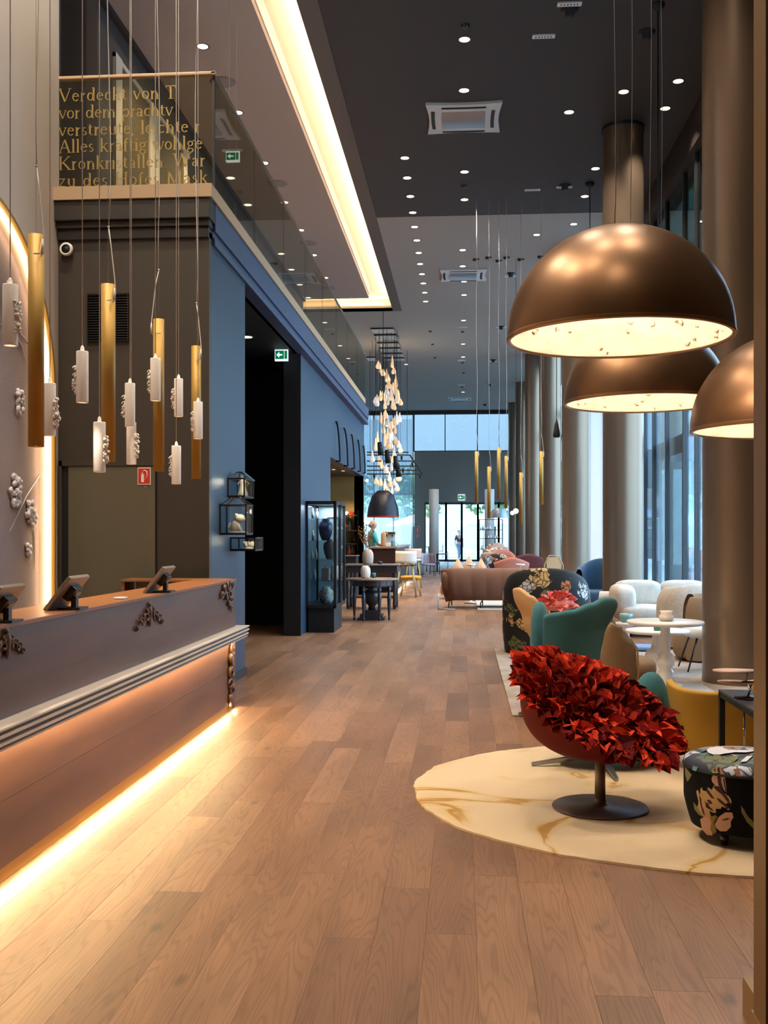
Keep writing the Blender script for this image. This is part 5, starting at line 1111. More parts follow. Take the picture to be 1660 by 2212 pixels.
def petal_cluster(name, c, rad, n, m, lab, cat, seed, pl_=.09, grp=None, flat=.5, npart=60, zf=0):
    rg = random.Random(seed); t = thing(name, lab, cat, c, 0, grp); mb = MB(); me = []
    for s_ in range(4):
        q = MB(); L_ = pl_; w = pl_ * .4; q.grid(lambda u, v: Vector((L_ * v, (u - .5) * 2 * w * math.sin(PI * (.1 + .8 * v)), .02 * math.sin(v * 3) + .5 * w * abs(u - .5) * (1 + s_ * .3))), 3, 4); me.append(q)
    mes = [q.mesh('petal', m) for q in me]
    for i in range(n):
        a = rg.uniform(0, 2 * PI); e = math.asin(rg.uniform(.0, 1)); d = Vector((math.cos(a) * math.cos(e), math.sin(a) * math.cos(e), math.sin(e))); p_ = Vector((d.x * rad[0] * .8, d.y * rad[1] * .8, d.z * rad[2] * .8))
        rot = d.to_track_quat('X', 'Z').to_euler(); rot = (rot.x + rg.uniform(-.8, .8), rot.y + rg.uniform(-.5, .5), rot.z + rg.uniform(-.5, .5))
        if i < npart: part('petal', mes[i % 4], t, p_, rot)
        else: Mx = Euler(rot).to_matrix(); mb.add([p_ + Mx @ v for v in me[i % 4].v], me[i % 4].f)
    if mb.v: mb.build('petals', m, t, loc=(0, 0, 0))['kind'] = 'stuff'
    MB().sq((0, 0, rad[2] * .35), (rad[0] * .85, rad[1] * .85, rad[2] * .45), .8, .9, 18, 8).build('core', m, t, loc=(0, 0, 0))
    MB().lathe([(.0001, zf - c[2]), (.24, zf - c[2]), (.24, zf - c[2] + .014), (.03, zf - c[2] + .03), (.03, 0)], (0, 0, 0), 24).build('pedestal', MATS['pole_brown'], t, loc=(0, 0, 0))
    return t
M['pinkp'] = mat('petal_pink', (216, 92, 84), .8, nscale=16, col2=(240, 150, 140)); M['whitep'] = mat('petal_white', (232, 212, 196), .85)
q = P(1204, 1316, 11.4); petal_cluster('petal_cushion', (q.x, q.y, q.z), (.22, .20, .17), 110, M['pinkp'], 'coral pink ruffled petal chair top between the floral chair and the teal chair', 'armchair', 3, .08, zf=.015)

# ================================================================ WHITE TABLES, SOFAS AT RIGHT
def turned_table(px, pytop, pybase, w, prof, lab):
    b = PZ(px, pybase, .014); Y = b.y; zt_ = P(px, pytop, Y).z; R_ = w / 2 / FPX * Y
    t = thing('side_table', lab, 'table', (b.x, b.y, .0145), 0, 'round white tables by the big column')
    MB().lathe([(.0001, zt_ - .045), (R_ * .96, zt_ - .04), (R_, zt_ - .028), (R_, zt_ - .012), (R_ * .985, zt_ - .005), (.0001, zt_ - .005)], (0, 0, 0), 56).build('tabletop', M['white'], t, loc=(0, 0, 0))
    h = zt_ - .045; MB().lathe([(r, z * h) for r, z in prof], (0, 0, 0), 36).build('pedestal', M['white'], t, loc=(0, 0, 0)); return t, zt_, R_
P1 = [(.0001, 0), (.17, 0), (.175, .02), (.15, .05), (.075, .08), (.09, .12), (.06, .16), (.07, .22), (.055, .30), (.085, .36), (.09, .42), (.06, .47), (.075, .52), (.05, .56), (.05, .7), (.045, .95), (.08, 1)]
t1, z1, r1_ = turned_table(1438, 1343, 1484, 160, P1, 'front round white pedestal table with the small glass light on it')
P2 = [(.0001, 0), (.17, 0), (.17, .03), (.15, .1), (.13, .45), (.12, .55), (.07, .62), (.06, .75), (.055, .95), (.09, 1)]
t2, z2, r2_ = turned_table(1421, 1362, 1452, 134, P2, 'lower round white pedestal table behind the front one')
tl = Vector((t1.location.x - .0, t1.location.y - .05, z1 + .0105)); tt = thing('tealight_holder', 'frosted glass tealight holder on the front white table', 'candle holder', tl)
MB().lathe([(.0001, 0), (.055, 0), (.07, .02), (.07, .05), (.05, .075), (.062, .10), (.058, .10), (.046, .076), (.062, .05), (.062, .02), (.0001, .012)], n=24).build('glass_cup', mat('frost_glass', (240, 226, 214), .4), tt, loc=(0, 0, 0)); MB().lathe([(.0001, .02), (.02, .02), (.02, .045), (.0001, .045)], n=12).build('candle', emis('candle', (255, 200, 150), 2), tt, loc=(0, 0, 0))
q = Vector((t2.location.x - .02, t2.location.y - .12, z2 + .0105)); tag(MB().lathe([(.0001, 0), (.04, 0), (.045, .05), (.04, .05), (.035, .008), (.0001, .008)], q, 16).build('green_cup', mat('green_glass', (40, 120, 90), .3)), 'little green glass cup on the rear white table', 'cup')
q = P(1353, 1352, 12.4); tag(MB().lathe([(.0001, 0), (.05, 0), (.08, .06), (.075, .10), (.07, .10), (.0001, .01)], (q.x + .0, 12.4, z2 + .012), 16).build('teal_bowl', mat('bowl_teal', (120, 160, 160), .3)), 'small teal bowl left of the rear white table', 'bowl')
bt = thing('low_stool', 'low stool carrying the small teal bowl', 'stool', (q.x, 12.4, .0145)); MB().lathe([(.0001, 0), (.11, 0), (.05, .05), (.04, z2 - .06), (.12, z2 - .03), (.12, z2 - .004), (.0001, z2 - .004)], n=24).build('body', M['white'], bt, loc=(0, 0, 0))

M['sofacream'] = mat('fabric_ivory', (196, 182, 166), .95, bump=.5, bscale=26, noise=.08, nscale=14)
M['taupebig'] = mat('fabric_mocha', (136, 110, 84), .95, bump=.2, bscale=300)
sx = P(1335, 1300, 15.7).x; se = thing('ivory_sofa', 'ivory puffed sofa with thick rounded armrests behind the white tables', 'sofa', (sx + 1.08, 15.9, 0))
for i in range(3):
    cx = -.72 + .68 * i
    MB().sq((cx, .22, .62), (.36, .17, .20), .55, .6, 26, 14).build('back_cushion', M['sofacream'], se, loc=(0, 0, 0))
    MB().sq((cx, -.12, .34), (.36, .36, .13), .5, .5, 26, 12).build('seat_cushion', M['sofacream'], se, loc=(0, 0, 0))
MB().sq((0, .08, .20), (1.08, .48, .14), .4, .3, 32, 10).build('sofa_base', M['sofacream'], se, loc=(0, 0, 0))
def pleat_roll(c, r, l, npl=18, ax='y'):
    mb = MB(); return mb.grid(lambda u, v: Vector((c[0] + (r * (1 + .05 * math.cos(npl * 2 * PI * u)) * math.sin(min(1, min(v, 1 - v) * 6 + .02) * PI / 2)) * math.cos(2 * PI * u), c[1] + (v - .5) * l, c[2] + r * (1 + .05 * math.cos(npl * 2 * PI * u)) * math.sin(min(1, min(v, 1 - v) * 6 + .02) * PI / 2) * math.sin(2 * PI * u))), 108, 14, closed=True)
MB().sq((-.98, .02, .52), (.17, .42, .24), .55, .5, 26, 14).build('armrest', M['sofacream'], se, loc=(0, 0, 0)); pleat_roll((.95, 0, .50), .17, .8).build('armrest', M['sofacream'], se, loc=(0, 0, 0))
for x in (-.9, .9):
    for y in (-.3, .3): MB().tube([(x, y, .08), (x, y, 0)], .022, 8).build('leg', M['dark'], se, loc=(0, 0, 0))
q = PZ(1520, 1425, .014)
tub_chair('ivory_armchair', (P(1425, 1300, 14.2).x + .5, 14.3, 0), math.radians(10), .95, .85, .86, M['sofacream'], 'ivory armchair with a big pleated rolled arm, beside the mocha tub chair', thick=.24, arm=.78, seatz=.42)
tub_chair('tub_armchair', (P(1455, 1300, 12.7).x + .48, 12.75, .014), math.radians(80), .95, .95, .80, M['taupebig'], 'mocha brown rounded tub armchair behind the largest column', thick=.2, arm=.76)
# white shell chair with dark leg, mostly behind the column
q = PZ(1478, 1470, .014); wc = thing('dining_chair', 'white upholstered seat on thin black legs, partly behind the largest column', 'chair', (P(1473, 1400, 11.7).x + .36, 11.75, .0145))
MB().sq((0, 0, .42), (.34, .28, .075), .6, .8, 28, 12).build('seat', M['offwhite'], wc, loc=(0, 0, 0)); MB().sq((.22, .05, .62), (.10, .26, .2), .7, .7, 20, 12).build('backrest', M['offwhite'], wc, loc=(0, 0, 0))
for (x, y) in ((-.22, -.18), (.22, -.18), (.22, .2), (-.22, .2)): MB().tube([(x, y, .36), (x * 1.5, y * 1.3, 0)], [.012, .009], 8).build('leg', M['dark'], wc, loc=(0, 0, 0))
# pale blue ring pouf base
q = PZ(1395, 1408, .014); tag(MB().sq((q.x, q.y + .2, .05), (.22, .2, .034), .5, 1, 28, 8).build('floor_cushion', mat('cushion_blue', (120, 144, 176), .9)), 'flat pale blue floor cushion beyond the white tables', 'cushion')
tag(MB().box(1.75, 2.38, 9.0, 10.6, .0146, .02).build('rug_runner', mat('runner_blue', (176, 186, 196), .95, nscale=3, col2=(196, 186, 172), bump=.3)), 'pale blue-grey overlapping rug runner by the white tables', 'rug')
# standing lampshade top beside the sofa (cream drum), blue curved screen chair beyond
q = P(1310, 1300, 16.4); t = thing('drum_lamp', 'cream drum-shaped shade just above the teal chair', 'lamp', (q.x, 16.4, 0)); zz_ = P(1310, 1278, 16.4).z; zl_ = P(1310, 1300, 16.4).z - .05
MB().lathe([(.13, zl_), (.10, zz_)], n=28, caps=True).build('lamp_shade', M['offwhite'], t, loc=(0, 0, 0)); MB().lathe([(.12, 0), (.12, .02), (.015, .04), (.015, zl_)], n=18, caps=True).build('lamp_base', M['dark'], t, loc=(0, 0, 0))
q = PZ(1285, 1322, 0); tub_chair('blue_tub_chair', (P(1285, 1290, 20.5).x + .12, 21.0, .015), math.radians(150), .85, .8, 1.02, mat('fabric_petrol', (14, 62, 92), .8, sheen=.3), 'petrol blue high-backed chair seen between the second and third columns', thick=.14, arm=.8)

# yellow chair, black table, cake stand, ottoman
q = P(1540, 1480, 6.75); M['yellow'] = mat('fabric_yellow', (170, 128, 38), .8, bump=.1, bscale=500); M['yellowt'] = mat('fabric_yellow_trim', (210, 150, 60), .7)
yc = thing('yellow_armchair', 'mustard yellow armchair with flared back, behind the black side table', 'armchair', (q.x + .02, 6.75, .018))
zt1 = P(1480, 1480, 6.6).z; xl = P(1478, 1480, 6.5).x - yc.location.x
def yb(u, v):
    th = (u * 2 - 1) * 1.9; s_ = .74 + .26 * v; h = zt1 - .018 - .02 * math.cos(th)
    return Vector(((abs(xl) + .0) * s_ * math.copysign(abs(math.sin(th)) ** .7, math.sin(th)), -.26 * s_ * math.copysign(abs(math.cos(th)) ** .7, math.cos(th)), .14 + (h - .14) * v))
o = MB().grid(yb, 33, 8).build('back_shell', M['yellow'], yc, loc=(0, 0, 0)); m1_ = o.modifiers.new('s', 'SOLIDIFY'); m1_.thickness = .05; m1_.offset = 1; m2_ = o.modifiers.new('b', 'BEVEL'); m2_.width = .015; m2_.segments = 3; m2_.limit_method = 'ANGLE'
MB().sq((0, .02, .30), (abs(xl) * .72, .24, .07), .5, .5, 24, 10).build('seat', M['yellowt'], yc, loc=(0, 0, 0))
for x, y in ((-.14, -.12), (.14, -.12), (.14, .16), (-.14, .16)): MB().tube([(x, y, .16), (x * 1.1, y * 1.1, 0)], [.016, .011], 8).build('leg', M['dark'], yc, loc=(0, 0, 0))
tz = .62; q = PZ(1553, 1489, tz); TX, TY = q.x, q.y
bt = thing('black_side_table', 'angular black metal side table holding the petal tray stand', 'table', (TX + .35, TY - .35, 0))
MB().box(TX, TX + .8, TY - .8, TY, tz - .012, tz).build('tabletop', mat('table_graphite', (58, 54, 58), .35, .3), bt, world=True)
fr = MB().box(TX, TX + .8, TY - .03, TY, tz - .04, tz - .012).box(TX, TX + .8, TY - .8, TY - .77, tz - .04, tz - .012).box(TX, TX + .03, TY - .8, TY, tz - .04, tz - .012).box(TX + .77, TX + .8, TY - .8, TY, tz - .04, tz - .012); fr.build('apron', M['black'], bt, world=True)
for (x, y) in ((TX, TY - .03), (TX + .77, TY - .03), (TX + .77, TY - .8)): MB().box(x, x + .03, y, y + .03, .018, tz - .04).build('leg', M['black'], bt, world=True)
q = PZ(1617, 1508, tz); ts = thing('tray_stand', 'tiered stand of pale petal-shaped trays on a thin twisted chrome stem', 'tray stand', (q.x, q.y, tz))
def leaf(cx, cy_, cz, l, w, a):
    d = Vector((math.cos(a), math.sin(a), 0)); n = Vector((-d.y, d.x, 0)); mb = MB(); ptsT = []
    for i in range(20):
        th = 2 * PI * i / 20; r = 1 - .18 * math.cos(th); ptsT.append(Vector((cx, cy_, cz)) + d * l * .5 * (math.cos(th) - .6) + n * w * .5 * math.sin(th) * r)
    n__ = 20; mb.add([p for p in ptsT] + [p + Vector((0, 0, .008)) for p in ptsT], [tuple(range(n__))[::-1], tuple(range(n__, 2 * n__))] + [(i, (i + 1) % n__, n__ + (i + 1) % n__, n__ + i) for i in range(n__)], True); return mb
z_a = P(1595, 1450, q.y).z - tz; z_b = P(1595, 1476, q.y).z - tz
M['pinktray'] = mat('tray_blush', (222, 186, 168), .4)
leaf(0, 0, z_a, .24, .15, 0.12).build('tray', M['pinktray'], ts, loc=(0, 0, 0)); leaf(0, 0, z_b, .20, .13, -.2).build('tray', M['pinktray'], ts, loc=(0, 0, 0)); leaf(0, 0, z_b - .0, .2, .13, 3.4).build('tray', M['pinktray'], ts, loc=(0, 0, 0))
MB().tube([(.0, 0, .012), (.012, 0, .05), (-.01, .004, .10), (.0, 0, z_a)], .006, 8).tube([(.004, 0, .05), (.05, 0, .12), (.07, 0, .18)], .005, 8).build('stem', M['chrome'], ts, loc=(0, 0, 0)); MB().lathe([(.0001, 0), (.075, 0), (.07, .008), (.0001, .014)], n=28).build('foot', mat('foot_dark', (50, 42, 46), .3, .6), ts, loc=(0, 0, 0))
# wire figure stand below the table
q = P(1612, 1600, 5.75); ws = thing('wire_stand', 'thin chrome wire stand beneath the black side table', 'stand', (q.x, 5.78, .018))
for a in (0, 2.1, 4.2): MB().tube([(.07 * math.cos(a), .07 * math.sin(a), 0), (.02 * math.cos(a), .02 * math.sin(a), .28), (0, 0, .33)], .004, 6).build('leg', M['chrome'], ws, loc=(0, 0, 0))
MB().tube([(0, 0, .33), (0, 0, .52)], .006, 8).build('stem', M['chrome'], ws, loc=(0, 0, 0))
# ottoman
q = PZ(1604, 1822, .018); OX, OY = P(1480, 1650, 5.22).x + .285, 5.22
ot = thing('floral_ottoman', 'round black ottoman printed with a big striped tulip, right foreground', 'ottoman', (OX, OY, .018))
OR = lambda z: .285 * (.72 + .28 * min(1, (max(z, 0) / .20)) ** .55) if z < .2 else .285
opf = [(.0001, .048), (.17, .048), (.20, .058)] + [(OR(z / 100), z / 100) for z in range(7, 35, 2)] + [(.285, .355)]
M['ottb'] = mat('fabric_black', (7, 6, 8), .85, spec=.15); M['otttop'] = floral('fabric_floral_top', (34, 44, 66), 5.5, [(210, 214, 226), (70, 110, 116), (96, 104, 80), (34, 44, 66), (190, 196, 214), (150, 130, 120)])
MB().lathe(opf, n=72).build('side_panel', M['ottb'], ot, loc=(0, 0, 0))
MB().lathe([(.287, .350), (.291, .356), (.287, .362)], n=64).build('piping', M['black'], ot, loc=(0, 0, 0))
MB().lathe([(.284, .358), (.28, .385), (.25, .40), (.16, .408), (.0001, .41)], n=64).build('seat_pad', M['otttop'], ot, loc=(0, 0, 0))
for a in (3.9, 5.5, .8, 2.4): MB().tube([(.17 * math.cos(a), .17 * math.sin(a), .052), (.17 * math.cos(a), .17 * math.sin(a), 0)], [.022, .018], 14).build('foot', mat('foot_brown', (40, 26, 20), .35), ot, loc=(0, 0, 0))
def printed(poly, m, lift, nm):
    mb = MB(); vs = []
    for (px, py) in poly:
        d = ray(px, py); o_ = Vector((0, 0, CAMH)) - ot.location; lo_, hi_ = 3.5, 5.25; t_ = lo_
        # march to the side surface
        while t_ < 6:
            p_ = o_ + d * t_
            if math.hypot(p_.x, p_.y) <= OR(p_.z) + lift: break
            t_ += .002
        vs.append(o_ + d * t_)
    cx = sum(vs, Vector()) / len(vs); ang_ = math.atan2(cx.y, cx.x); rc = OR(cx.z) + lift; cc_ = Vector((rc * math.cos(ang_), rc * math.sin(ang_), cx.z))
    n__ = len(vs); mid = []
    for v in vs:
        w_ = (v + cc_) / 2; r_ = OR(w_.z) + lift; a_ = math.atan2(w_.y, w_.x); mid.append(Vector((r_ * math.cos(a_), r_ * math.sin(a_), w_.z)))
    mb.add(vs + mid + [cc_], [(i, (i + 1) % n__, n__ + (i + 1) % n__, n__ + i) for i in range(n__)] + [(n__ + i, n__ + (i + 1) % n__, 2 * n__) for i in range(n__)], True)
    return mb.build(nm, m, ot, loc=(0, 0, 0))
zo = lambda l_: [(1440 + x / 7.373, 1580 + y / 7.373) for x, y in l_]
M['pt1'] = mat('print_cream', (176, 140, 92), .8); M['pt2'] = mat('print_pink', (190, 148, 130), .8); M['pt3'] = mat('print_maroon', (52, 14, 14), .8); M['pt4'] = mat('print_olive', (118, 98, 26), .8); M['pt5'] = mat('print_sage', (110, 108, 66), .8)
for poly, m_, l_ in (([(720, 700), (760, 570), (870, 570), (925, 680), (960, 850), (985, 1000), (940, 960), (880, 880), (790, 870), (730, 800)], 'pt2', .0012),
    ([(820, 570), (845, 570), (860, 700), (890, 830), (920, 930), (880, 900), (830, 860), (812, 700)], 'pt3', .002), ([(760, 590), (775, 590), (800, 700), (770, 680)], 'pt3', .002), ([(900, 740), (925, 760), (970, 1000), (940, 950)], 'pt3', .002),
    ([(545, 910), (640, 850), (760, 850), (850, 900), (960, 980), (1030, 1080), (1055, 1190), (1000, 1250), (900, 1280), (760, 1300), (650, 1250), (600, 1150), (540, 1020)], 'pt1', .0012),
    ([(480, 950), (500, 930), (600, 1080), (680, 1250), (720, 1370), (640, 1370), (560, 1350), (500, 1200)], 'pt1', .0014), ([(430, 1120), (480, 1180), (560, 1300), (600, 1360), (520, 1330), (450, 1240)], 'pt5', .0012),
    ([(640, 900), (700, 960), (780, 1080), (720, 1060), (650, 980)], 'pt3', .002), ([(740, 880), (850, 880), (1000, 1080), (1040, 1200), (990, 1120), (880, 1000), (790, 920)], 'pt3', .002), ([(790, 1050), (860, 1080), (980, 1180), (1020, 1230), (940, 1200), (850, 1130)], 'pt3', .0022),
    ([(520, 1000), (560, 1080), (600, 1250), (620, 1350), (580, 1300), (540, 1150)], 'pt3', .002), ([(600, 1100), (650, 1150), (760, 1270), (700, 1250), (640, 1180)], 'pt3', .0022), ([(640, 1090), (700, 1090), (740, 1150), (690, 1160)], 'pt3', .0024),
    ([(540, 1400), (600, 1360), (700, 1370), (740, 1440), (720, 1560), (740, 1660), (650, 1650), (570, 1560)], 'pt2', .0014), ([(770, 1480), (850, 1350), (940, 1290), (1050, 1290), (1070, 1370), (1030, 1430), (1030, 1520), (960, 1590), (860, 1590), (800, 1540)], 'pt2', .0018),
    ([(870, 1410), (960, 1370), (1050, 1380), (1000, 1410), (920, 1420)], 'pt3', .0024), ([(690, 1370), (780, 1330), (830, 1370), (770, 1440), (800, 1600), (750, 1640), (700, 1560), (720, 1450)], 'pt4', .002),
    ([(296, 560), (330, 600), (405, 690), (370, 760), (335, 800), (305, 700)], 'pt5', .0012), ([(1190, 1180), (1230, 1230), (1400, 1460), (1400, 1560), (1290, 1450), (1200, 1290)], 'pt5', .0012), ([(1060, 600), (1170, 590), (1190, 740), (1120, 700)], 'pt2', .0012)):
    printed(zo(poly), M[m_], l_, 'printed_flower')

# white bloom and leaves printed on the ottoman top
def printed_top(poly, m, lift):
    vs = []
    for (px, py) in poly:
        q = PZ(px, py, .018 + .405 + lift) - ot.location; r = math.hypot(q.x, q.y); zt = .41 if r < .16 else (.408 if r < .2 else .405); q.z = (.41 - .03 * max(0, (r - .14) / .12) ** 2) + lift; vs.append(q)
    cx = sum(vs, Vector()) / len(vs); cx.z += .001; n__ = len(vs)
    MB().add(vs + [cx], [(i, (i + 1) % n__, n__) for i in range(n__)], True).build('printed_flower', m, ot, loc=(0, 0, 0))
M['pt6'] = mat('print_white', (214, 214, 228), .8); M['pt7'] = mat('print_teal', (70, 110, 112), .8)
for poly, m_ in (([(640, 300), (700, 260), (800, 240), (950, 200), (1100, 190), (1300, 195), (1400, 220), (1400, 330), (1280, 350), (1100, 345), (950, 365), (850, 385), (740, 375), (670, 345)], 'pt6'),
                 ([(410, 430), (470, 350), (560, 330), (660, 350), (560, 410), (470, 450)], 'pt7'), ([(690, 440), (760, 380), (870, 400), (900, 460), (840, 510), (740, 500)], 'pt5'), ([(960, 500), (1000, 420), (1110, 400), (1150, 440), (1060, 480), (980, 530)], 'pt5'), ([(540, 300), (600, 265), (660, 270), (620, 310), (570, 320)], 'pt7'), ([(1180, 480), (1280, 410), (1380, 400), (1280, 480)], 'pt6')):
    printed_top(zo(poly), M[m_], .007)
# ================================================================ FAR LOUNGE
M['sofabrown'] = mat('fabric_cognac', (110, 72, 52), .85, sheen=.1, bump=.15, bscale=200)
bs = thing('brown_sofa', 'long cognac brown channel-tufted sofa seen from behind, on thin legs', 'sofa', (.68, 21.5, .015)); SW = 1.12
x0 = P(952, 1260, 21.2).x - .68; x1 = P(1192, 1260, 21.2).x - .68
def bk(u, v):
    x = x0 + (x1 - x0) * u; e = min(u, 1 - u) * (x1 - x0); rd = .32; k_ = 1 - max(0, 1 - e / rd) ** 2.2; ch = .02 * abs(math.sin(PI * (x - x0) / .31))
    th = -PI * .5 + PI * 1.5 * v; cz = .50; rz_ = .32
    return Vector((x, -.10 - (.16 + ch) * math.cos(th) * k_ + .2 * (1 - k_) + (.0), .15 + .66 * (.5 + .5 * math.sin(max(-PI / 2, min(PI / 2, th)))) * (1 if th <= PI / 2 else 1) - (0 if th <= PI / 2 else .12 * (th - PI / 2)) - .05 * (1 - k_)))
_bk = bk
def bk(u, v):
    p = _bk(u, v); xc = (x0 + x1) / 2; zr = max(0, min(1, (p.z - .15) / .5)); p.x = xc + (p.x - xc) * (1 - .085 * (1 - zr) ** 2); return p
o = MB().grid(bk, 90, 22).build('back_roll', M['sofabrown'], bs, loc=(0, 0, 0))
MB().sq(((x0 + x1) / 2, .28, .30), ((x1 - x0) / 2 * .96, .42, .15), .4, .4, 36, 10).build('seat', M['sofabrown'], bs, loc=(0, 0, 0))
for x in (x0 + .14, x1 - .14): MB().sq((x, .25, .52), (.13, .42, .24), .6, .5, 20, 12).build('armrest', M['sofabrown'], bs, loc=(0, 0, 0))
for x in (x0 + .22, (x0 + x1) / 2 - .25, (x0 + x1) / 2 + .5, x1 - .2):
    MB().tube([(x, -.06, .17), (x - .05, -.12, .10), (x - .06, -.13, 0)], .012, 8).build('leg', M['dark'], bs, loc=(0, 0, 0)); MB().tube([(x, .55, .17), (x, .58, 0)], .012, 8).build('leg', M['dark'], bs, loc=(0, 0, 0))
ph = thing('low_rail', 'thin slanted metal rail standing left of the brown sofa', 'rail', (P(947, 1315, 20.9).x, 20.95, .0)); MB().tube([(0, 0, 0), (.01, .1, .32)], .01, 8).build('post', M['steel'], ph, loc=(0, 0, 0)); MB().tube([(0, 0, .012), (.34, 0, .012)], .01, 8).build('foot_bar', M['steel'], ph, loc=(0, 0, 0))
# chairs beyond the sofa
M['beigef'] = mat('fabric_beige', (176, 146, 118), .9); M['pinkf'] = mat('fabric_rose', (186, 120, 104), .85); M['plumf'] = mat('fabric_plum', (112, 60, 64), .85)
for i, (px, w) in enumerate(((990, 26), (1014, 30), (1040, 24))):
    q = P(px, 1226, 24.4); zt_ = P(px, (1204, 1199, 1205)[i], 24.4).z
    t = thing('pointed_cushion', 'beige pointed cushion sticking up behind the brown sofa, %s' % ('left', 'middle', 'right')[i], 'cushion', (q.x, 24.4 + .2 * (i % 2), .45), 0, 'beige cushions behind the brown sofa')
    h_ = zt_ - .45; MB().add([(-.17, 0, 0), (.17, 0, 0), (.15, 0, h_ * .5), (0, 0, h_), (-.15, 0, h_ * .5), (0, .09, h_ * .35), (0, -.09, h_ * .35)], [(0, 1, 6), (1, 2, 6), (2, 3, 6), (3, 4, 6), (4, 0, 6), (1, 0, 5), (2, 1, 5), (3, 2, 5), (4, 3, 5), (0, 4, 5)], True).build('cover', M['beigef'], t, loc=(0, 0, 0))
q = P(1015, 1226, 24.6); b2 = thing('beige_sofa', 'low beige sofa facing the brown sofa, hidden but for its cushions', 'sofa', (q.x, 24.7, .015)); MB().sq((0, 0, .24), (.7, .42, .19), .4, .4, 28, 10).build('seat', M['beigef'], b2, loc=(0, 0, 0))
for x, y in ((-.5, -.25), (.5, -.25), (.5, .25), (-.5, .25)): MB().tube([(x, y, .1), (x * 1.05, y * 1.1, 0)], .015, 8).build('leg', M['dark'], b2, loc=(0, 0, 0))
def dish_chair(px, py, Y, w, h, m, lab, rz=0):
    q = P(px, py, Y); t = thing('shell_chair', lab, 'chair', (q.x, Y, .016 if Y < 26.2 else 0), rz); zt_ = q.z; W_ = w / FPX * Y / 2; hh = h / FPX * Y
    o = MB().grid(lambda u, v: Vector((W_ * math.sin((u - .5) * 3.0) * (.55 + .45 * math.sin(v * PI / 2)), -.30 * math.cos((u - .5) * 3.0) * (.5 + .5 * v), zt_ - .5 + (.5 - .10 * abs(u - .5) * 2 * 1.6) * v)), 22, 8).build('shell', m, t, loc=(0, 0, 0)); s_ = o.modifiers.new('s', 'SOLIDIFY'); s_.thickness = .035
    MB().sq((0, .05, zt_ - .46), (W_ * .7, .28, .06), .5, .8, 22, 8).build('seat', m, t, loc=(0, 0, 0))
    for x, y in ((-1, -1), (1, -1), (1, 1), (-1, 1)): MB().tube([(x * .14, y * .14, zt_ - .48), (x * .24, y * .24, 0)], [.012, .008], 6).build('leg', M['dark'], t, loc=(0, 0, 0))
    return t
dish_chair(1106, 1205, 25.6, 76, 20, M['pinkf'], 'rose pink wide-winged shell chair behind the brown sofa')
dish_chair(1140, 1196, 30.0, 70, 20, M['plumf'], 'plum shell chair behind the rose chair, beside the sofa roll')
tub_chair('floral_chair', (P(1068, 1215, 28).x, 28.0, 0), 2.9, .75, .7, 1.0, M['floral'], 'black and coral floral armchair behind the pointed beige cushions', thick=.14, arm=.8)
tub_chair('rose_armchair', (P(1088, 1200, 31).x, 31.0, 0), 3.3, .8, .7, 1.08, M['pinkf'], 'terracotta rose armchair with a piped edge in the far lounge', thick=.14, arm=.8)
q = P(1073, 1180, 33.5); petal_cluster('petal_chair_white', (q.x, 33.5, .62), (.50, .42, .62), 150, M['whitep'], 'white ruffled petal chair heaped high in the far lounge', 'armchair', 9, .16, zf=0)
q = P(1195, 1215, 24.0); t = thing('cane_chair', 'small cane-backed chair beside the dark third column', 'chair', (q.x + .02, 24.0, .015))
MB().tube([(-.2, 0, .45), (-.21, 0, .8), (-.1, 0, 1.02), (.1, 0, 1.02), (.21, 0, .8), (.2, 0, .45)], .014, 8).build('back_frame', M['beigef'], t, loc=(0, 0, 0)); MB().box(-.16, .16, -.004, .004, .5, .98).build('cane_panel', mat('cane', (200, 168, 130), .7), t, loc=(0, 0, 0)); MB().sq((0, .2, .43), (.22, .22, .035), .4, .4, 20, 8).build('seat', M['beigef'], t, loc=(0, 0, 0))
for x, y in ((-.19, 0), (.19, 0), (.19, .38), (-.19, .38)): MB().tube([(x, y, .43), (x, y, 0)], .013, 6).build('leg', M['dark'], t, loc=(0, 0, 0))
for i, (px, Y) in enumerate(((1018, 23.0), (1125, 23.2))):
    q = P(px, 1226, Y); tag(MB().lathe([(.0001, 0), (.17, 0), (.02, .03), (.02, .80), (.10, .82), (.10, .85), (.0001, .85)], (q.x, Y, .015), 22).build('pillar_stand', M['white']), ['small white stand peeking over the brown sofa, left', 'small white stand peeking over the brown sofa, right'][i], 'stand', 'white stands behind the brown sofa')
# shelf unit of pale ceramics at right, far
q = P(1055, 1120, 40); xa, xb = P(1036, 1100, 40).x, P(1086, 1100, 40).x; t = thing('open_shelf', 'thin black open shelf of pale ceramics near the far doors', 'shelf', ((xa + xb) / 2, 40, 0)); f = MB(); ztop = P(1050, 1122, 40).z
for x in (xa, xb):
    for y in (39.85, 40.15): f.bar((x, y, 0), (x, y, ztop), .025)
f.build('uprights', M['dark'], t, world=True); zz = [P(1050, y_, 40).z for y_ in (1122, 1144, 1163, 1186)]
for z in zz: MB().box(xa, xb, 39.83, 40.17, z - .02, z).build('shelf_board', M['dark'], t, world=True)
rg = random.Random(4)
for i in range(14):
    z = zz[1 + i % 3]; x = xa + .06 + (xb - xa - .12) * ((i * .37) % 1); r = rg.uniform(.03, .055)
    tag(MB().lathe([(.0001, 0), (r * .7, 0), (r, r), (r * .6, r * 2), (r * .7, r * 2.6), (r * .5, r * 2.6)], (x, 40 + rg.uniform(-.08, .08), z + .001), 12).build('ceramic_pot', M['white']), 'little pale pot on the open shelf, %s board down, %s of its row' % (('second', 'third', 'fourth')[i % 3], ordw(i // 3)), 'pot', 'pale pots on the far shelf')
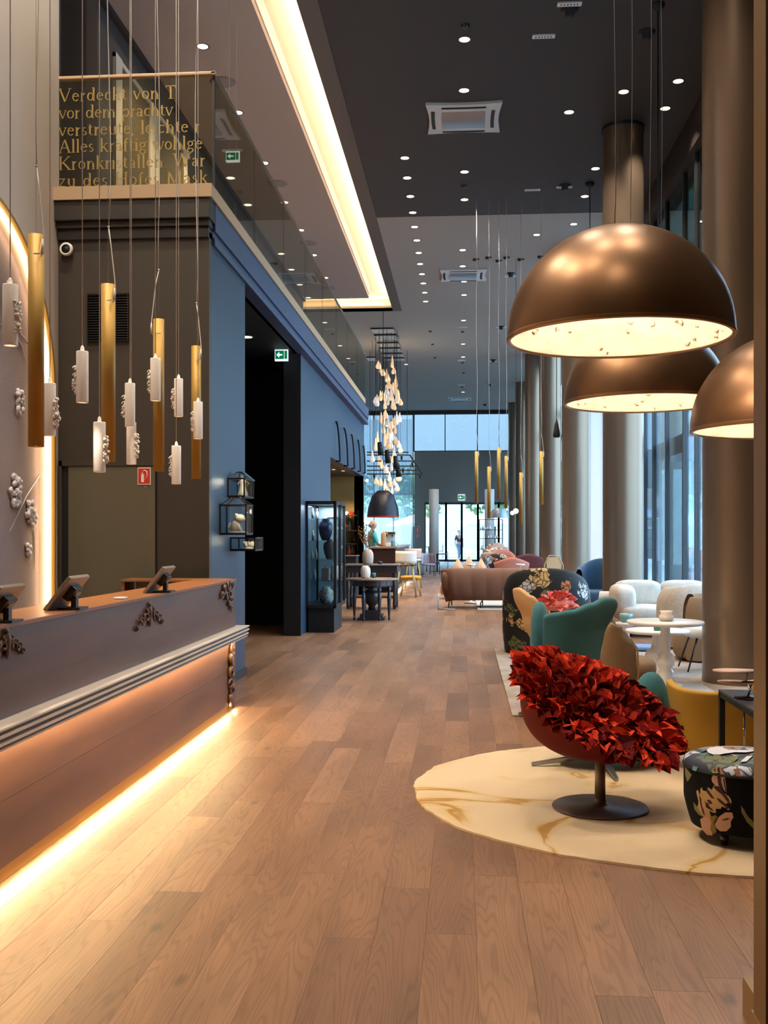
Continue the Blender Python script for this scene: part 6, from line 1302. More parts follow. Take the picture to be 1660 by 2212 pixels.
# globe lamp
q = P(1115, 1104, 27); t = thing('globe_lamp', 'glowing white globe lamp cluster beside the fifth column', 'lamp', (q.x, 27, q.z)); MB().sq((0, 0, 0), (.07, .07, .07), 1, 1, 18, 12).build('globe', emis('globe', (255, 236, 220), 3), t, loc=(0, 0, 0)); MB().sq((-.09, 0, -.05), (.055, .055, .055), 1, 1, 16, 10).build('globe', MATS['globe'], t, loc=(0, 0, 0)); MB().tube([(0, 0, .06), (0, 0, ZC - q.z)], .006, 6).build('cord', M['cordb'], t, loc=(0, 0, 0))
# grey dome pendant, far
q = P(1079, 1118, 37); t = thing('dome_pendant', 'grey dome pendant with a coral lining hanging near the far shelf', 'pendant lamp', (q.x, 37, q.z)); MB().lathe([(.36, 0), (.33, .14), (.22, .28), (.06, .34), (.0001, .34)], n=30).build('shade', mat('dome_grey', (150, 156, 166), .4, .4), t, loc=(0, 0, 0)); MB().lathe([(.35, .002), (.31, .13), (.0001, .3)], n=24).build('lining', mat('lining_coral', (200, 100, 80), .7), t, loc=(0, 0, 0)); MB().tube([(0, 0, .33), (0, 0, ZC - q.z)], .008, 6).build('cord', M['cordb'], t, loc=(0, 0, 0))

# ================================================================ TURNED-LEG TABLE AND BAR AREA
M['ebony'] = mat('ebony_wood', (46, 42, 44), .35, coat=.2); M['topwood'] = mat('table_top_wood', (140, 112, 92), .35, noise=.15, nscale=5)
b = PZ(804, 1338, 0); tt = thing('turned_leg_table', 'round-topped dark table on turned legs beside the vitrine', 'table', (b.x, b.y, 0)); zt_ = P(804, 1249, b.y).z; R_ = 56 / FPX * b.y
MB().lathe([(.0001, zt_ - .03), (R_, zt_ - .03), (R_ + .004, zt_ - .015), (R_, zt_), (.0001, zt_)], n=48).build('tabletop', M['topwood'], tt, loc=(0, 0, 0)); MB().lathe([(R_ * .80, zt_ - .13), (R_ * .80, zt_ - .03)], n=40).build('apron', M['ebony'], tt, loc=(0, 0, 0))
lp = [(.0001, 0), (.02, 0), (.024, .03), (.014, .06), (.02, .09), (.03, .25), (.036, .40), (.028, .47), (.018, .49), (.034, .52), (.034, .55), (.018, .57), (.03, .60), (.034, .64), (.034, zt_ - .05)]
for a in (.5, 2.05, 3.65, 5.2, 5.9, 4.35): MB().lathe(lp, (R_ * .74 * math.cos(a), R_ * .74 * math.sin(a), 0), 14).build('leg', M['ebony'], tt, loc=(0, 0, 0))
ub = thing('dark_urn', 'heavy dark turned urn on a square foot beneath the round-topped table', 'urn', (b.x, b.y, 0)); MB().lathe([(.0001, .17), (.07, .17), (.06, .24), (.09, .27), (.15, .33), (.165, .42), (.15, .50), (.08, .54), (.16, .58), (.0001, .60)], n=30).build('body', M['ebony'], ub, loc=(0, 0, 0)); MB().box(-.2, .2, -.18, .18, .04, .10).box(-.12, .12, -.12, .12, .10, .17).build('foot', M['ebony'], ub, loc=(0, 0, 0)); MB().box(-.24, .24, -.2, .2, 0, .04).build('foot_plinth', M['ebony'], ub, loc=(0, 0, 0))
def ribbed(px, py0, py1, w, Y, zb, m, lab, nrib=16, nm='vase'):
    q = P(px, py1, Y); H = P(px, py0, Y).z - zb; R = w / 2 / FPX * Y; t = thing(nm, lab, 'vase', (q.x, Y, zb + .001))
    MB().lathe([(.0001, 0), (R * .72, 0), (R * .92, H * .12), (R, H * .45), (R * .95, H * .75), (R * .7, H * .93), (R * .5, H), (R * .45, H * .97), (R * .5, H * .9), (.0001, H * .88)], n=64, fn=lambda a, z: 1 - .05 * abs(math.sin(a * nrib / 2))).build('body', m, t, loc=(0, 0, 0)); return t, H
ribbed(790, 1222, 1250, 22, b.y - .05, zt_, mat('vase_white', (236, 214, 198), .5), 'short white ribbed vase on the round-topped table')
q = P(807, 1245, b.y); tag(MB().lathe([(.0001, 0), (.03, 0), (.04, .09), (.035, .09), (.026, .01), (.0001, .01)], (q.x, b.y + .1, zt_ + .001), 16).build('teal_glass', mat('glass_teal', (50, 110, 116), .2)), 'teal drinking glass behind the short white vase', 'glass')
# second dark console table behind
ct = thing('dark_console', 'dark moulded console table behind the round-topped table', 'table', (-1.95, 21.4, 0)); zc_ = P(800, 1219, 21.2).z; cx0, cx1 = P(745, 1219, 21.2).x, P(864, 1219, 21.2).x
MB().box(cx0, cx1, 21.0, 21.8, zc_ - .03, zc_).build('tabletop', mat('console_top', (110, 100, 96), .35), ct, world=True, bevel=.008); MB().box(cx0 + .05, cx1 - .04, 21.04, 21.76, zc_ - .17, zc_ - .03).build('apron', M['ebony'], ct, world=True, bevel=.01)
for x, y in ((cx0 + .08, 21.1), (cx1 - .1, 21.1), (cx1 - .1, 21.7), (cx0 + .08, 21.7)): MB().lathe([(.0001, 0), (.03, 0), (.04, .1), (.03, .3), (.05, .5), (.03, .6), (.045, .7), (.045, zc_ - .1)], (x, y, 0), 14).build('leg', M['ebony'], ct, world=True)
MB().box(cx0 + .05, cx1 - .1, 21.1, 21.7, .22, .25).build('lower_shelf', M['ebony'], ct, world=True)
vz, vh = ribbed(795, 1187, 1221, 25, 21.2, zc_, mat('vase_sand', (196, 176, 160), .55), 'taller sand-coloured ribbed vase holding dried branches')
br = thing('dried_branches', 'ochre dried branches standing in the tall ribbed vase', 'branches', (vz.location.x, 21.2, zc_ + .05)); rg = random.Random(2)
for i in range(11):
    a = rg.uniform(0, 6.28); l_ = rg.uniform(.55, .85); d = Vector((math.cos(a) * .22 - .06, math.sin(a) * .15, 1)).normalized(); mb = MB().tube([(0, 0, 0), d * l_ * .5, d * l_ + Vector((rg.uniform(-.04, .04), 0, -.02))], [.003, .003, .0015], 5)
    for k_ in range(9): p_ = d * l_ * (.55 + .05 * k_); mb.sq(p_ + Vector((rg.uniform(-.03, .03), rg.uniform(-.02, .02), rg.uniform(-.02, .02))), (.012, .008, .018), 1, 1, 6, 4)
    mb.build('twig', mat('twig_ochre', (150, 96, 30), .8), br, loc=(0, 0, 0))
q = P(815, 1219, 21.3); tag(MB().sq((q.x + .05, 21.4, zc_ + .031), (.06, .05, .03), .8, 1, 16, 8).build('pebble_bowl', M['devdark']), 'small dark bowl beside the sand-coloured vase', 'bowl')
# bar counter behind
bc = thing('bar_counter', 'dark brown bar counter with light glowing along its foot', 'counter', (-2.2, 29, 0)); bz = P(830, 1182, 27.4).z; bx1 = P(855, 1200, 27.2).x
MB().box(bx1 - .66, bx1, 27.2, 29.2, .12, bz - .03).build('front_panel', mat('bar_walnut', (52, 30, 22), .4), bc, world=True); MB().box(bx1 - .70, bx1 + .05, 27.15, 29.25, bz - .03, bz + .01).build('bar_top', mat('bar_top', (150, 120, 96), .35), bc, world=True)
MB().box(bx1 - .6, bx1 - .05, 27.3, 29.1, 0, .12).build('plinth', M['black'], bc, world=True)
bc2 = thing('bar_counter', 'narrower rear run of the dark bar counter, behind the stools', 'counter', (bx1, 31.6, 0))
MB().box(bx1 - .24, bx1, 29.27, 34, .12, bz - .03).build('front_panel', MATS['bar_walnut'], bc2, world=True); MB().box(bx1 - .26, bx1 + .05, 29.27, 34.05, bz - .03, bz + .01).build('bar_top', MATS['bar_top'], bc2, world=True)
MB().box(bx1 - .22, bx1 - .05, 29.3, 33.9, 0, .12).build('plinth', M['black'], bc2, world=True); area('bar_floor_led', (bx1 - .01, 30.6, .11), (0, math.radians(-25), 0), .03, 6.5, 55, WARM)
# items on the bar
def boxy(px, Y, w, d, h, m, nm, lab, cat):
    q = P(px, 1178, Y); tag(MB().lathe([(.0001, 0), (w / 2, 0), (w / 2 * 1.02, h * .1), (w / 2, h * .85), (w / 2 * .8, h), (.0001, h)], (q.x, Y, bz + .011), 18).build(nm, m), lab, cat)
boxy(829, 28.2, .14, .14, .38, mat('paper_bag', (190, 140, 90), .8), 'paper_bag', 'brown paper carrier bag on the bar', 'bag'); boxy(850, 28.0, .12, .12, .18, mat('jug_blue', (96, 140, 160), .4), 'blue_jug', 'rounded pale blue jug on the bar', 'jug')
cmx = P(841, 1170, 28.6); cm = thing('coffee_machine', 'white and chrome espresso machine on the bar', 'coffee machine', (cmx.x, 28.8, bz + .011)); MB().box(-.17, .17, -.15, .15, 0, .10).box(-.15, .15, .02, .15, .10, .32).build('body', M['white'], cm, bevel=.01, loc=(0, 0, 0)); MB().box(-.18, .18, -.16, .16, .32, .40).build('head', M['chrome'], cm, bevel=.015, loc=(0, 0, 0))
for x in (-.08, .08): MB().tube([(x, -.08, .32), (x, -.08, .27), (x, -.17, .265)], .014, 8).build('portafilter', M['black'], cm, loc=(0, 0, 0))
pl_ = P(868, 1170, 34.5); pt = thing('potted_plant', 'light green leafy plant in a dark pot at the end of the bar', 'plant', (pl_.x, 35.2, 0)); MB().lathe([(.0001, 0), (.16, 0), (.2, .95), (.17, .95), (.0001, .9)], n=20).build('pot', M['devdark'], pt, loc=(0, 0, 0)); rg = random.Random(8)
for i in range(46):
    a = rg.uniform(0, 6.28); e = rg.uniform(.2, 1.4); d = Vector((math.cos(a) * math.cos(e), math.sin(a) * math.cos(e), math.sin(e))); n_ = d.cross(Vector((0, 0, 1))).normalized() * .035; p0_ = Vector((0, 0, .93)); l_ = rg.uniform(.25, .5)
    MB().add([p0_, p0_ + d * l_ * .5 + n_, p0_ + d * l_ - Vector((0, 0, .05)), p0_ + d * l_ * .5 - n_], [(0, 1, 2, 3)]).build('leaf', mat('leaf_green', (96, 140, 60), .6), pt, loc=(0, 0, 0))
# big black pendant with red lining over the bar
q = P(828, 1116, 33); W_ = 70 / FPX * 33 / 2; hp = thing('hat_pendant', 'huge black bell-shaped pendant with a red inside, over the bar', 'pendant lamp', (q.x, 33, q.z)); hz_ = P(828, 1060, 33).z - q.z
MB().lathe([(W_, 0), (W_ * .93, hz_ * .35), (W_ * .7, hz_ * .8), (W_ * .35, hz_ * 1.0), (.0001, hz_ * 1.02)], n=40).build('shade', mat('shade_black', (24, 26, 38), .4), hp, loc=(0, 0, 0)); MB().lathe([(W_ * .985, .0), (W_ * .9, hz_ * .33), (W_ * .6, hz_ * .75), (.0001, hz_ * .9)], n=36).build('lining', mat('lining_red', (190, 50, 40), .6), hp, loc=(0, 0, 0)); MB().lathe([(W_ * 1.004, -.02), (W_ * 1.004, .012)], n=40).build('red_rim', MATS['lining_red'], hp, loc=(0, 0, 0)); MB().tube([(0, 0, hz_), (0, 0, ZC - q.z)], .012, 6).build('cord', M['cordb'], hp, loc=(0, 0, 0))
# bar stools and chairs
def stool(px, py, Y, m_seat, m_leg, zs, lab, back=None, w=.24, grp='bar stools'):
    q = P(px, py, Y); t = thing('bar_stool', lab, 'stool', (q.x, Y, 0), 0, grp); MB().sq((0, 0, zs), (w, w, .045), .5, .8, 22, 8).build('seat', m_seat, t, loc=(0, 0, 0))
    for x, y in ((-1, -1), (1, -1), (1, 1), (-1, 1)): MB().tube([(x * w * .6, y * w * .6, zs - .02), (x * w * .95, y * w * .95, 0)], [.016, .011], 8).build('leg', m_leg, t, loc=(0, 0, 0))
    MB().tube([(-w * .8, -w * .8, zs * .35), (w * .8, -w * .8, zs * .35)], .009, 6).tube([(w * .8, -w * .8, zs * .35), (w * .8, w * .8, zs * .35)], .009, 6).build('footrest', m_leg, t, loc=(0, 0, 0))
    if back: o = MB().grid(lambda u, v: Vector((w * 1.05 * math.cos(.2 + (u) * 2.7 + PI), w * 1.05 * math.sin(.2 + u * 2.7 + PI) * .9, zs + .02 + .30 * v)), 18, 5).build('backrest', back, t, loc=(0, 0, 0)); o.modifiers.new('s', 'SOLIDIFY').thickness = .02
    return t
M['brasspale'] = mat('legs_pale_brass', (190, 170, 110), .4, .5); M['pattern'] = floral('fabric_leopard', (60, 44, 30), 16, [(190, 150, 70), (160, 120, 60), (60, 44, 30), (210, 180, 110)])
stool(878, 1195, 25.0, M['pattern'], M['brasspale'], .80, 'bar stool with a yellow-brown patterned seat and curved white back', M['offwhite'], .25)
stool(893, 1190, 29.5, M['white'], M['brasspale'], .80, 'bar stool with a pale striped shell back, second at the bar', M['pinktray'], .24)
yc2 = stool(888, 1235, 25.6, mat('seat_amber', (214, 140, 30), .6), M['brasspale'], .46, 'low amber-seated chair on pale brass legs at the bar foot', None, .26, 'low chairs'); yc2['category'] = 'chair'; yc2.name = 'low_chair'
q = PZ(926, 1245, 0); sc_ = thing('striped_chair', 'small plum-and-white striped chair on thin wire legs near the doors', 'chair', (q.x, q.y, 0), 3.3); o = MB().grid(lambda u, v: Vector((.27 * math.cos(u * PI + PI), .2 * math.sin(u * PI + PI), .42 + .42 * v)), 20, 5).build('backrest', mat('stripe_plum', (120, 92, 108), .8, nscale=26, col2=(210, 200, 206), stretch=(1, 1, .02)), sc_, loc=(0, 0, 0)); o.modifiers.new('s', 'SOLIDIFY').thickness = .03
MB().sq((0, 0, .43), (.25, .22, .04), .5, .8, 20, 8).build('seat', MATS['stripe_plum'], sc_, loc=(0, 0, 0))
for x, y in ((-.2, -.16), (.2, -.16), (.2, .18), (-.2, .18)): MB().tube([(x, y, .41), (x * 1.15, y * 1.15, 0)], .009, 6).build('leg', M['dark'], sc_, loc=(0, 0, 0))
for i, (px, Y) in enumerate(((945, 43.0), (905, 40.0))):
    q = P(px, 1200, Y); t = thing('cafe_table', 'small dark square cafe table near the far doors, %s' % ('right', 'left')[i], 'table', (q.x, Y, 0)); MB().box(-.4, .4, -.4, .4, .71, .74).build('tabletop', M['dark'], t, loc=(0, 0, 0)); MB().tube([(0, 0, .02), (0, 0, .71)], .03, 10).build('post', M['dark'], t, loc=(0, 0, 0)); MB().box(-.25, .25, -.25, .25, 0, .02).build('foot', M['dark'], t, loc=(0, 0, 0))
    for s_ in (-1, 1):
        c_ = thing('cafe_chair', 'dark cafe chair %s of the %s square table by the far doors' % (('left', 'right')[s_ > 0], ('right', 'left')[i]), 'chair', (q.x + s_ * .62, Y, 0), s_ * -PI / 2); MB().sq((0, 0, .44), (.2, .2, .03), .4, .4, 16, 6).build('seat', M['dark'], c_, loc=(0, 0, 0)); MB().box(-.19, .19, -.2, -.18, .46, .84).build('backrest', M['dark'], c_, loc=(0, 0, 0))
        for x, y in ((-.17, -.17), (.17, -.17), (.17, .17), (-.17, .17)): MB().tube([(x, y, .42), (x * 1.1, y * 1.1, 0)], .01, 6).build('leg', M['dark'], c_, loc=(0, 0, 0))
# back bar: lit shelves with bottles inside the niche
bb = thing('back_bar', 'dark back-bar shelf of bottles lit warm inside the golden niche', 'shelf', (-2.85, 24.8, 0)); zs_ = [1.02, 1.30, 1.62, 1.98]
bxa, bxb = P(742, 1150, 24.6).x, P(771, 1150, 24.6).x
MB().box(bxa - .3, bxb, 24.5, 25.15, 0, 1.0).build('cabinet', M['ebony'], bb, world=True, bevel=.005); MB().box(bxa - .3, bxb + .02, 24.45, 25.18, 1.0, 1.02).build('counter_top', mat('console_top', (110, 100, 96), .35), bb, world=True)
for z in zs_[1:]: MB().box(bxa - .2, bxb - .02, 24.8, 25.15, z - .02, z).build('shelf_board', M['ebony'], bb, world=True)
MB().box(bxa - .22, bxa - .2, 24.8, 25.17, 1.02, 2.1).box(bxb - .02, bxb, 24.8, 25.17, 1.02, 2.1).build('side_panel', M['chrome'], bb, world=True)
rg = random.Random(6); bc_ = [mat('bottle_amber', (160, 80, 20), .15), mat('bottle_green', (40, 70, 40), .15), mat('bottle_clear', (200, 190, 170), .15), mat('bottle_red', (150, 40, 24), .2)]
for i in range(20):
    z = zs_[i % 3]; x = bxa - .15 + (bxb - bxa + .08) * ((i * .31) % 1); hh = rg.uniform(.19, .25); y = 24.9 + .16 * ((i * .47) % 1)
    t = thing('bottle', '%s spirit bottle on the back bar, %s shelf, %s' % (['amber', 'green', 'clear', 'red'][i % 4], ['lowest', 'middle', 'top'][i % 3], ordw(i // 3)), 'bottle', (x, y, z + .001), 0, 'bottles on the back bar')
    MB().lathe([(.0001, 0), (.034, 0), (.034, hh * .6), (.013, hh * .78), (.013, hh)], n=12).build('body', bc_[i % 4], t, loc=(0, 0, 0)); MB().lathe([(.015, hh), (.015, hh + .025), (.0001, hh + .025)], n=10).build('cap', M['devdark'], t, loc=(0, 0, 0))
for i in range(3):
    t = thing('rolled_towel', 'striped red and white bar towel rolled on the top bar shelf, %s' % ('left', 'middle', 'right')[i], 'towel', (bxa - .08 + i * .12, 24.98, 1.985)); MB().tube([(0, -.12, .045), (0, .12, .045)], .044, 14).build('roll', bc_[3] if i != 1 else M['offwhite'], t, loc=(0, 0, 0))
for k_, x in enumerate((-2.95, -2.8, -2.65)):
    t = thing('niche_downlight', 'tiny spotlight in the niche ceiling above the back bar, %s' % ('left', 'middle', 'right')[k_], 'ceiling light', (x, 22.0 + k_ * .5, 2.929), 0, 'niche spotlights'); part('ring', ring_me, t, scale=.5); part('lens', lens_me, t, (0, 0, -.003), scale=.5); spot((x, 24.3, 2.9), 120, t, 120, WARM)
t = thing('wall_washer', 'bright round lamp at the corner of the golden niche', 'lamp', (P(795, 1038, 25.6).x - .02, 25.6, P(795, 1038, 25.6).z)); MB().sq((0, 0, 0), (.035, .035, .035), 1, 1, 14, 10).build('bulb', emis('bulb_cool', (255, 246, 236), 20), t, loc=(0, 0, 0)); MB().tube([(-.16, -.2, .0), (-.02, 0, 0)], .008, 6).build('arm', M['dark'], t, loc=(0, 0, 0))
# curved black ribs on the wall above the niche
for i, (a, b) in enumerate((((726, 910), (735, 996)), ((743, 924), (752, 1006)), ((759, 938), (766, 1012)), ((773, 950), (779, 1018)), ((785, 962), (789, 1022)))):
    A0 = PX(a[0], a[1], -2.40); ya = A0.y; Bb = P(b[0], b[1], ya); mb = MB(); n_ = 10; pts_ = []
    for k_ in range(n_ + 1):
        s_ = k_ / n_; pts_.append((-2.40 + max(.0, (Bb.x + 2.40)) * math.sin(s_ * PI / 2) ** .8, ya, A0.z + (Bb.z - A0.z) * (1 - math.cos(s_ * PI / 2)) ** .8))
    pts_.append((-2.40, ya, Bb.z)); mb.tube(pts_, .02, 8); tag(mb.build('wall_rib', M['dark']), 'thin curved black rib bowed out from the blue wall, %s of five' % ('first', 'second', 'third', 'fourth', 'fifth')[i], 'rib', 'curved ribs above the bar niche')
# lighting truss over the bar
tr = thing('light_truss', 'black ladder-like lighting rails hanging in front of the far curtained windows', 'rails', (-3.6, 40, 0)); tr.location.z = 4.0
for py in (977, 983, 996, 1007, 1016, 1024): a = P(793, py, 40); b = P(886 + (py - 983) * .5, py, 40); MB().bar(a, b, .045).build('rail', M['black'], tr, world=True)
a = P(886, 983, 40); b = P(913, 1026, 40); MB().bar(a, b, .06).build('rail', M['black'], tr, world=True)
for px in (800, 880):
    a = P(px, 983, 40); MB().tube([a, (a.x, a.y, ZC)], .01, 6).build('hanger', M['cordb'], tr, world=True)
for i, (px, py) in enumerate(((868, 985), (871, 1012), (857, 1007), (809, 1024), (892, 998), (908, 1024))): a = P(px, py, 40); MB().tube([a, a + Vector((0, 0, -.16))], [.05, .035], 10).build('spot_head', M['black'], tr, world=True)

# ================================================================ CHANDELIER OF GLASS DROPS
canopies = []
for i, (px0, px1, py0, py1) in enumerate(((800, 850, 706, 717), (807, 856, 720, 732), (814, 860, 737, 747), (819, 864, 749, 758), (823, 869, 761, 769), (829, 873, 771, 777), (791, 810, 769, 778))):
    a = PZ((px0 + px1) / 2, py0, ZC); b = PZ((px0 + px1) / 2, py1, ZC); w_ = (px1 - px0) / FPX * a.y / 2
    t = thing('lattice_canopy', 'white pierced lattice plate on the ceiling above the glass drops, %s of the row' % ordw(i), 'canopy', (a.x, (a.y + b.y) / 2, ZC - .001), 0, 'lattice plates above the glass drops'); d_ = (b.y - a.y) / 2 * .72
    MB().box(-w_, w_, -d_, d_, -.05, 0).build('plate', M['lintel'], t, loc=(0, 0, 0)); lt = MB()
    for k_ in range(14): x = -w_ + 2 * w_ * (k_ + .5) / 14; lt.bar((x, -d_, -.055), (x + w_ * .12, d_, -.055), .02, .01)
    for k_ in range(4): y = -d_ + 2 * d_ * (k_ + .5) / 4; lt.bar((-w_, y, -.055), (w_, y, -.055), .02, .01)
    o = lt.build('lattice', M['signwhite'], t, loc=(0, 0, 0)); o['kind'] = 'stuff'; canopies.append((a.x, (a.y + b.y) / 2))
M['amberg'] = mat('amber_glass', (240, 196, 156), .2, emit=.95, ecol=(255, 206, 156)); M['clearg'] = mat('opal_glass', (236, 226, 220), .2, emit=.55, ecol=(255, 232, 214))
dr = [MB().lathe([(.012, .34), (.02, .30), (.035, .20), (.075, .09), (.08, .05), (.05, .008), (.0001, 0)], n=14), MB().lathe([(.010, .40), (.016, .34), (.05, .12), (.055, .05), (.03, .008), (.0001, 0)], n=14), MB().lathe([(.012, .26), (.05, .18), (.095, .08), (.07, .012), (.0001, 0)], n=14)]
drm = [[q.mesh('drop', m) for q in dr] for m in (M['amberg'], M['clearg'])]
drops = [(818, 797), (822, 806), (848, 795), (851, 808), (828, 812), (836, 818), (838, 826), (840, 840), (837, 852), (850, 843), (856, 838), (853, 850), (858, 856), (845, 858), (822, 866), (827, 862), (811, 872), (815, 878), (833, 868), (838, 876), (832, 884), (842, 866), (850, 878), (857, 872), (862, 866), (866, 876), (853, 886), (848, 884),
         (833, 904), (824, 914), (829, 918), (838, 922), (846, 926), (852, 916), (858, 918), (864, 912), (829, 936), (845, 942), (838, 950), (848, 952), (842, 960), (854, 938), (816, 962), (812, 974), (832, 964), (856, 960), (862, 968), (866, 978), (844, 970), (835, 984), (840, 996), (852, 990), (848, 1000), (856, 1004), (820, 1006), (826, 1012), (805, 998), (846, 1018), (838, 1030), (842, 1040), (834, 1022), (813, 1046), (822, 1050), (832, 1056), (844, 1052), (852, 1050), (858, 1062), (848, 1068), (838, 1068), (821, 1086), (834, 1098), (846, 1106), (851, 1088), (840, 1080), (830, 1074), (862, 1040)]
rg = random.Random(12)
for i, (px, py) in enumerate(drops):
    Y = 36.3 + (i * .7548777 % 1) * 5.2; q = P(px, py, Y); k_ = 0 if rg.random() < .6 else 1; m_ = drm[k_][rg.randrange(3)]; s_ = Y / 38 * rg.uniform(.95, 1.3)
    t = thing('glass_drop', ('amber' if k_ == 0 else 'milky') + ' glass teardrop in the ' + ('upper' if py < 895 else 'middle' if py < 1035 else 'lowest') + ' part of the cascade hanging above the bar', 'pendant lamp', q, 0, ('amber' if k_ == 0 else 'milky') + ' glass drops, ' + ('upper' if py < 895 else 'middle' if py < 1035 else 'lowest') + ' cascade')
    part('drop', m_, t, (0, 0, 0), None, s_); MB().tube([(0, 0, .3 * s_), (0, 0, ZC - q.z)], .006, 4).build('cord', M['cordb'], t, loc=(0, 0, 0))
for i, (px, py) in enumerate(((820, 955), (836, 972), (854, 985), (859, 1002), (828, 1072))):
    q = P(px, py, 35.2 + i * .25); tag(MB().tube([q, q + Vector((.05, 0, -.45))], [.07, .10], 14).tube([q, (q.x, q.y, ZC)], .006, 4).build('black_tube_lamp', M['black']), 'slanting black tube hanging among the glass drops, %s from the top' % ordw(i), 'lamp', 'black tubes among the glass drops')
for k_, z in enumerate((3.6, 5.2, 7.0)):
    l = bpy.data.lights.new('cascade_light', 'POINT'); l.energy = 60; l.color = SOFTW; l.shadow_soft_size = .5; o = bpy.data.objects.new('cascade_light', l); C.objects.link(o); o.location = (-2.8, 38.5, z)

# ================================================================ PEOPLE
def person(loc, rz, H, hair, shirt, trouser, skin, lab, pose='stand', bald=False):
    t = thing('person', lab, 'person', loc, rz); s_ = H / 1.75
    J = {}; V = []; E_ = []; Rd = []
    def jt(n, p, r, par=None):
        J[n] = len(V); V.append(Vector(p) * s_); Rd.append(r * s_)
        if par: E_.append((J[par], J[n]))
    arm = pose == 'work'
    jt('pel', (0, 0, .95), .13); jt('wai', (0, 0, 1.10), .125, 'pel'); jt('che', (0, .01, 1.30), .15, 'wai'); jt('nec', (0, .01, 1.46), .06, 'che'); jt('hed', (0, .02, 1.54), .05, 'nec')
    for sgn, n in ((-1, 'l'), (1, 'r')):
        jt('sh' + n, (sgn * .17, .0, 1.41), .06, 'che')
        el = (sgn * .24, .08 if arm else -.02, 1.14); wr = (sgn * .16, .34, 1.08) if arm else (sgn * .25, .04, .88)
        jt('el' + n, el, .043, 'sh' + n); jt('wr' + n, wr, .03, 'el' + n)
        st = .12 * sgn if pose == 'walk' else 0
        jt('hi' + n, (sgn * .09, 0, .88), .10, 'pel'); jt('kn' + n, (sgn * .10, .05 + st, .49), .062, 'hi' + n); jt('an' + n, (sgn * .10, st * 1.6, .09), .042, 'kn' + n); jt('to' + n, (sgn * .11, .14 + st * 1.6, .035), .036, 'an' + n)
    def skinned(name, ids, m, grow=0.0):
        mp = {k: i for i, k in enumerate(ids)}; me = bpy.data.meshes.new(name); me.from_pydata([V[k] for k in ids], [(mp[a], mp[b]) for a, b in E_ if a in mp and b in mp], [])
        o = bpy.data.objects.new(name, me); C.objects.link(o); o.parent = t; me.materials.append(m); sk = o.modifiers.new('sk', 'SKIN'); 
        if not me.skin_vertices: 
            bpy.context.view_layer.objects.active = o
            import bmesh as _b; bm = _b.new(); bm.from_mesh(me); bm.verts.layers.skin.verify(); bm.to_mesh(me); bm.free()
        for k, i in mp.items():
            sv = me.skin_vertices[0].data[i]; r = Rd[k] + grow; sv.radius = (r, r * (.72 if k in (J['pel'], J['wai'], J['che']) else 1)); sv.use_root = (i == 0)
        o.modifiers.new('ss', 'SUBSURF').levels = 1; o.modifiers['ss'].render_levels = 2; return o
    allk = list(range(len(V))); skinned('body', allk, skin)
    up = [J[k] for k in ('che', 'wai', 'pel', 'shl', 'shr', 'ell', 'elr')] ; skinned('shirt', up, shirt, .014)
    skinned('trousers', [J[k] for k in ('pel', 'hil', 'hir', 'knl', 'knr', 'anl', 'anr')], trouser, .016)
    h = MB().sq((0, .03, 1.635), (.076, .095, .115), .95, .95, 22, 16).sq((0, .125, 1.625), (.012, .018, .022), 1, 1, 8, 6).sq((-.076, .02, 1.63), (.012, .02, .03), 1, 1, 8, 6).sq((.076, .02, 1.63), (.012, .02, .03), 1, 1, 8, 6).sq((0, .118, 1.585), (.026, .008, .007), 1, 1, 8, 5)
    h.v = [v * s_ for v in h.v]; h.build('head', skin, t, loc=(0, 0, 0))
    e = MB().sq((-.03, .113, 1.645), (.010, .006, .007), 1, 1, 8, 5).sq((.03, .113, 1.645), (.010, .006, .007), 1, 1, 8, 5); e.v = [v * s_ for v in e.v]; e.build('eyes', M['black'], t, loc=(0, 0, 0))
    hr = MB().sq((0, .0, 1.66) if not bald else (0, -.012, 1.62), (.083, .098, .108) if not bald else (.080, .086, .06), .9, .95, 20, 12); hr.v = [v * s_ for v in hr.v]; hr.build('hair', hair, t, loc=(0, 0, 0))
    for sgn, n in ((-1, 'l'), (1, 'r')):
        w_ = V[J['wr' + n]]; d = (w_ - V[J['el' + n]]).normalized(); side = d.cross(Vector((sgn, 0, 0))).normalized(); hd = MB(); hd.sq(w_ + d * .05 * s_, (.036 * s_, .018 * s_, .045 * s_), .8, .8, 12, 8, rot=d.to_track_quat('Z', 'X').to_matrix())
        for f in range(4): o_ = side * (.026 - .017 * f) * s_; a = w_ + d * .085 * s_ + o_; l_ = (.065, .075, .07, .055)[f] * s_; hd.tube([a, a + d * l_ * .5, a + d * l_ * .85 + Vector((-sgn * .012, 0, -.012)) * s_], [.009 * s_, .008 * s_, .006 * s_], 6)
        a = w_ + d * .03 * s_ + side * .03 * s_; hd.tube([a, a + side * .03 * s_ + d * .02 * s_, a + side * .035 * s_ + d * .05 * s_], [.010 * s_, .009 * s_, .007 * s_], 6); hd.build('hand', skin, t, loc=(0, 0, 0))
        ft = MB().sq(V[J['to' + n]] + Vector((0, -.05, 0)) * s_, (.045 * s_, .12 * s_, .036 * s_), .6, .7, 14, 8); ft.build('shoe', M['devdark'], t, loc=(0, 0, 0))
    return t
SKIN = mat('skin', (206, 150, 124), .6); TEAL = mat('shirt_teal', (70, 170, 176), .8); DKC = mat('cloth_dark', (52, 58, 66), .8)
q = P(804, 1165, 30.2); person((q.x, 30.2, 0), -1.2, P(804, 1124, 30.2).z, mat('hair_grey', (150, 140, 130), .8), TEAL, DKC, SKIN, 'balding man in a teal shirt bending over work at the bar', 'work', True)
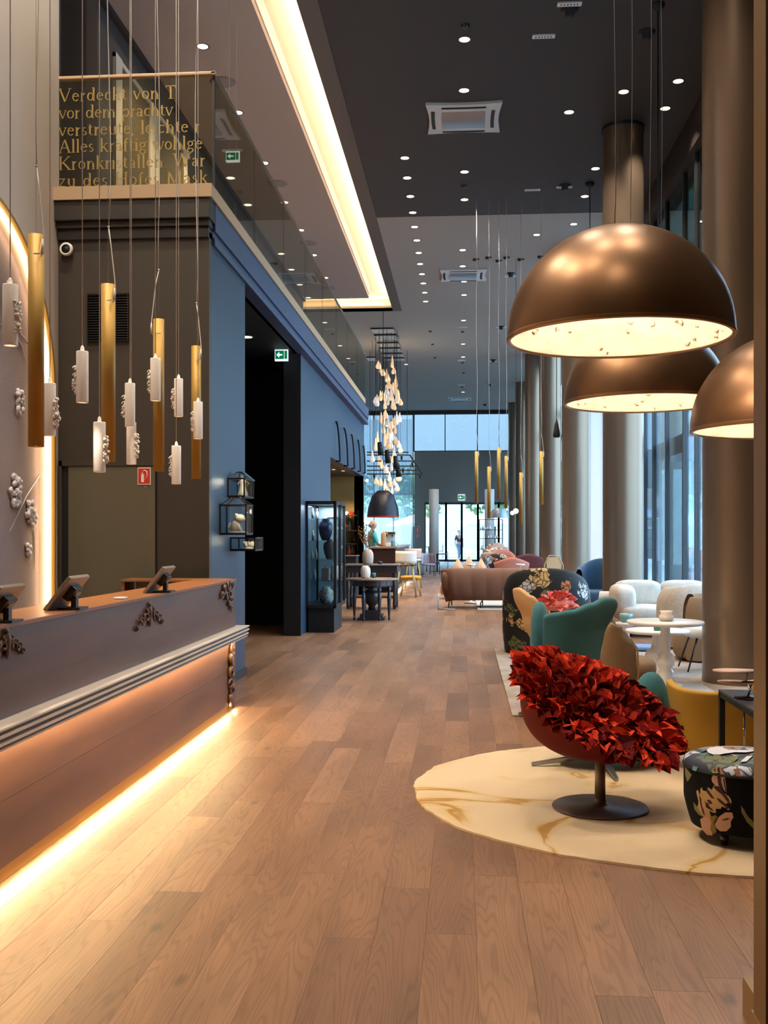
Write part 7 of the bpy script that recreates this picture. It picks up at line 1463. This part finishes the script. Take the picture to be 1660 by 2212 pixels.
# ================================================================ OUTSIDE
struct('floor', MB().box(-40, 60, YE + .3, 120, -.16, -.02).box(XR + .35, 60, -10, YE + .3, -.16, -.02), mat('pavement', (190, 188, 184), .9))
q = P(992, 1170, 64); person((q.x, 64, -.02), 3.6, 1.82, mat('hair_dark', (50, 40, 36), .8), DKC, mat('trouser_grey', (120, 130, 140), .8), SKIN, 'dark-dressed person walking outside the far glass doors', 'walk')
M['umb'] = mat('canvas_white', (244, 244, 240), .9)
for i, (x, Y) in enumerate(((-3.2, 72), (1.4, 71), (6.0, 73), (-8.2, 76))):
    t = thing('terrace_umbrella', 'white square terrace umbrella outside the far doors, %s' % ('left of centre', 'centre', 'right', 'far left')[i], 'umbrella', (x, Y, -.02), .3); MB().add([(-1.7, -1.7, 2.3), (1.7, -1.7, 2.3), (1.7, 1.7, 2.3), (-1.7, 1.7, 2.3), (0, 0, 3.0), (-1.7, -1.7, 2.12), (1.7, -1.7, 2.12), (1.7, 1.7, 2.12), (-1.7, 1.7, 2.12)], [(0, 1, 4), (1, 2, 4), (2, 3, 4), (3, 0, 4), (0, 5, 6, 1), (1, 6, 7, 2), (2, 7, 8, 3), (3, 8, 5, 0)]).build('canopy', M['umb'], t, loc=(0, 0, 0)); MB().tube([(0, 0, 0), (0, 0, 2.95)], .03, 8).build('pole', M['steel'], t, loc=(0, 0, 0)); MB().box(-.35, .35, -.35, .35, 0, .06).build('foot', M['dark'], t, loc=(0, 0, 0))
    tb = thing('terrace_table', 'dark terrace table under the %s umbrella' % ('left-of-centre', 'centre', 'right', 'far left')[i], 'table', (x + .9, Y - 1.2, -.02)); MB().box(-.4, .4, -.4, .4, .7, .74).build('tabletop', DKC, tb, loc=(0, 0, 0)); MB().tube([(0, 0, 0), (0, 0, .7)], .04, 8).build('post', M['dark'], tb, loc=(0, 0, 0))
    for s_ in (-1, 1):
        c_ = thing('terrace_chair', 'dark terrace chair %s of the %s umbrella table' % (('left', 'right')[s_ > 0], ('left-of-centre', 'centre', 'right', 'far left')[i]), 'chair', (x + .9 + s_ * .75, Y - 1.2, -.02), 0); MB().box(-.22, .22, -.22, .22, .42, .46).build('seat', DKC, c_, loc=(0, 0, 0)); MB().box(s_ * .2 - .02, s_ * .2 + .02, -.22, .22, .46, .85).build('backrest', DKC, c_, loc=(0, 0, 0))
        for x_, y_ in ((-.2, -.2), (.2, -.2), (.2, .2), (-.2, .2)): MB().box(x_ - .015, x_ + .015, y_ - .015, y_ + .015, 0, .42).build('leg', DKC, c_, loc=(0, 0, 0))
rg = random.Random(21); LG = mat('foliage', (110, 142, 84), .8, noise=.3, nscale=1.5)
for i, (x, Y, h) in enumerate(((-4, 84, 7.0), (2.5, 86, 8), (8, 84, 7.5), (-10, 88, 8))):
    t = thing('street_tree', 'leafy green tree beyond the terrace umbrellas, %s' % ('left', 'middle', 'right', 'far left')[i], 'tree', (x, Y, -.02)); MB().tube([(0, 0, 0), (.1, 0, h * .4), (0, .1, h * .7)], [.2, .15, .08], 10).build('trunk', mat('bark', (80, 66, 54), .9), t, loc=(0, 0, 0)); mb = MB()
    for k_ in range(700):
        d = Vector((rg.gauss(0, 1), rg.gauss(0, 1), rg.gauss(0, 1))).normalized() * (rg.random() ** .4) ; p_ = Vector((d.x * 2.8, d.y * 2.8, h * .68 + d.z * h * .36)); n1_ = Vector((rg.uniform(-1, 1), rg.uniform(-1, 1), rg.uniform(-1, 1))).normalized() * .28; n2_ = n1_.cross(Vector((rg.uniform(-1, 1), rg.uniform(-1, 1), 1))).normalized() * .2
        mb.add([p_ - n1_, p_ + n2_, p_ + n1_, p_ - n2_], [(0, 1, 2, 3)])
    o = mb.build('foliage', LG, t, loc=(0, 0, 0)); o['kind'] = 'stuff'
tag(MB().box(-24, 22, 110, 116, -.02, 15).build('street_building', mat('far_stone', (190, 186, 180), .9)), 'pale building facade far beyond the terrace trees', 'building')
# pieces outside the right facade
q = PX(1465, 1156, 5.4); tag(MB().lathe([(.33, 0), (.33, 8)], (q.x, q.y, -.02), 40, caps=True).lathe([(.345, 3.55), (.345, 3.72)], (q.x, q.y, -.02), 40).build('outdoor_column', mat('concrete_green', (120, 124, 116), .6)), 'round grey-green column outside the right glass wall, with a pale band', 'column')
vs_ = thing('entrance_vestibule', 'grey metal framed glass vestibule beside the right glass wall', 'vestibule', (4.9, 20.4, 0)); vy0, vy1, vx0, vx1, vh = 19.8, 22.4, XR + .14, 5.5, P(1410, 945, 20.6).z
MB().box(vx0, vx1, vy0, vy1, vh - .35, vh).build('header', M['greyframe'], vs_, world=True)
for (x, y) in ((vx0 + .05, vy0), (vx0 + .8, vy0), (vx1, vy0), (vx0 + .05, vy1), (vx1, vy1), (vx1, (vy0 + vy1) / 2)): MB().box(x - .05, x + .05, y - .05, y + .05, -.02, vh - .35).build('post', M['greyframe'], vs_, world=True)
for (a0, a1, c0, c1) in ((vx0 + .1, vx0 + .75, vy0 - .01, vy0 + .01), (vx0 + .85, vx1 - .05, vy0 - .01, vy0 + .01), (vx0 + .1, vx1 - .05, vy1 - .01, vy1 + .01)): MB().box(a0, a1, c0, c1, 0, vh - .35).build('pane', M['glass'], vs_, world=True)
MB().box(vx0 + .84, vx0 + .87, vy0 - .06, vy0 - .03, .9, 1.6).build('pull_handle', M['chrome'], vs_, world=True)
tag(MB().box(12, 16, 42, 92, -.02, 13).build('backdrop_wall', mat('backdrop_grey', (58, 66, 70), .8)), 'dark grey building wall added outside the right glass wall to hide bright sky', 'building')  # added wall that hides the bright sky, keeping the glass view grey
